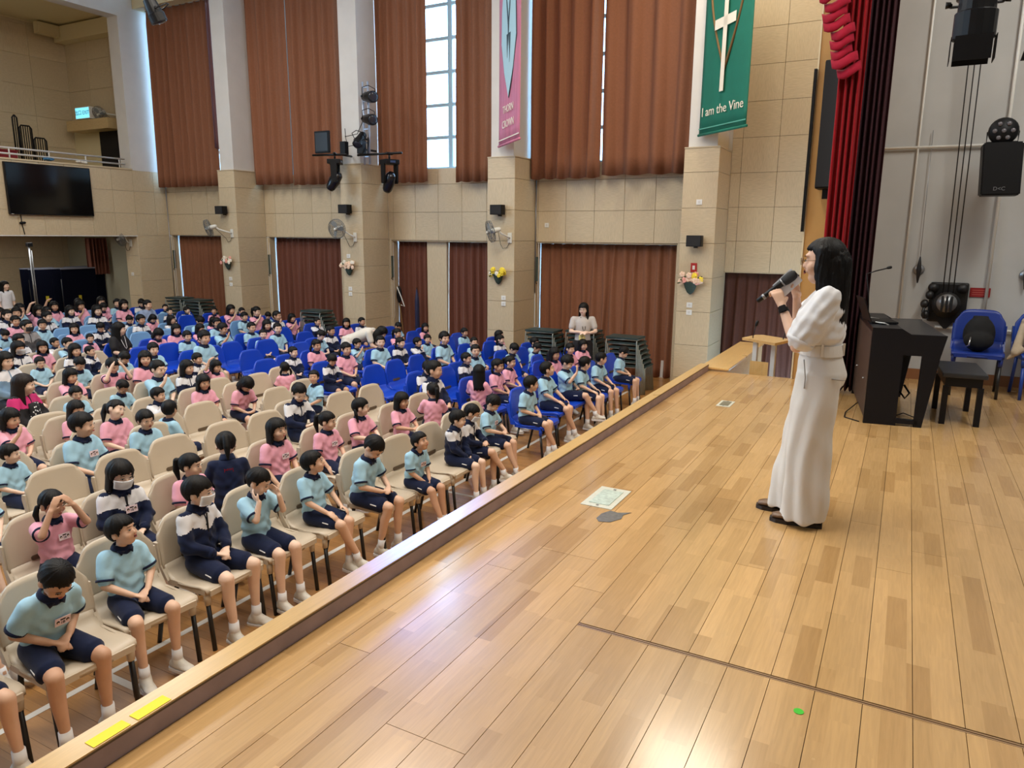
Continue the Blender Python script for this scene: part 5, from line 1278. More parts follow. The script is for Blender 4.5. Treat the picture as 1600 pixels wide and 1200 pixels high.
# ---------------------------------------------------------------- seated and standing adults
def adult_seated(x, y, rz, P, hair, top, bottom, label, sk=M_SKIN3, mask=None, glasses=False, name='woman', inner=None, sc=1.26, shoe=M_BLACKP, sleeves=True, hm=None):
    F = pose(**P); z = SEAT_Z*(1-sc)
    b = add('person', F.body, sk, None, (x,y,z), (0,0,rz), (sc,)*3); tag(b, label, 'person')
    sh = add('jacket' if F.jacket else 'shirt', F.top, None, b)
    if len(F.top.materials) == 0: F.top.materials.append(M_POLO)
    sh.material_slots[0].link = 'OBJECT'; sh.material_slots[0].material = top
    if F.jacket: sh.material_slots[1].link = 'OBJECT'; sh.material_slots[1].material = inner or top
    tr = add('trousers', F.shorts, bottom, b)
    for s in F.shoes: add('shoe', s, shoe, b)
    dress_head(b, F.Hm, hair, '', mask, glasses, True, hm)
    return b, F
AP = dict(arms='lap',legs='adult',hyaw=30,hpitch=0,near=False,hs=.86); APJ = dict(arms='lap',legs='adult',hyaw=22,hpitch=0,near=False,hs=.86,jacket=True)
for (kind, kit, x, y, sc, key, row, *_) in SEATS:
    if kind != 'adult': continue
    if kit == 'man': adult_seated(x,y,.1,dict(AP,hyaw=10), 'man', mat('grey_blue_shirt',(140,158,190),.85), mat('dark_trousers',(40,40,46),.8), 'man in a grey blue shirt seated far back near the corner', M_SKIN)
    if kit == 'hoodie': adult_seated(x,y,.1,dict(APJ,hyaw=14), 'man', mat('dark_grey_hoodie',(74,72,74),.9), mat('dark_trousers',(40,40,46),.8), 'adult in a dark grey hooded top and dark grey face mask', M_SKIN, MATS['dark_grey_hoodie'], inner=mat('grey_tee',(150,146,146),.9))
    if kit == 'black':
        b, F = adult_seated(x,y,.35,AP, 'long', mat('black_cloth',(22,20,24),.85), mat('grey_trousers',(168,164,156),.85), 'woman with long black hair in a black top and grey trousers, seated upright', M_SKIN3)
        bm = bmesh.new(); tube(bm, [F.T((-.05,.02,.87)), F.T((-.02,-.03,.72)), F.T((0,-.03,.70)), F.T((.02,-.03,.72)), F.T((.05,.02,.87))], .004, 6); add('lanyard', mesh_of(bm,'lanyard',True), M_WCL, b)
    if kit == 'glasses': adult_seated(x,y,.2,dict(APJ,hyaw=0), 'bob', mat('light_blue_cardigan',(118,148,176),.9), mat('dark_trousers',(40,40,46),.8), 'woman with glasses in a light blue cardigan over a white top at the left edge', M_SKIN3, None, True, inner=M_WCL)
    if kit == 'pinkjacket':
        M_DOT = mat('black_white_print', (24,22,24), .85)
        nt = M_DOT.node_tree; v = nt.nodes.new('ShaderNodeTexVoronoi'); v.inputs['Scale'].default_value = 42; tc = nt.nodes.new('ShaderNodeTexCoord'); nt.links.new(tc.outputs['Object'], v.inputs['Vector'])
        cr = nt.nodes.new('ShaderNodeValToRGB'); cr.color_ramp.interpolation = 'CONSTANT'; cr.color_ramp.elements[0].color = (.8,.8,.8,1); cr.color_ramp.elements[1].position = .30; cr.color_ramp.elements[1].color = (.01,.01,.012,1)
        nt.links.new(v.outputs['Distance'], cr.inputs[0]); nt.links.new(cr.outputs[0], nt.nodes['Principled BSDF'].inputs['Base Color'])
        b, F = adult_seated(x,y,.45,APJ, 'long', mat('black_cloth',(22,20,24),.85), M_DOT, 'woman with long black hair, black jacket with magenta shoulders and a patterned dress', M_SKIN3, inner=mat('magenta_cloth',(196,40,110),.85), hm=M_HAIRB)
        bm = bmesh.new(); loft(bm, [(F.T((0,-.012-.02*(1-t),.60+.21*t)), .055+.02*(1-t), .028, (1,0,0), (0,1,0)) for t in (0,.25,.5,.75,1)], 14); add('dress_front', mesh_of(bm,'dress_front',True), M_DOT, b)
def standing(loc, rz, label, J, top, bottom, hair='long', sk=M_SKIN3, head=(0,0,0), glasses=False, skirt=False, vox=.013, extra=None, shoe=M_BLACKP, name='person'):
    """J: joints dict; local facing -Y"""
    J = {k: Vector(v) for k, v in J.items()}
    Hm = head_matrix(J['head'], *head, 1.0)
    up = (J['neck']-J['pelvis']).normalized()
    def body(bm):
        head_prims(bm, Hm, True)
        cap(bm, J['neck']-up*.05, .050, Hm @ Vv(0,.012,-.055), .042, 12); cap(bm, J['pelvis'], .10, J['neck']-up*.12, .09, 14)
        for s in 'lr':
            e, w, h = J['el'+s], J['wr'+s], J['ha'+s]
            cap(bm, J['neck']-up*.07, .05, J['sh'+s], .045, 10); cap(bm, J['sh'+s], .045, e, .034, 12); cap(bm, e, .034, w, .023, 12)
            d = (h-w).normalized(); hand(bm, w, d, Vv(0,0,-1) if abs(d.z) < .8 else Vv(0,1,0), 1 if s == 'r' else -1, .95, .5)
            k, a = J['kn'+s], J['an'+s]
            cap(bm, J['hip'+s], .085, k, .052, 14); cap(bm, k, .052, a, .034, 12); cap(bm, a, .034, a+Vv(0,-.03,-.06), .03, 10)
    b = add(name, blob(body, vox, 3, .5, 'body'), sk, None, loc, (0,0,rz)); tag(b, label, 'person')
    def tp(bm):
        p, n = J['pelvis'], J['neck']; L = (n-p); fw = Vv(1,0,0); side = fw.cross(up).normalized()
        loft(bm, [(p+L*t-side*0, rx, ry, fw, side) for t, rx, ry in ((.0,.155,.115),(.2,.140,.105),(.45,.138,.11),(.65,.155,.115),(.80,.160,.105),(.90,.130,.085),(.97,.07,.06),(1.0,.055,.052))], 24)
        for s in 'lr':
            m = J['sh'+s].lerp(J['el'+s], .62); cap(bm, J['neck']-up*.07, .06, J['sh'+s], .060, 14); cap(bm, J['sh'+s], .062, m, .058, 14)
    add('shirt', blob(tp, .012, 5, .5, 'shirt'), top, b)
    def bt(bm):
        ell(bm, J['pelvis'], (.165,.125,.11))
        for s in 'lr':
            k, a = J['kn'+s], J['an'+s]
            cap(bm, J['hip'+s], .10, k, .085, 16); cap(bm, k, .085, a+Vv(0,0,.03), .075, 16)
        if skirt:
            zl(bm, [(0,J['pelvis'].y,J['pelvis'].z+.08,.15,.12),(0,J['pelvis'].y,J['pelvis'].z-.1,.19,.15),(0,J['pelvis'].y+.0,.35,.26,.22)], 22)
    add('skirt' if skirt else 'trousers', blob(bt, .013, 4, .5, 'trousers'), bottom, b)
    for s in 'lr':
        a = J['an'+s]
        def shf(bm): cap(bm, a+Vv(0,.03,-.035), .036, a+Vv(0,-.14,-.045), .030, 12); cap(bm, a, .036, a+Vv(0,0,-.04), .04, 12)
        add('shoe', blob(shf, .012, 3, .5, 'shoe'), shoe, b)
    dress_head(b, Hm, hair, '', None, glasses, True)
    if extra: extra(b, J)
    return b
BASE = dict(pelvis=(0,0,.90), neck=(0,.02,1.37), head=(0,-.01,1.50), shl=(-.17,.02,1.31), shr=(.17,.02,1.31), ell=(-.21,.0,1.05), elr=(.21,.0,1.05), wrl=(-.20,-.10,.84), wrr=(.20,-.10,.84), hal=(-.19,-.16,.76), har=(.19,-.16,.76),
            hipl=(-.09,0,.86), hipr=(.09,0,.86), knl=(-.10,-.02,.48), knr=(.10,-.02,.48), anl=(-.10,.02,.08), anr=(.10,.02,.08))
def flower_badge(b, J):
    bm = bmesh.new()
    for k in range(5): a = k*2*PI/5; ell(bm, (-.04+.035*math.cos(a),-.14,1.00+.035*math.sin(a)), (.030,.008,.030), None, 10, 6)
    add('paper_flower', mesh_of(bm,'paper_flower',True), mat('pale_yellow_paper',(236,222,140),.7), b)
    bm = bmesh.new(); tube(bm, [(-.05,-.03,1.36),(-.02,-.115,1.15),(0,-.12,1.12),(.02,-.115,1.15),(.05,-.03,1.36)], .005, 6); add('lanyard', mesh_of(bm,'lanyard',True), M_BLACKP, b)
standing((12.15, 5.05, 0), -1.0, 'woman with glasses and long black hair standing with folded arms before the stacked tables',
    dict(BASE, ell=(-.23,-.04,1.10), elr=(.23,-.04,1.10), wrl=(-.04,-.17,1.10), wrr=(.04,-.19,1.08), hal=(.05,-.18,1.12), har=(-.05,-.20,1.09)), mat('light_grey_tee',(190,184,180),.85), mat('black_cloth',(22,20,24),.85), 'long', head=(-28,4,0), glasses=True, extra=flower_badge)
standing((9.80, 19.2, 0), .3, 'woman in a white tee and khaki shorts standing at the far left edge', BASE, M_WCL, mat('khaki_cloth',(150,136,110),.85), 'long', head=(10,0,0))
# bending woman in pale clothes, reaching down to a child
BEND = dict(BASE, pelvis=(0,.10,.86), neck=(0,-.38,1.05), head=(0,-.52,1.02), shl=(-.17,-.32,1.03), shr=(.17,-.32,1.03), ell=(-.20,-.38,.80), elr=(.22,-.34,.78), wrl=(-.14,-.56,.72), wrr=(.14,-.52,.70), hal=(-.10,-.62,.70), har=(.10,-.60,.68), hipl=(-.09,.10,.84), hipr=(.09,.10,.84))
standing((10.35, 8.85, 0), .45, 'woman in a pale cream dress bending forward over the children, long black hair hanging down', BEND, mat('cream_cloth',(214,208,196),.85), mat('cream_skirt',(214,208,196),.85), 'long', head=(10,38,0), skirt=True)

# ---------------------------------------------------------------- fittings on the walls
M_GREYW = mat('guard_wire', (120,122,122), .4, metal=.6); M_FAN = mat('fan_white', (216,216,208), .4); M_BLADE = mat('fan_blade', (150,156,158), .3)
def look(d, roll=0):
    d = Vector(d).normalized(); return d.to_track_quat('Z', 'Y').to_matrix().to_4x4()
def _fan():
    o = {}
    bm = bmesh.new()
    for r, z in ((.21,0),(.205,.035),(.205,-.035),(.15,.055),(.15,-.05),(.09,.065),(.09,-.055),(.18,.047),(.12,.06)): tube(bm, [(r*math.cos(a*PI/12), r*math.sin(a*PI/12), z) for a in range(24)], .0035 if r < .2 else .005, 4, closed=True)
    for k in range(24):
        a = k*PI/12; c, s = math.cos(a), math.sin(a)
        tube(bm, [(.03*c,.03*s,.07),(.12*c,.12*s,.06),(.205*c,.205*s,.035),(.21*c,.21*s,0),(.205*c,.205*s,-.035),(.12*c,.12*s,-.05),(.04*c,.04*s,-.055)], .0022, 3)
    o['guard'] = mesh_of(bm, 'guard', True)
    bm = bmesh.new()
    prism(bm, [(.02,-.02),(.10,-.055),(.17,-.04),(.19,.02),(.15,.06),(.07,.035),(.02,.02)], -.004, .004, Matrix.Rotation(.35,4,'X')); o['blade'] = mesh_of(bm, 'blade')
    bm = bmesh.new(); cap(bm, (0,0,-.05), .055, (0,0,-.17), .045, 16); o['motor'] = mesh_of(bm, 'motor', True)
    bm = bmesh.new(); cap(bm, (0,0,.065), .03, (0,0,.02), .035, 14); o['hub'] = mesh_of(bm, 'hub', True)
    return o
FANM = _fan()
def fan(c, d, mount, label, mdir=(-1,0,0)):
    """c guard centre, d where it blows, mount point on the wall"""
    c, mount, mdir = Vector(c), Vector(mount), Vector(mdir)
    t = empty('wall_fan', mount); tag(t, label, 'fan')
    M = Matrix.Translation(c-mount) @ look(d)
    add('guard', FANM['guard'], M_GREYW, t, matrix=M); add('motor', FANM['motor'], M_FAN, t, matrix=M)
    for k in range(3): add('blade', FANM['blade'], M_BLADE, t, matrix=M @ Matrix.Rotation(k*2*PI/3,4,'Z'))
    add('hub', FANM['hub'], M_FAN, t, matrix=M)
    b = (M @ Vector((0,0,-.15))); bm = bmesh.new(); tube(bm, [mdir*.02, mdir*.10+Vector((0,0,.02)), b.lerp(mdir*.1, .3)+Vector((0,0,-.02)), b], .018, 8); add('arm', mesh_of(bm,'arm',True), M_FAN, t)
    R = look(mdir); bm = bmesh.new(); bx(bm, (-.045,-.10,0), (.045,.10,.03), 0, R @ Matrix.Rotation(0 if abs(mdir.z) else 0,4,'Z'))
    vs = [Vector(v.co) for v in bm.verts]; bm.free()
    if abs(mdir.x) > .5: box('wall_plate', (-.03,-.045,-.10), (0,.045,.10), M_FAN, t, .006)
    else: box('wall_plate', (-.045,-.03,-.10), (.045,0,.10), M_FAN, t, .006)
    bm = bmesh.new(); q = mdir*.03+Vector((0,0,-.09)); tube(bm, [q, q+Vector((0,.06,-.10)), q+Vector((0,.15,-.12)), q+Vector((0,.20,-.04)), b+Vector((0,0,-.03))], .005, 5); add('cable', mesh_of(bm,'cable',True), M_BLACKP, t)
    return t
fan((XP-.36,15.22,2.90), (-.55,.75,-.28), (XP,14.80,2.78), 'wall fan on the second pilaster from the back corner')
fan((XP-.38,11.10,2.90), (-.96,-.05,-.18), (XP,10.90,2.72), 'wall fan facing the stage on the pilaster with the moving heads')
fan((XP-.36,7.22,2.86), (-.62,.70,-.25), (XP,6.98,2.74), 'wall fan on the pilaster under the red banner')
fan((XJ-.42,YB+.15,2.62), (-.75,.1,-.35), (XJ-.014,YB+.28,2.50), 'wall fan on the pier beside the recess under the balcony')
fan((XW-.45,20.30,6.02), (-.8,-.1,-.45), (XW-.02,20.0,5.98), 'fan high on the balcony side wall')
def wall_speaker(y, z, label, x=XP):
    t = empty('wall_speaker', (x, y, z)); tag(t, label, 'speaker')
    box('cabinet', (-.21,-.13,-.095), (-.05,.13,.095), M_BLACKP, t, .008); box('bracket', (-.06,-.03,-.12), (0,.03,.0), M_BLACK, t)
    box('grille', (-.216,-.12,-.085), (-.208,.12,.085), mat('dark_grille',(28,28,30),.8), t)
wall_speaker(15.0, 3.34, 'small black wall speaker on the pilaster nearest the back corner'); wall_speaker(11.07, 3.33, 'small black wall speaker above the fan facing the stage')
wall_speaker(7.20, 3.28, 'small black wall speaker above the fan under the red banner'); wall_speaker(3.28, 2.72, 'small black wall speaker above the red fire alarm')
M_FL = {'c': mat('cream_petals',(238,206,180),.7), 'y': mat('yellow_petals',(240,214,60),.7), 'w': mat('white_petals',(236,230,214),.7), 'p': mat('peach_petals',(232,164,150),.7)}
M_LEAF = mat('leaf_green',(48,74,36),.7); M_POT = mat('dark_green_basket',(52,70,62),.7, vary=.2, scale=60)
def basket(y, z, cols, label, seed, s=1.0):
    t = empty('flower_basket', (XP-.002, y, z)); tag(t, label, 'flower basket'); rn = random.Random(seed)
    bm = bmesh.new(); R = []
    for k, (zz, r) in enumerate(((-.18,.012),(-.15,.05),(-.08,.085),(0,.11),(.008,.112))): R.append(((-.04-.02*k/4,0,zz*s), r*s, r*.55*s, (0,1,0), (1,0,0)))
    loft(bm, R, 16); add('basket', mesh_of(bm,'basket',True), M_POT, t)
    bm = bmesh.new()
    for k in range(16):
        a = rn.uniform(-1,1); bm2 = Vector((-.06-rn.random()*.06, a*.17*s, rn.uniform(-.02,.10)*s)); tube(bm, [(-.05,a*.05,0), bm2*.7, bm2], .004, 4); ell(bm, bm2, (.018,.030,.010), Matrix.Rotation(rn.uniform(-1,1),3,'X'), 8, 5)
    add('leaves', mesh_of(bm,'leaves',True), M_LEAF, t)
    for k in range(20):
        bm = bmesh.new(); c = Vector((-.07-rn.random()*.07, rn.uniform(-.17,.17)*s, rn.uniform(.0,.13)*s))
        for q in range(5): a = q*2*PI/5; ell(bm, c+Vector((-.005,.024*math.cos(a),.024*math.sin(a)))*s, (.012,.024*s,.024*s), None, 8, 5)
        ell(bm, c+Vector((-.012,0,0)), (.012,.012,.012), None, 8, 5); add('flower', mesh_of(bm,'flower',True), M_FL[rn.choice(cols)], t)
basket(3.33, 2.0, 'ccpy', 'basket of pale pink and yellow artificial flowers on the stage side pilaster', 1, 1.15); basket(7.22, 2.0, 'yyyw', 'basket of yellow artificial flowers under the wall fan', 2)
basket(11.08, 2.05, 'cccw', 'basket of peach artificial flowers under the forward facing fan', 3); basket(14.98, 2.06, 'wwpc', 'basket of white and pink flowers on the pilaster nearest the back corner', 4)
def plate(loc, label, n='wall_switch', w=.10, h=.09, axis='Y', m=None, cat='switch'):
    t = empty(n, loc); tag(t, label, cat)
    if axis == 'Y': box('plate', (-.012,-w/2,-h/2), (0,w/2,h/2), m or M_WPL, t, .003); box('rocker', (-.017,-w*.2,-h*.22), (-.012,w*.2,h*.22), M_WHITE if not m else M_WPL, t)
    else: box('plate', (-w/2,-.012,-h/2), (w/2,0,h/2), m or M_WPL, t, .003); box('rocker', (-w*.2,-.017,-h*.22), (w*.2,-.012,h*.22), M_WHITE, t)
for (y, zs, w) in [(3.34,(1.60,1.47),'stage side pilaster'),(7.12,(1.55,1.43),'pilaster under the red banner'),(11.10,(1.57,1.45),'pilaster with the moving heads'),(14.97,(1.66,1.52),'pilaster nearest the back corner')]:
    plate((XP,y,zs[0]), 'upper white switch plate low on the '+w); plate((XP,y,zs[1]), 'lower white socket plate on the '+w, 'wall_socket', cat='socket')
plate((XP,3.27,3.38), 'single white plate high on the stage side pilaster'); plate((XP,11.12,2.30), 'white plate just above the peach flower basket')
plate((XW,6.62,3.0), 'white socket with hanging cable at the left of the wide wall band', 'wall_socket', .09,.09, cat='socket')
plate((XJ-.014,YB+.33,1.66), 'white switch plate on the pier beside the recess')
plate((XP,3.30,2.26), 'red fire alarm call point on the stage side pilaster', 'fire_alarm', .11,.16,'Y', mat('alarm_red',(170,36,30),.4), 'fire alarm')
# conduits and hanging cords beside the window bays
for (y, x, z0, z1, lab) in [(18.33,XW-.04,0,4.2,'thin grey conduit in the back corner'),(14.66,XW-.03,2.0,8,'thin conduit beside the second bay from the corner'),(10.72,XW-.03,2.0,8,'thin conduit on the window wall by the moving heads pilaster'),(6.86,XW-.03,1.6,4.2,'thin conduit by the wide curtain')]:
    bm = bmesh.new(); tube(bm, [(x,y,z0),(x,y,z1)], .012, 6); tag(add('conduit', mesh_of(bm,'conduit',True), M_GREYM), lab, 'conduit')
for (y, z, lab) in [(14.60,1.75,'dark curtain winder at the second bay from the corner'),(10.64,1.80,'dark curtain winder beside the narrow curtains'),(6.88,1.85,'dark curtain winder beside the widest low curtain'),(18.30,1.8,'dark curtain winder in the back corner')]:
    t = empty('curtain_winder', (XW-.0,y-.05,z)); tag(t, lab, 'curtain winder'); box('body', (-.03,-.025,0), (.02,.025,.5), mat('winder_green',(64,74,66),.5), t)
    bm = bmesh.new(); tube(bm, [(-.02,0,.02),(-.05,.02,-.03),(-.05,-.03,-.05)], .008, 6); add('crank', mesh_of(bm,'crank',True), M_BLACK, t)
    bm = bmesh.new(); tube(bm, [(-.02,.03,.9),(-.02,.03,-.9),(-.03,.0,-1.0),(-.02,-.04,-.9),(-.02,-.04,.8)], .005, 5); add('cord', mesh_of(bm,'cord',True), M_WPL, t)
# ---------------------------------------------------------------- stage light tree on the third pilaster
lt = empty('light_ladder', (12.80, 10.50, 4.30)); tag(lt, 'pale metal ladder truss holding three black spotlights on the pilaster', 'truss')
for s in (-.07,.07):
    bm = bmesh.new(); tube(bm, [(0,s-.1,-.05),(0,s-.1,1.62)], .022, 8); add('upright', mesh_of(bm,'upright',True), mat('truss_grey',(170,180,196),.35,metal=.4), lt)
for k in range(6): box('rung', (-.012,-.17,.1+k*.28), (.012,-.03,.125+k*.28), MATS['truss_grey'], lt)
for zz in (.25,1.4): box('wall_arm', (0,-.12,zz-.02), (.3,-.08,zz+.02), M_BLACK, lt)
def par(loc, d, label, L=.34, r=.085, yoke_up=(0,0,1), flaps=False):
    t = empty('spotlight', loc); tag(t, label, 'spotlight'); M = look(d)
    bm = bmesh.new(); loft(bm, [((0,0,z), rr, rr, (1,0,0), (0,1,0)) for z, rr in ((-L*.55,r*.55),(-L*.45,r*.8),(-L*.1,r*.95),(L*.12,r),(L*.14,r*1.12),(L*.5,r*1.12))], 20); add('housing', mesh_of(bm,'housing',False), M_BLACK, t, matrix=M)
    bm = bmesh.new(); ell(bm, (0,0,L*.5), (r,r,.02), None, 16, 6); add('lens', mesh_of(bm,'lens',True), mat('lens_dark',(40,44,54),.1), t, matrix=M)
    bm = bmesh.new(); s = r*1.35; tube(bm, [(-s,0,0),(-s,s*1.2,-.02),(0,s*1.6,-.03),(s,s*1.2,-.02),(s,0,0)], .009, 6); add('yoke', mesh_of(bm,'yoke',True), M_BLACK, t, matrix=M)
    for q in (-1,1):
        bm = bmesh.new(); cap(bm, (q*s,0,0), .016, (q*(s+.03),0,0), .020, 10, False); add('knob', mesh_of(bm,'knob',True), M_BLACK, t, matrix=M)
    if flaps:
        for a in range(4): 
            bm = bmesh.new(); bx(bm, (-r*.95,r*1.12,L*.48), (r*.95,r*1.16,L*.82), 0, Matrix.Rotation(a*PI/2,4,'Z')); add('barn_door', mesh_of(bm,'barn_door'), M_BLACKP, t, matrix=M)
    return t
par((12.66,10.20,5.58), (-.45,-.85,-.12), 'top black spotlight on the pale ladder truss', .46, .105, flaps=False)
par((12.66,10.22,5.14), (-.45,-.85,-.15), 'middle black spotlight on the pale ladder truss', .44, .10)
par((12.62,10.42,4.74), (-.7,-.05,-.75), 'lowest black spotlight on the truss, pointing down', .34, .10)
def moving_head(loc, rz, label):
    t = empty('moving_head', loc, rz); tag(t, label, 'stage light')
    box('base', (-.16,-.14,.30), (.16,.14,.40), M_BLACKP, t, .015); box('display', (-.06,-.145,.33), (.06,-.139,.37), mat('display_blue',(60,80,120),.2), t)
    for s in (-1,1):
        bm = bmesh.new(); prism(bm, [(-.07,.32),(.07,.32),(.055,-.04),(.03,-.08),(-.03,-.08),(-.055,-.04)], -.02, .02, Matrix(((0,0,1,s*.15),(1,0,0,0),(0,1,0,0),(0,0,0,1)))); add('yoke_arm', mesh_of(bm,'yoke_arm'), M_BLACKP, t)
    R = Matrix.Rotation(math.radians(32),4,'X')
    bm = bmesh.new(); loft(bm, [((0,0,z), rx, ry, (1,0,0), (0,1,0)) for z, rx, ry in ((-.27,.075,.075),(-.22,.10,.10),(-.05,.115,.125),(.10,.10,.11),(.16,.05,.06))], 20); add('head', mesh_of(bm,'head',True), mat('gloss_black',(16,18,26),.2), t, matrix=R)
    bm = bmesh.new(); ell(bm, (0,0,-.268), (.068,.068,.02), None, 16, 6); add('lens', mesh_of(bm,'lens',True), mat('lens_dark',(40,44,54),.1), t, matrix=R)
    bm = bmesh.new(); tube(bm, [(0,0,.40),(0,0,.52)], .02, 8); cap(bm, (-.06,0,.52), .03, (.06,0,.52), .03, 10); add('clamp', mesh_of(bm,'clamp',True), M_BLACK, t)
moving_head((12.55,11.08,3.96), .5, 'left of the two black moving head lights by the pilaster'); moving_head((12.55,9.62,3.90), -.4, 'right of the two black moving head lights by the pilaster')
bm = bmesh.new(); tube(bm, [(12.55,11.7,4.47),(12.55,10.75,4.45)], .024, 8); tube(bm, [(12.6,10.9,4.45),(12.95,10.95,4.45)], .022, 6); tag(add('light_bar', mesh_of(bm,'light_bar',True), M_BLACK), 'black horizontal pipe carrying the left moving head', 'pipe')
bm = bmesh.new(); tube(bm, [(12.55,10.45,4.42),(12.55,9.30,4.42)], .024, 8); tube(bm, [(12.57,10.2,4.42),(12.8,10.35,4.8)], .02, 6); tag(add('light_bar', mesh_of(bm,'light_bar',True), M_BLACK), 'black horizontal pipe carrying the right moving head', 'pipe')
t = empty('flat_panel_light', (12.55,11.40,4.50)); tag(t, 'flat square black panel lamp above the left moving head', 'stage light'); box('panel_body', (-.04,-.20,.0), (.02,.20,.46), M_BLACKP, t, .01); box('panel_face', (-.046,-.17,.04), (-.04,.17,.42), mat('dark_face',(34,32,30),.3), t)
box_ = empty('dimmer_box', (12.6,10.85,4.5)); tag(box_, 'small black control box between the two light bars', 'box'); box('body', (-.06,-.07,-.05), (.06,.07,.22), M_BLACKP, box_, .01); box('body', (-.06,-.55,-.05), (.06,-.39,.22), M_BLACKP, box_, .01)
for k, pts in enumerate([[(12.7,10.9,5.0),(12.6,10.8,4.82),(12.62,10.5,4.86),(12.75,10.4,5.2)],[(12.7,10.9,4.85),(12.6,10.75,4.62),(12.62,10.45,4.64),(12.75,10.4,4.8)]]):
    bm = bmesh.new(); tube(bm, pts, .008, 5); tag(add('lamp_cable', mesh_of(bm,'lamp_cable',True), M_BLACKP), ['upper','lower'][k]+' looped cable beside the ladder truss', 'cable')
# spotlight near the back corner, hung from the ceiling
def hanging(loc, top, lamp_label, rod_label):
    bm = bmesh.new(); tube(bm, [(loc[0],loc[1],loc[2]+.18),(loc[0],loc[1],top)], .018, 8); tag(add('hanging_rod', mesh_of(bm,'hanging_rod',True), M_BLACK), rod_label, 'rod')
par((7.0,9.22,5.70), (.35,-.2,-.95), 'black spotlight hanging before the corner window curtain', .30, .10); hanging((7.0,9.22,5.70), H, '', 'thin black rod holding the spotlight near the corner window')
sp = par((5.6,-.22,4.22), (.05,-.0,-1), 'large black spotlight hanging above the stage at the top right', .42, .105, flaps=True)
bm = bmesh.new(); cap(bm, (0,0,.02), .118, (0,0,.10), .118, 20, False); add('lens_band', mesh_of(bm,'lens_band',True), M_GREYM, sp); hanging((5.6,-.22,4.22), 6.4, '', 'black rod holding the large spotlight above the stage')
t = empty('light_wing', (5.6,-.50,3.98)); tag(t, 'dark triangular lamp flap at the right edge of the picture', 'stage light')
bm = bmesh.new(); prism(bm, [(0,.0),(-.35,.0),(-.30,.5),(-.10,.45)], -.02,.02, Matrix(((0,0,1,0),(1,0,0,.02),(0,1,0,-.12),(0,0,0,1)))); add('flap', mesh_of(bm,'flap'), M_BLACKP, t); box('body', (-.1,-.36,.05), (.1,-.14,.4), M_BLACK, t, .02)
# ---------------------------------------------------------------- loudspeakers
t = empty('column_loudspeaker', (8.6,.83,3.30)); tag(t, 'tall narrow black loudspeaker on the laminate side of the stage opening', 'loudspeaker')
box('cabinet', (-.14,-.10,0), (.16,.11,1.27), M_BLACKP, t, .02); box('grille', (-.148,-.09,.02), (-.138,.10,1.25), mat('dark_grille',(28,28,30),.8), t)
bm = bmesh.new(); tube(bm, [(0,0,1.27),(.02,-.02,1.55)], .03, 8); cap(bm, (0,0,1.3), .05, (0,-.02,1.5), .045, 10); add('upper_bracket', mesh_of(bm,'upper_bracket',True), M_BLACK, t); box('lower_bracket', (-.03,-.02,-.10), (.03,.04,0), M_BLACK, t)
tag(box('edge_strip', (8.75,1.045,2.86), (8.785,1.075,4.55), M_BLACKP), 'long thin black strip on the edge of the stage opening', 'strip')
t = empty('monitor_loudspeaker', (8.9,-.72,3.22)); tag(t, 'black wedge loudspeaker hung on the grey wall at the right edge', 'loudspeaker')
bm = bmesh.new(); a = [(-.30,0),(.30,0),(.34,.5),(-.26,.5)]; prism(bm, [(-.18,0),(.15,0),(.18,.5),(-.155,.5)], -.16, .16, Matrix(((0,0,1,0),(1,0,0,-.0),(0,1,0,0),(0,0,0,1)))); bmesh.ops.bevel(bm, geom=bm.edges[:], offset=.012, segments=2, affect='EDGES'); bmesh.ops.recalc_face_normals(bm, faces=bm.faces); add('cabinet', mesh_of(bm,'cabinet'), M_BLACKP, t)
add('logo', text_mesh('D<C', .05, .001), M_GREYM, t, matrix=Matrix.Translation((-.164,0,.06)) @ Matrix.Rotation(-PI/2,4,'Z') @ Matrix.Rotation(PI/2,4,'X')); box('bracket', (.15,-.04,.2), (.6,.04,.3), M_BLACK, t)
t = empty('led_lamp', (8.85,-.70,3.83)); tag(t, 'round black stage lamp standing on the wedge loudspeaker', 'stage light')
bm = bmesh.new(); loft(bm, [((x_,0,0), r_, r_, (0,1,0), (0,0,1)) for x_, r_ in ((-.06,.115),(-.02,.13),(.06,.12),(.10,.07))], 22); add('housing', mesh_of(bm,'housing',True), M_BLACKP, t)
for k in range(7):
    a = k*PI/3; rr = .075 if k < 6 else 0; bm = bmesh.new(); ell(bm, (-.062,rr*math.cos(a),rr*math.sin(a)), (.012,.022,.022), None, 10, 6); add('led', mesh_of(bm,'led',True), mat('led_grey',(96,92,96),.2), t)
bm = bmesh.new(); tube(bm, [(0,-.13,0),(0,-.13,-.10),(0,.13,-.10),(0,.13,0)], .008, 6); add('stand', mesh_of(bm,'stand',True), M_BLACK, t)
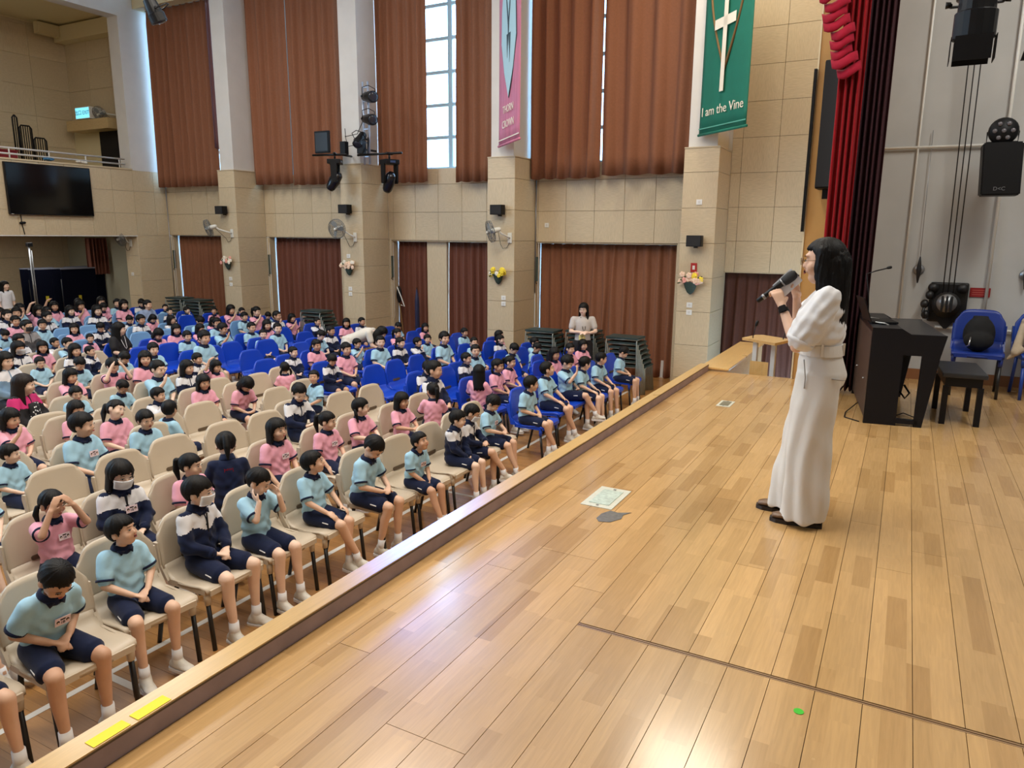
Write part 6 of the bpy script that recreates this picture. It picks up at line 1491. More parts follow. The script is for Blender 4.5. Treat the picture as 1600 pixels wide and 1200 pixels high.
# ---------------------------------------------------------------- banners, hung at an angle from the pilaster shafts
def banner(p0, p1, z0, z1, m, label):
    p0, p1 = Vector(p0), Vector(p1); w = (p1-p0).length; ang = math.atan2(p1.y-p0.y, p1.x-p0.x)
    t = empty('banner', (p0.x,p0.y,z0), ang); tag(t, label, 'banner')
    bm = bmesh.new(); n = 16; g = []
    for j in range(13):
        g.append([bm.verts.new((w*i/n, .012*math.sin(i*.8+j*.2)*(.3+.7*(1-j/12)), (z1-z0)*j/12)) for i in range(n+1)])
    for j in range(12):
        for i in range(n): bm.faces.new((g[j][i],g[j][i+1],g[j+1][i+1],g[j+1][i]))
    o = add('cloth', mesh_of(bm,'cloth',True), m, t); so = o.modifiers.new('t','SOLIDIFY'); so.thickness = .005; so.offset = 0
    bm = bmesh.new(); tube(bm, [(-.02,0,.015),(w+.02,0,.015)], .022, 10); add('bottom_rod', mesh_of(bm,'bottom_rod',True), m, t)
    bm = bmesh.new(); tube(bm, [(-.02,0,z1-z0),(w+.02,0,z1-z0)], .02, 10); tube(bm, [(w*.1,0,z1-z0),(.25,.5*0,z1-z0+.0)], .01, 6); add('top_rod', mesh_of(bm,'top_rod',True), M_GREYM, t)
    return t, w
def flat(t, name, polys, m, y=-.016):
    bm = bmesh.new()
    for p in polys: prism(bm, p, 0, .003)
    return add(name, mesh_of(bm,name), m, t, matrix=Matrix(((1,0,0,0),(0,0,1,y),(0,1,0,0),(0,0,0,1))))
M_BG = mat('banner_green',(20,112,92),.8,vary=.05,scale=6); M_CR = mat('banner_cream',(240,232,214),.8); M_VN = mat('banner_brown',(120,92,52),.8); M_GR = mat('banner_pink_red',(206,54,92),.8)
g, w = banner((12.88,3.33,0),(12.05,2.40,0),4.46,7.6,M_BG,'green hanging banner with a white cross and the words I am the Vine')
cx = w*.49
flat(g,'cross',[[(cx-.055,.62),(cx+.045,.62),(cx+.06,2.08),(cx-.04,2.08)],[(cx-.27,1.58),(cx+.27,1.60),(cx+.27,1.75),(cx-.27,1.73)]],M_CR,-.042)
tm = text_mesh('I am the Vine', .205, .002); add('lettering', tm, M_CR, g, matrix=Matrix.Translation((w*.5,-.020,.36)) @ Matrix.Rotation(PI/2,4,'X'))
flat(g,'hem_line',[[(.0,.10),(w,.10),(w,.118),(0,.118)]],mat('banner_hem',(90,170,150),.8))
for s in (-1,1):
    pts = [(cx+s*(.44-.44*(1-t)**2.2 if False else .46*math.sin(min(1,t*1.25)*PI/2)), .95+1.9*t) for t in [k/14 for k in range(15)]]
    bm = bmesh.new(); tube(bm, [(x_,-.014,z_) for x_,z_ in pts], .020, 6); add('vine', mesh_of(bm,'vine',True), M_VN, g)
rn = random.Random(5)
for s, oy in ((-1,0),(1,.05)):
    for r_ in range(7):
        for k in range(max(1,4-abs(r_-5)//1) if r_ > 2 else 1+r_):
            x_ = cx+s*.20+(k-1.2)*.075+.03*(r_%2)-s*.02*(6-r_); z_ = 2.08+.085*r_+oy
            bm = bmesh.new(); ell(bm, (x_,-.018,z_), (.024,.004,.032), None, 8, 5); add('grape', mesh_of(bm,'grape',True), M_GR, g)
M_BR = mat('banner_rose',(200,120,146),.8,vary=.12,scale=5,stretch=(3,3,.3)); M_SKY = mat('banner_pale_blue',(178,212,220),.8); M_DK = mat('banner_outline',(50,70,80),.8)
r, w = banner((12.88,7.22,0),(11.95,6.28,0),4.46,7.6,M_BR,'rose coloured hanging banner with a pale flower shape and white lettering')
cx = w*.5
lily = [(cx,.82),(cx+.28,1.28),(cx+.46,1.8),(cx+.42,2.35),(cx+.22,2.9),(cx+.10,3.1),(cx-.10,3.1),(cx-.30,2.9),(cx-.42,2.35),(cx-.44,1.8),(cx-.26,1.28)]
flat(r,'flower_outline',[[(cx+(a-cx)*1.06,.0+b-.02) for a,b in lily]],M_DK,-.012); flat(r,'flower_shape',[lily],M_SKY,-.018)
flat(r,'petal_line',[[(cx,1.7),(cx+.05,2.1),(cx+.16,2.6),(cx+.12,2.6),(cx+.01,2.15),(cx-.12,2.6),(cx-.15,2.58),(cx-.03,2.05)],[(cx-.06,1.5),(cx-.02,1.9),(cx-.10,1.9)],[(cx+.08,1.4),(cx+.14,1.9),(cx+.04,1.9)]],M_DK,-.024)
add('lettering', text_mesh('THORN', .19, .002), M_CR, r, matrix=Matrix.Translation((w*.5,-.020,.62)) @ Matrix.Rotation(PI/2,4,'X')); add('lettering', text_mesh('CROWN', .19, .002), M_CR, r, matrix=Matrix.Translation((w*.5,-.020,.36)) @ Matrix.Rotation(PI/2,4,'X'))
flat(r,'hem_line',[[(.0,.10),(w,.10),(w,.12),(0,.12)]],M_CR)
# ---------------------------------------------------------------- back wall: screen, balcony rail, things on the balcony
t = empty('screen', (10.66,YB-.01,3.76), 0); tag(t, 'large black television screen on the back wall under the balcony', 'television')
box('bezel', (-1.0,-.09,-.585), (1.0,-.02,.585), M_BLACKP, t, .008); box('panel', (-.98,-.095,-.56), (.98,-.089,.565), mat('screen_glass',(10,10,12),.12), t); box('wall_mount', (-.4,-.02,-.3), (.4,.02,.3), M_BLACK, t); box('logo_mark', (-.97,-.097,-.582), (-.92,-.09,-.574), M_WPL, t)
bm = bmesh.new(); tube(bm, [(9.93,YB-.02,3.17),(9.93,YB-.03,2.95),(9.97,YB-.02,2.72)], .010, 6); cap(bm, (9.90,YB-.04,2.98), .03, (9.99,YB-.04,2.99), .025, 8); tag(add('screen_cable', mesh_of(bm,'screen_cable',True), M_BLACKP), 'dark cable hanging below the screen', 'cable')
t = empty('balcony_rail', (9,YB+.08,4.42)); tag(t, 'white two bar rail along the balcony edge', 'railing')
for z in (.12,.25):
    bm = bmesh.new(); tube(bm, [(-4,0,z),(3.75,0,z)], .022, 8); add('rail_bar', mesh_of(bm,'rail_bar',True), M_WHITE, t)
for k in range(9):
    bm = bmesh.new(); tube(bm, [(-3.6+k*.9,0,0),(-3.6+k*.9,0,.25)], .016, 6); add('rail_post', mesh_of(bm,'rail_post',True), M_WHITE, t)
for (x,y,z,wd,hh,nb_,lab) in [(11.22,20.5,4.42,.11,1.28,1,'tallest narrow black slatted frame behind the balcony rail'),(11.46,20.5,4.42,.30,1.05,5,'wide black slatted frame in the middle behind the balcony rail'),(11.80,20.5,4.42,.32,.78,5,'lower black slatted frame at the right behind the balcony rail')]:
    t = empty('slatted_frame', (x,y,z), 0); tag(t, lab, 'frame'); bm = bmesh.new(); w2 = wd/2; tube(bm, [(-w2,0,0),(-w2,0,hh-.06),(-w2+.05,0,hh),(w2-.05,0,hh),(w2,0,hh-.06),(w2,0,0)], .020, 8); add('outer_frame', mesh_of(bm,'outer_frame',True), M_BLACKP, t)
    for k in range(nb_):
        bm = bmesh.new(); xx = -w2+wd*(k+.7)/(nb_+.4); tube(bm, [(xx,0,0),(xx,0,hh-.02)], .013, 6); add('slat', mesh_of(bm,'slat',True), M_BLACKP, t)
t = empty('storage_box', (10.35,20.3,4.42)); tag(t, 'dark red box at the left edge behind the balcony rail', 'box'); box('body', (-.5,-.2,0), (.62,.2,.34), mat('dark_red',(120,20,30),.6), t, .01); box('lid', (-.52,-.22,.34), (.64,.22,.37), mat('dark_red',(120,20,30),.6), t)
t = empty('exit_sign', (XW-.42,21.05,5.95)); tag(t, 'lit pale blue exit sign on the balcony side wall', 'sign'); box('housing', (-.05,-.33,-.02), (.30,.33,.30), M_WPL, t, .005)
es = box('lit_face', (-.056,-.31,0), (-.05,.31,.28), mat('exit_face',(120,214,238),.4,emit=1.6), t)
add('exit_lettering', text_mesh('出口 EXIT', .15, .001), mat('exit_print',(16,84,120),.5), t, matrix=Matrix.Translation((-.058,0,.14)) @ Matrix.Rotation(-PI/2,4,'Z') @ Matrix.Rotation(PI/2,4,'X'))
for k, (x, m_, lab) in enumerate([(10.72,(60,110,150),'small blue cloth bundle on the balcony ledge'),(11.55,(214,210,200),'crumpled white paper on the balcony ledge')]):
    bm = bmesh.new(); rn = random.Random(k); 
    for q in range(5): ell(bm, (rn.uniform(-.1,.1),rn.uniform(-.03,.03),.03+rn.random()*.03), (.09,.05,.035), Matrix.Rotation(rn.random()*3,3,'Z'), 8, 5)
    o = add('ledge_bundle', mesh_of(bm,'ledge_bundle',True), mat('bundle_%d' % k, m_, .8), None, (x,YB+.02,4.44)); tag(o, lab, 'cloth' if k == 0 else 'paper')
# ---------------------------------------------------------------- recess under the balcony
M_TT = mat('table_tennis_blue',(6,9,26),.9,spec=.1); M_TTF = mat('table_tennis_frame',(24,24,28),.5)
for k, (x, y, w_, lab) in enumerate([(11.65,20.9,.9,'folded dark blue table tennis table at the left of the recess'),(12.30,20.5,1.0,'folded dark blue table tennis table in the middle of the recess'),(12.92,21.0,.95,'folded dark blue table tennis table at the right of the recess')]):
    t = empty('folded_table', (x,y,0), .06*k); tag(t, lab, 'table')
    for s in (-1,1):
        box('table_half', (-w_/2,s*.20-.012,.32), (w_/2,s*.20+.012,1.80), M_TT, t, .004); box('edge_line', (-w_/2-.004,s*.20-.016,1.775), (w_/2+.004,s*.20+.016,1.81), mat('grey_edge',(120,124,140),.5), t)
    for sx in (-1,1):
        bm = bmesh.new(); tube(bm, [(sx*w_*.38,-.30,.08),(sx*w_*.38,0,.30),(sx*w_*.38,.30,.08)], .02, 8); tube(bm, [(sx*w_*.38,0,.3),(sx*w_*.38,0,1.5)], .02, 8); add('undercarriage', mesh_of(bm,'undercarriage',True), M_TTF, t)
        for sy in (-1,1):
            bm = bmesh.new(); cap(bm, (sx*w_*.38-.02,sy*.30,.05), .05, (sx*w_*.38+.02,sy*.30,.05), .05, 14, False); add('wheel', mesh_of(bm,'wheel',True), M_BLACKP, t)
    box('yellow_label', (-.08,-.225,.9), (.0,-.213,1.05), mat('label_yellow',(190,176,40),.6), t)
t = empty('tall_stand', (11.02,20.2,0)); tag(t, 'tall thin dark stand with a clamp in the recess', 'stand'); bm = bmesh.new(); tube(bm, [(0,0,.02),(0,0,2.44)], .022, 8); tube(bm, [(.05,0,.02),(.05,0,2.3)], .014, 8); add('pole', mesh_of(bm,'pole',True), M_GREYM, t); box('clamp', (-.05,-.05,2.40), (.08,.05,2.50), M_BLACK, t, .01); box('foot', (-.25,-.2,0), (.25,.2,.02), M_BLACK, t)
# ---------------------------------------------------------------- stacked tables
def _table():
    o = {}
    bm = bmesh.new(); bx(bm, (-.22,-.31,.0), (.22,.31,.028)); bmesh.ops.bevel(bm, geom=bm.edges[:], offset=.008, segments=2, affect='EDGES'); o['top'] = mesh_of(bm,'table_top')
    bm = bmesh.new(); tube(bm, [(-.20,0,-.012),(-.215,.0,-.03),(-.25,.03,-.60)], .012, 8); o['leg'] = mesh_of(bm,'leg',True)
    bm = bmesh.new(); tube(bm, [(-.2,-.285,-.012),(-.2,.285,-.012),(.2,.285,-.012),(.2,-.285,-.012)], .011, 6, closed=True); o['frame'] = mesh_of(bm,'frame',True)
    return o
TB = _table(); M_TUBE = mat('grey_tube',(150,156,150),.35,metal=.5)
STK = [(12.62,4.23,7,.40,'in the stack nearest the stage'),(12.72,5.92,7,.40,'in the stack left of the standing woman'),(13.05,5.22,7,.40,'in the stack behind the standing woman'),(12.60,11.65,6,.55,'in the single stack by the moving heads pilaster'),(12.95,16.72,7,.50,'in the left of the two far stacks'),(12.75,15.75,7,.50,'in the right of the two far stacks')]
NTH = ['lowest','second','third','fourth','fifth','sixth','seventh']
for (x, y, n, z0, lab) in STK:
    for k in range(n):
        t = empty('stacking_table', (x-.018*k, y+.022*k, z0+.0+.085*k+.08), 0); nm = 'topmost' if k == n-1 else NTH[k]
        tag(t, 'dark green topped table, %s %s' % (nm+(' from below' if 0 < k < n-1 else ''), lab), 'table', 'stacked green topped tables')
        add('table_top', TB['top'], M_DGREEN, t); add('frame', TB['frame'], M_TUBE, t)
        for sx in (1,-1):
            for sy in (1,-1):
                h = z0+.085*k+.08
                add('leg', TB['leg'], M_TUBE, t, (sx*0,sy*.285,0), scale=(sx,sy,(h-.002)/.60))
# folded umbrellas / flags leaning at the pier curtains
t = empty('folded_flag', (13.80,8.60,0)); tag(t, 'dark blue folded parasol leaning before the narrow curtain', 'parasol'); bm = bmesh.new(); tube(bm, [(0,0,0),(0,.0,1.6)], .012, 6); add('pole', mesh_of(bm,'pole',True), M_BLACK, t); bm = bmesh.new(); zl(bm, [(0,0,.35,.02,.02),(0,0,.6,.06,.05),(0,0,1.3,.05,.05),(0,0,1.55,.015,.015)], 12); add('cloth', mesh_of(bm,'cloth',True), mat('navy_nylon',(20,26,64),.6), t); t.location = (13.75,9.85,0)
t = empty('broom', (13.75,10.32,0), .2); tag(t, 'pole with a dark and white strap leaning by the curtain left of the pier', 'pole'); bm = bmesh.new(); tube(bm, [(0,-.12,0),(0,.06,1.5)], .014, 6); add('pole', mesh_of(bm,'pole',True), M_VN, t); bm = bmesh.new(); ell(bm, (-.02,.02,1.42), (.03,.07,.20), None, 10, 8); add('bag', mesh_of(bm,'bag',True), M_BLACKP, t); bm = bmesh.new(); tube(bm, [(-.04,.06,1.6),(-.05,-.05,1.35),(-.04,-.12,1.15),(-.04,-.03,1.18)], .012, 6); add('strap', mesh_of(bm,'strap',True), M_WPL, t)

# ---------------------------------------------------------------- stage furniture at the right
M_PIANO = mat('piano_black',(12,13,20),.4,spec=.3); M_PIANOB = mat('piano_back_board',(60,40,28),.6,vary=.1,scale=6)
p = empty('digital_piano', (6.94,.20,S), math.radians(7.5)); tag(p, 'black upright digital piano seen from its end panel', 'piano')
XZ = Matrix(((0,0,1,0),(-1,0,0,0),(0,1,0,0),(0,0,0,1)))      # prism xy -> (depth towards -Y, z), thickness along X
for x0 in (0, 1.32):
    bm = bmesh.new()
    prism(bm, [(0,0),(.255,0),(.255,.62),(.40,.62),(.395,.0),(.455,.0),(.535,.62),(.57,.80),(.30,.80),(.225,.845),(0,.845)], x0, x0+.045, XZ)
    add('end_panel', mesh_of(bm,'end_panel'), M_PIANO, p)
box('foot_rail', (0,-.42,.02), (.045,-.25,.06), M_PIANO, p); box('foot_rail', (1.32,-.42,.02), (1.365,-.25,.06), M_PIANO, p)
box('top_board', (.045,-.225,.80), (1.32,0,.845), M_PIANO, p); box('key_lid', (.045,-.56,.775), (1.32,-.225,.80), mat('piano_lid',(34,34,38),.28), p); box('key_bed', (.045,-.55,.64), (1.32,-.04,.70), M_PIANO, p); box('fallboard', (.045,-.56,.70), (1.32,-.535,.775), M_PIANO, p)
box('back_board', (.045,-.012,.05), (1.32,-.002,.80), M_PIANOB, p); box('pedal_board', (.045,-.25,.08), (1.32,-.235,.60), M_PIANO, p)
for k in range(3): box('pedal', (.60+k*.07,-.33,.05), (.63+k*.07,-.23,.06), M_CHROME, p)
for k in range(2):
    bm = bmesh.new(); cap(bm, (.3+k*.7,.0,.35), .010, (.3+k*.7,.006,.35), .010, 8); add('screw', mesh_of(bm,'screw',True), M_GREYM, p)
bm = bmesh.new(); tube(bm, [(.3,-.30,.25),(.25,-.34,.20),(.3,-.38,.24),(.36,-.34,.30)], .009, 6); tube(bm, [(.2,-.25,.02),(.1,-.36,.012),(.3,-.47,.012),(.5,-.38,.012),(.3,-.28,.02)], .005, 5); tube(bm, [(.6,.0,.06),(.35,.12,.006),(.15,.14,.006),(.02,.03,.006)], .005, 5); add('power_cord', mesh_of(bm,'power_cord',True), M_BLACKP, p)
# things on the piano
t = empty('laptop', (7.45,.16,S+.847), .25); tag(t, 'black laptop with raised lid on top of the piano', 'laptop'); box('laptop_base', (-.17,-.11,0), (.17,.11,.018), M_BLACKP, t, .004)
bm = bmesh.new(); bx(bm, (-.17,0,0), (.17,.008,.22)); add('laptop_lid', mesh_of(bm,'laptop_lid'), M_BLACKP, t, (0,.11,.018), (-.35,0,0))
for k, (x, y, lab) in enumerate([(7.25,.14,'nearer bright card standing on the piano edge'),(7.62,.20,'farther bright card standing on the piano edge')]):
    o = box('small_card', (-.05,-.03,0), (.05,.03,.006), M_WPL); o.location = (x,y,S+.85); o.rotation_euler = (.35,0,.9); tag(o, lab, 'card')
t = empty('gooseneck_microphone', (7.40,.30,S+.847)); tag(t, 'thin gooseneck microphone rising behind the woman in white', 'microphone'); bm = bmesh.new(); tube(bm, [(0,-.04,0),(0,-.02,.25),(0,.01,.43),(0,-.06,.46),(0,-.16,.49)], .006, 8); add('neck', mesh_of(bm,'neck',True), M_BLACK, t); bm = bmesh.new(); cap(bm, (0,-.155,.49), .012, (0,-.175,.495), .013, 10); add('capsule', mesh_of(bm,'capsule',True), M_BLACKP, t)
# bench
t = empty('piano_bench', (7.60,-.52,S), .06); tag(t, 'low black piano bench beside the piano', 'bench')
box('seat_board', (-.36,-.17,.42), (.36,.17,.46), mat('bench_top',(40,42,46),.4), t, .008); box('apron', (-.33,-.14,.34), (.33,.14,.42), M_PIANO, t)
for sx in (-1,1):
    for sy in (-1,1): box('leg', (sx*.32-.022,sy*.13-.022,0), (sx*.32+.022,sy*.13+.022,.34), M_PIANO, t)
# blue chairs with bags by the wing wall
c1 = chair((8.93,-.74,S), -PI/2-.05, mat('deep_blue_chair',(20,48,130),.4), 'blue plastic chair with a black bag on it, right of the piano', 'blue hall chairs'); c1.scale = (1.05,1.05,1.0)
c2 = chair((9.02,-1.34,S), -PI/2+.1, mat('deep_blue_chair2',(24,62,150),.4), 'blue plastic chair at the right edge with a beige coat and bag', 'blue hall chairs', blue_legs=True)
def soft(name, prims, m, label, cat, loc=(0,0,0), vox=.012):
    def b(bm):
        for k in prims:
            if k[0] == 'e': ell(bm, k[1], k[2])
            else: cap(bm, k[1], k[2], k[3], k[4], 10)
    o = add(name, blob(b, vox, 3, .5, name), m, None, loc)
    if label: tag(o, label, cat)
    return o
bag = soft('backpack', [('e',(8.98,-.74,S+.62),(.09,.15,.19)),('e',(8.92,-.74,S+.56),(.08,.14,.10)),('c',(9.0,-.68,S+.80),.015,(9.0,-.80,S+.80),.015)], mat('black_fabric',(12,12,14),.85), 'black backpack slumped on the blue chair right of the piano', 'bag')
bm = bmesh.new(); tube(bm, [(8.84,-.66,S+.60),(8.80,-.65,S+.52),(8.83,-.63,S+.50)], .008, 6); add('buckle', mesh_of(bm,'buckle',True), M_CHROME, bag)
coat = soft('coat', [('c',(9.0,-1.12,S+.78),.03,(9.1,-1.40,S+.80),.035),('c',(9.02,-1.12,S+.76),.03,(8.82,-1.06,S+.48),.045),('e',(9.0,-1.25,S+.62),(.05,.16,.16)),('c',(8.83,-1.10,S+.5),.04,(8.84,-1.0,S+.40),.015)], mat('beige_coat',(176,160,138),.9,vary=.08,bump=.4,scale=12), 'beige coat hung over the blue chair at the right edge', 'coat')
hb = soft('handbag', [('e',(8.90,-1.30,S+.55),(.08,.13,.10))], mat('black_leather',(14,13,13),.45), 'black handbag on the blue chair at the right edge', 'bag')
bm = bmesh.new(); tube(bm, [(8.88,-1.20,S+.62),(8.86,-1.22,S+.74),(8.86,-1.30,S+.76),(8.88,-1.36,S+.64)], .009, 6); add('handle', mesh_of(bm,'handle',True), mat('black_leather',(14,13,13),.45), hb)
# rope winch, cleats, sign, cables on the wing wall
t = empty('rope_winch', (9.49,-.43,2.08)); tag(t, 'black iron hand winch with three steel cables on the grey wall', 'winch')
M_IRON = mat('black_iron',(20,19,20),.45)
box('back_plate', (-.03,-.20,-.20), (0,.17,.24), M_IRON, t, .02)
bm = bmesh.new(); cap(bm, (-.16,0,0), .14, (-.04,0,0), .14, 22, False); add('housing', mesh_of(bm,'housing',True), M_IRON, t)
bm = bmesh.new(); cap(bm, (-.17,0,.02), .10, (-.15,0,.02), .10, 22, False); add('drum', mesh_of(bm,'drum',True), M_GREYM, t)
for s in (-1,1):
    bm = bmesh.new(); cap(bm, (-.10,s*.14,.18), .055, (-.02,s*.14,.18), .055, 14, False); add('pulley', mesh_of(bm,'pulley',True), M_IRON, t)
for k in (-1,0,1):
    bm = bmesh.new(); cap(bm, (-.185,k*.045,-.07), .010, (-.185,k*.045,.09), .012, 8); add('clamp', mesh_of(bm,'clamp',True), M_IRON, t)
bm = bmesh.new(); 
for q in ((-.10,.17,.10),(-.12,.21,.0),(-.10,.19,-.12)): ell(bm, q, (.05,.045,.05), None, 10, 7)
tube(bm, [(-.12,.2,0),(-.16,.22,-.08),(-.16,.20,-.16)], .015, 6); add('motor', mesh_of(bm,'motor',True), M_IRON, t)
bm = bmesh.new(); prism(bm, [(-.16,-.1),(.14,-.1),(.0,-.27),(-.03,-.27)], -.06,-.02, Matrix(((0,0,1,0),(1,0,0,0),(0,1,0,0),(0,0,0,1)))); bmesh.ops.recalc_face_normals(bm, faces=bm.faces); add('lower_bracket', mesh_of(bm,'lower_bracket'), M_IRON, t)
for k, yy_ in enumerate((-.07,-.0,.07)):
    bm = bmesh.new(); tube(bm, [(9.34,-.43+yy_*.7,2.15),(9.30,-.40+yy_*.8,5.0),(9.28,-.38+yy_*.9,8.5)], .006, 5); tag(add('steel_cable', mesh_of(bm,'steel_cable',True), M_IRON), ['rightmost','middle','leftmost'][k]+' of the three thin dark cables rising from the winch', 'cable')
for (y, z, lab) in [(-.125,2.45,'black rope cleat on the grey wall left of the winch'),(-1.13,2.42,'black rope cleat at the right edge of the grey wall')]:
    t = empty('cleat', (9.50,y,z)); tag(t, lab, 'cleat'); bm = bmesh.new(); cap(bm, (-.05,0,-.14), .008, (-.06,0,0), .028, 10); cap(bm, (-.06,0,0), .028, (-.05,0,.14), .008, 10); add('horn', mesh_of(bm,'horn',True), M_IRON, t)
    bm = bmesh.new(); cap(bm, (-.02,0,0), .055, (-.006,0,0), .06, 16, False); add('base', mesh_of(bm,'base',True), M_GREYM, t); bm = bmesh.new(); tube(bm, [(-.04,0,.1),(-.03,.02,1.5)], .004, 4); add('line', mesh_of(bm,'line',True), M_GREYM, t)
t = empty('red_notice', (9.505,-.74,2.22)); tag(t, 'small dark red notice plate on the grey wall above the chairs', 'sign'); box('plate', (-.008,-.095,-.05), (0,.095,.05), mat('notice_red',(140,20,24),.5), t)
for k in range(3): box('text_line', (-.0095,-.075,.02-k*.024), (-.008,.075,.028-k*.024), mat('notice_text',(176,84,76),.6), t)
# lectern beyond the stage end
t = empty('lectern', (9.1,1.40,.62), -.15); tag(t, 'lectern with a slanted wooden top and clear side panels beyond the stage end', 'lectern')
st2 = boxes('landing', [((8.81,.75,0),(10.1,1.74,.62))], M_PLAIN, None, 'landing below the stage end', 'structure')
bm = bmesh.new(); prism(bm, [(-.13,-.26),(.11,-.26),(.15,-.19),(.15,.19),(.11,.26),(-.13,.26)], 0, .03); add('reading_top', mesh_of(bm,'reading_top'), M_PLAIN, t, (0,0,.95), (0,-.10,-.45))
M_ACR = mat('frosted_panel',(200,204,206),.25)
for y_ in (-.10,.12): box('post', (-.03,y_-.025,0), (.03,y_+.025,.93), M_ACR, t)
box('centre_panel', (-.045,-.06,0), (-.035,.16,.70), M_PLAIN, t); box('base', (-.22,-.25,0), (.2,.25,.03), M_BLACK, t)
for (y_, h) in ((.16,.13),(-.20,.10)):
    bm = bmesh.new(); tube(bm, [(.0,y_,.94),(.0,y_,1.0),(.02,y_-.02,1.0+h)], .006, 6); cap(bm, (.02,y_-.02,1.0+h), .018, (.03,y_-.03,1.04+h), .02, 8); add('lectern_microphone', mesh_of(bm,'lectern_microphone',True), M_BLACK, t)
# ---------------------------------------------------------------- the speaking woman
# local frame: facing -Y, rotated by 180 deg so that she faces the hall (+Y); her left side is towards the camera
SPX, SPY = 4.30, .40
def speaker_woman():
    Hm = head_matrix((0,.005,1.475), -2, 3, 0, 1.06)
    shL, shR = Vv(.165,.045,1.285), Vv(-.165,.035,1.285)       # local +X is her left after facing -Y
    elL, elR = Vv(.205,-.085,1.03), Vv(-.16,-.10,1.05)
    wrL, wrR = Vv(.085,-.185,1.235), Vv(-.05,-.120,1.265)
    mic0, mic1 = Vv(.03,-.32,1.245), Vv(.012,-.135,1.405)
    md = (mic1-mic0).normalized()
    def grip(bm, W, D, N, side, s):
        """palm against the shaft and fingers closed round it"""
        D = D.normalized(); N = (N-D*N.dot(D)).normalized(); Sd = D.cross(N)*side
        for o in (-.018,-.006,.006,.018): cap(bm, W+Sd*o*.6, .0135*s, W+D*.070*s+Sd*o*1.2, .0115*s, 8)
        for i in range(4):
            p_ = W+D*.066*s+Sd*(.027-.018*i)*s; a = .45; r_ = .0088*s
            for k in range(3):
                dd = (D*math.cos(a)+N*math.sin(a)).normalized(); L_ = (.034,.026,.020)[k]*s*(1,1.05,1,.88)[i]; q = p_+dd*L_; cap(bm, p_, r_, q, r_*.93, 8); p_ = q; r_ *= .94; a += 1.05
        p_ = W+D*.02*s+Sd*.024*s; d = (D*.5+Sd*.65+N*.55).normalized(); q = p_+d*.038*s; cap(bm, p_, .013*s, q, .011*s, 8); cap(bm, q, .0108*s, q+(D*.5+N*.9-Sd*.1).normalized()*.030*s, .009*s, 8)
    def body(bm):
        head_prims(bm, Hm, True)
        cap(bm, (0,.035,1.28), .050, Hm @ Vv(0,.014,-.06), .044, 14); cap(bm, (0,.03,.92), .075, (0,.035,1.20), .085, 16)
        for sh_, e_, w_ in ((shL,elL,wrL),(shR,elR,wrR)):
            cap(bm, (sh_.x*.4,.04,1.27), .05, sh_, .042, 12); cap(bm, sh_, .042, e_, .034, 12); cap(bm, e_, .033, e_.lerp(w_,.4), .031, 12); cap(bm, e_.lerp(w_,.4), .031, w_, .0215, 12)
        grip(bm, wrL, Vv(-.25,-.35,.75), Vv(-.85,-.35,-.3), -1, .98)
        grip(bm, wrR, Vv(.15,-.2,.95), Vv(.75,-.6,.1), 1, .94)
        for s in (-1,1):
            cap(bm, (s*.075,.035,.86), .065, (s*.085,.02,.46), .05, 14); cap(bm, (s*.085,.015,.46), .052, (s*.085,.035,.09), .034, 12); cap(bm, (s*.085,.035,.08), .034, (s*.085,-.08,.035), .03, 12)
    b = add('person', blob(body, .0062, 3, .5, 'body'), M_SKIN, None, (SPX,SPY,S), (0,0,PI+.06)); tag(b, 'woman in white blouse and wide white trousers speaking into a microphone on the stage', 'person')
    # blouse
    def blouse(bm):
        zl(bm, [(0,.03,1.01,.112,.088),(0,.03,1.022,.128,.100),(0,.022,1.07,.158,.126),(0,.015,1.14,.158,.128),(0,.02,1.21,.162,.118),(0,.035,1.27,.150,.095),(0,.038,1.305,.095,.070),(0,.036,1.325,.060,.056)], 28)
        for sh_, e_ in ((shL,elL),(shR,elR)):
            cap(bm, (sh_.x*.55,.04,1.27), .062, sh_, .066, 16); m = sh_.lerp(e_,.45); cap(bm, sh_, .068, m, .088, 18); m2 = sh_.lerp(e_,.80); cap(bm, m, .088, m2, .080, 18, True)
    me = blob(blouse, .009, 5, .5, 'blouse')
    n = len(me.vertices); co = np.empty(n*3); me.vertices.foreach_get('co', co); co = co.reshape(-1,3); nr = np.empty(n*3); me.vertices.foreach_get('normal', nr); nr = nr.reshape(-1,3)
    d = .0026*np.sin(co[:,2]*95+co[:,0]*60+np.sin(co[:,1]*60)*1.5)+.0026*np.sin(co[:,1]*110-co[:,2]*58+co[:,0]*30); co += nr*d[:,None]; me.vertices.foreach_set('co', co.reshape(-1))
    M_BL = mat('white_blouse',(222,222,224),.8,bump=.2,scale=18,sheen=.1); bl = add('blouse', me, M_BL, b)
    for sh_, e_ in ((shL,elL),(shR,elR)):
        bm = bmesh.new(); cap(bm, sh_.lerp(e_,.86), .078, sh_.lerp(e_,.93), .074, 20, False); add('sleeve_hem', mesh_of(bm,'sleeve_hem',True), M_BL, bl)
    # trousers: two wide legs from one waist
    M_TR = mat('white_trousers',(218,214,208),.8,bump=.25,scale=22,stretch=(1,1,.4))
    def trou(bm):
        zl(bm, [(0,.03,1.035,.122,.098),(0,.03,.99,.130,.104),(0,.035,.93,.150,.118),(0,.045,.86,.165,.130),(0,.035,.80,.165,.125)], 30)
        for s, dy in ((-1,-.055),(1,.025)):
            R = [(s*.078,.035,.88,.085,.115)]
            for z, rx, ry, y in ((.70,.092,.122,.025),(.55,.098,.120,.01+dy*.3),(.40,.100,.118,.005+dy*.5),(.25,.102,.120,.0+dy*.8),(.12,.104,.124,-.005+dy),(.035,.106,.126,-.008+dy)): R.append((s*.092,y,z,rx,ry))
            zl(bm, R, 26)
    me = blob(trou, .010, 4, .5, 'trousers')
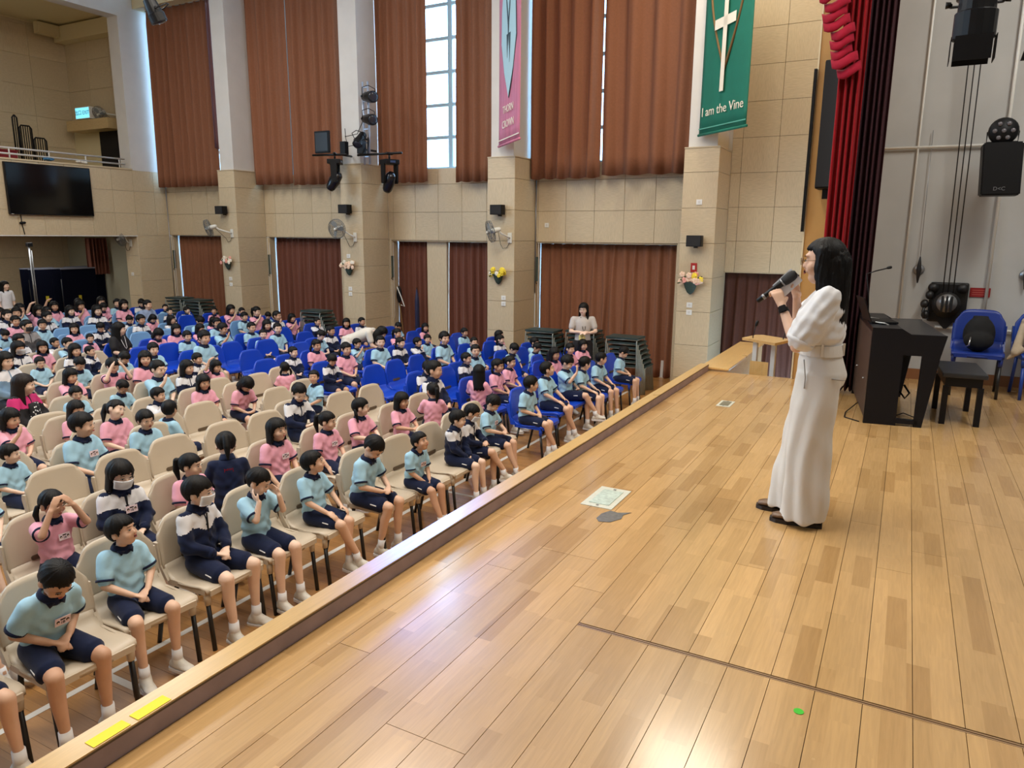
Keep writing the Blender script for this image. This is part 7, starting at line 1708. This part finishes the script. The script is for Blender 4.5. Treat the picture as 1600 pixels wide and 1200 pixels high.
    n = len(me.vertices); co = np.empty(n*3); me.vertices.foreach_get('co', co); co = co.reshape(-1,3); nr = np.empty(n*3); me.vertices.foreach_get('normal', nr); nr = nr.reshape(-1,3)
    lo = np.clip((1.0-co[:,2])*1.3, 0, 1); d = .0085*np.sin(co[:,1]*62+co[:,0]*30+2.2*np.sin(co[:,2]*5))*lo+.004*np.sin(co[:,1]*30+co[:,2]*24)*lo
    co += nr*d[:,None]; me.vertices.foreach_set('co', co.reshape(-1)); tr = add('trousers', me, M_TR, b)
    bm = bmesh.new(); rows_ = zl(bm, [(0,.032,.972,.149,.119),(0,.03,1.03,.139,.111)], 30, False); bm.free(); bm = bmesh.new(); zl(bm, [(0,.032,.972,.149,.119),(0,.031,1.0,.145,.116),(0,.03,1.03,.139,.111)], 30); add('waistband', mesh_of(bm,'waistband'), M_TR, tr)
    for a in (-2.6,-1.2,.1,1.3,2.6): 
        bm = bmesh.new(); c_ = Vv(.150*math.cos(a),.03+.120*math.sin(a),0); bx(bm, (c_.x-.006,c_.y-.006,.975), (c_.x+.006,c_.y+.006,1.04)); add('belt_loop', mesh_of(bm,'belt_loop'), M_TR, tr)
    bm = bmesh.new(); tube(bm, [(.150,-.045,.955),(.166,-.03,.86),(.168,-.03,.80)], .0035, 5); tube(bm, [(.150,.10,.86),(.135,.14,.855),(.10,.165,.85)], .004, 5); add('pocket_seam', mesh_of(bm,'pocket_seam',True), mat('seam_grey',(168,164,158),.8), tr)
    M_SH = mat('brown_leather_shoe',(112,84,60),.35,vary=.15,scale=40); M_SOL = mat('dark_sole',(34,24,22),.5)
    for s, dy in ((-1,-.0),(1,.0)):
        yo = {1:.02,-1:-.075}[s]
        def sh_(bm):
            loft(bm, [((s*.088,y+yo,.018+h*.5), w_, h*.5, (1,0,0), (0,0,1)) for y, w_, h in ((.10,.025,.05),(.08,.036,.07),(.03,.038,.075),(-.03,.040,.062),(-.08,.045,.045),(-.13,.040,.038),(-.165,.024,.028))], 16)
        o = add('shoe', blob(sh_, .006, 3, .5, 'shoe'), M_SH, b)
        bm = bmesh.new(); prism(bm, [(s*.088+u, v+yo) for u, v in ((-.030,.105),(-.040,.07),(-.040,-.02),(-.049,-.08),(-.044,-.14),(-.02,-.175),(.02,-.175),(.044,-.14),(.049,-.08),(.040,-.02),(.040,.07),(.030,.105))], 0, .022); add('sole', mesh_of(bm,'sole'), M_SOL, o)
    # hair: cap and a long curtain of hair down the back
    hc = add('hair', HAIR['part'], M_HAIR, b, matrix=Hm)
    def lh(bm):
        R3 = [((0,.045,1.53),.074,.074),((0,.052,1.48),.092,.090),((0,.060,1.41),.100,.088),((0,.078,1.33),.102,.070),((0,.090,1.24),.104,.055),((0,.100,1.15),.100,.042),((0,.106,1.08),.085,.028)]
        loft(bm, [(c_, rx, ry, (1,0,0), (0,1,0)) for c_, rx, ry in R3], 26)
        for s in (-1,1):
            cap(bm, (s*.072,.0,1.53), .034, (s*.086,-.005,1.44), .034, 12); cap(bm, (s*.086,-.005,1.44), .034, (s*.098,.01,1.34), .032, 12); cap(bm, (s*.098,.01,1.34), .03, (s*.09,.055,1.22), .030, 12)
    me = blob(lh, .009, 4, .5, 'long_hair'); n = len(me.vertices); co = np.empty(n*3); me.vertices.foreach_get('co', co); co = co.reshape(-1,3); nr = np.empty(n*3); me.vertices.foreach_get('normal', nr); nr = nr.reshape(-1,3)
    an = np.arctan2(co[:,0], co[:,1]-.05); d = .0035*np.sin(an*38+co[:,2]*6)+.002*np.sin(an*71); co += nr*d[:,None]; co[:,2] += np.where(co[:,2] < 1.10, .012*np.sin(an*13), 0); me.vertices.foreach_set('co', co.reshape(-1))
    add('long_hair', me, M_HAIR, b)
    for s in (-1,1):
        add('eye', EYE, M_EYEW, b, matrix=Hm @ Matrix.Translation((s*.031,-.083,.004)) @ Matrix.Rotation(s*.30,4,'Z')); add('eyebrow', BROW, M_HAIR, b, matrix=Hm @ Matrix.Translation((s*.033,-.087,.028)) @ Matrix.Rotation(s*.3,4,'Z'))
    add('mouth', MOUTHO, M_LIP, b, matrix=Hm @ Matrix.Translation((0,-.0905,-.052))); add('glasses', GLASSES, mat('gold_wire',(120,96,70),.3,metal=.8), b, matrix=Hm @ Matrix.Scale(1.12,4))
    # watch on the left wrist
    fd = (wrL-elL).normalized(); wp = elL.lerp(wrL,.86)
    bm = bmesh.new(); cap(bm, wp-fd*.013, .0285, wp+fd*.013, .027, 18, False); wt = add('watch_strap', mesh_of(bm,'watch_strap',True), M_BLACKP, b)
    Q = fd.to_track_quat('Y','Z').to_matrix().to_4x4(); out = Vv(1,.0,.1); out = (out-fd*out.dot(fd)).normalized(); sx_ = fd.cross(out).normalized()
    Mw = Matrix((( sx_.x,fd.x,out.x,0),(sx_.y,fd.y,out.y,0),(sx_.z,fd.z,out.z,0),(0,0,0,1))); Mw.translation = wp+out*.026
    bm = bmesh.new(); bx(bm, (-.020,-.021,0), (.020,.021,.010)); bmesh.ops.bevel(bm, geom=bm.edges[:], offset=.004, segments=2, affect='EDGES'); add('watch_case', mesh_of(bm,'watch_case'), mat('watch_glass',(24,26,32),.12), wt, matrix=Mw)
    Mb = b.matrix_basis.copy()
    MW = Matrix.Translation((SPX,SPY,S)) @ Matrix.Rotation(PI+.06,4,'Z')
    # microphone (held, a thing of its own)
    m = empty('microphone', (0,0,0)); m.matrix_world = MW @ Matrix.Translation(mic0); tag(m, 'black handheld microphone in the hand of the woman in white', 'microphone')
    L_ = (mic1-mic0).length; Mm = md.to_track_quat('Z','Y').to_matrix().to_4x4()
    def seg(nm, zs, mm): 
        bm = bmesh.new(); loft(bm, [((0,0,z), r_, r_, (1,0,0), (0,1,0)) for z, r_ in zs], 20); add(nm, mesh_of(bm,nm,True), mm, m, matrix=Mm)
    seg('handle', [(0,.010),(.004,.013),(.06,.0145),(L_*.62,.018),(L_*.66,.020)], M_BLACK); seg('collar_ring', [(L_*.655,.024),(L_*.69,.025)], M_GREYM); seg('grille', [(L_*.69,.023),(L_*.75,.027),(L_*.90,.029),(L_*.98,.025),(L_*1.03,.014)], mat('mic_grille',(18,20,24),.5,bump=.6,scale=400)); seg('base_ring', [(.035,.0155),(.05,.0158)], M_GREYM)
    c = empty('cue_card', (0,0,0)); c.matrix_world = MW @ Matrix.Translation((.005,-.165,1.36)); tag(c, 'small white folded card held near the chin of the woman in white', 'card')
    bm = bmesh.new(); bx(bm, (-.004,-.045,-.075), (0,.045,.055)); bx(bm, (.004,-.043,-.075), (.008,.047,.050)); add('card_sheet', mesh_of(bm,'card_sheet'), M_WCL, c, matrix=Matrix.Rotation(-.75,4,'X'))
speaker_woman()
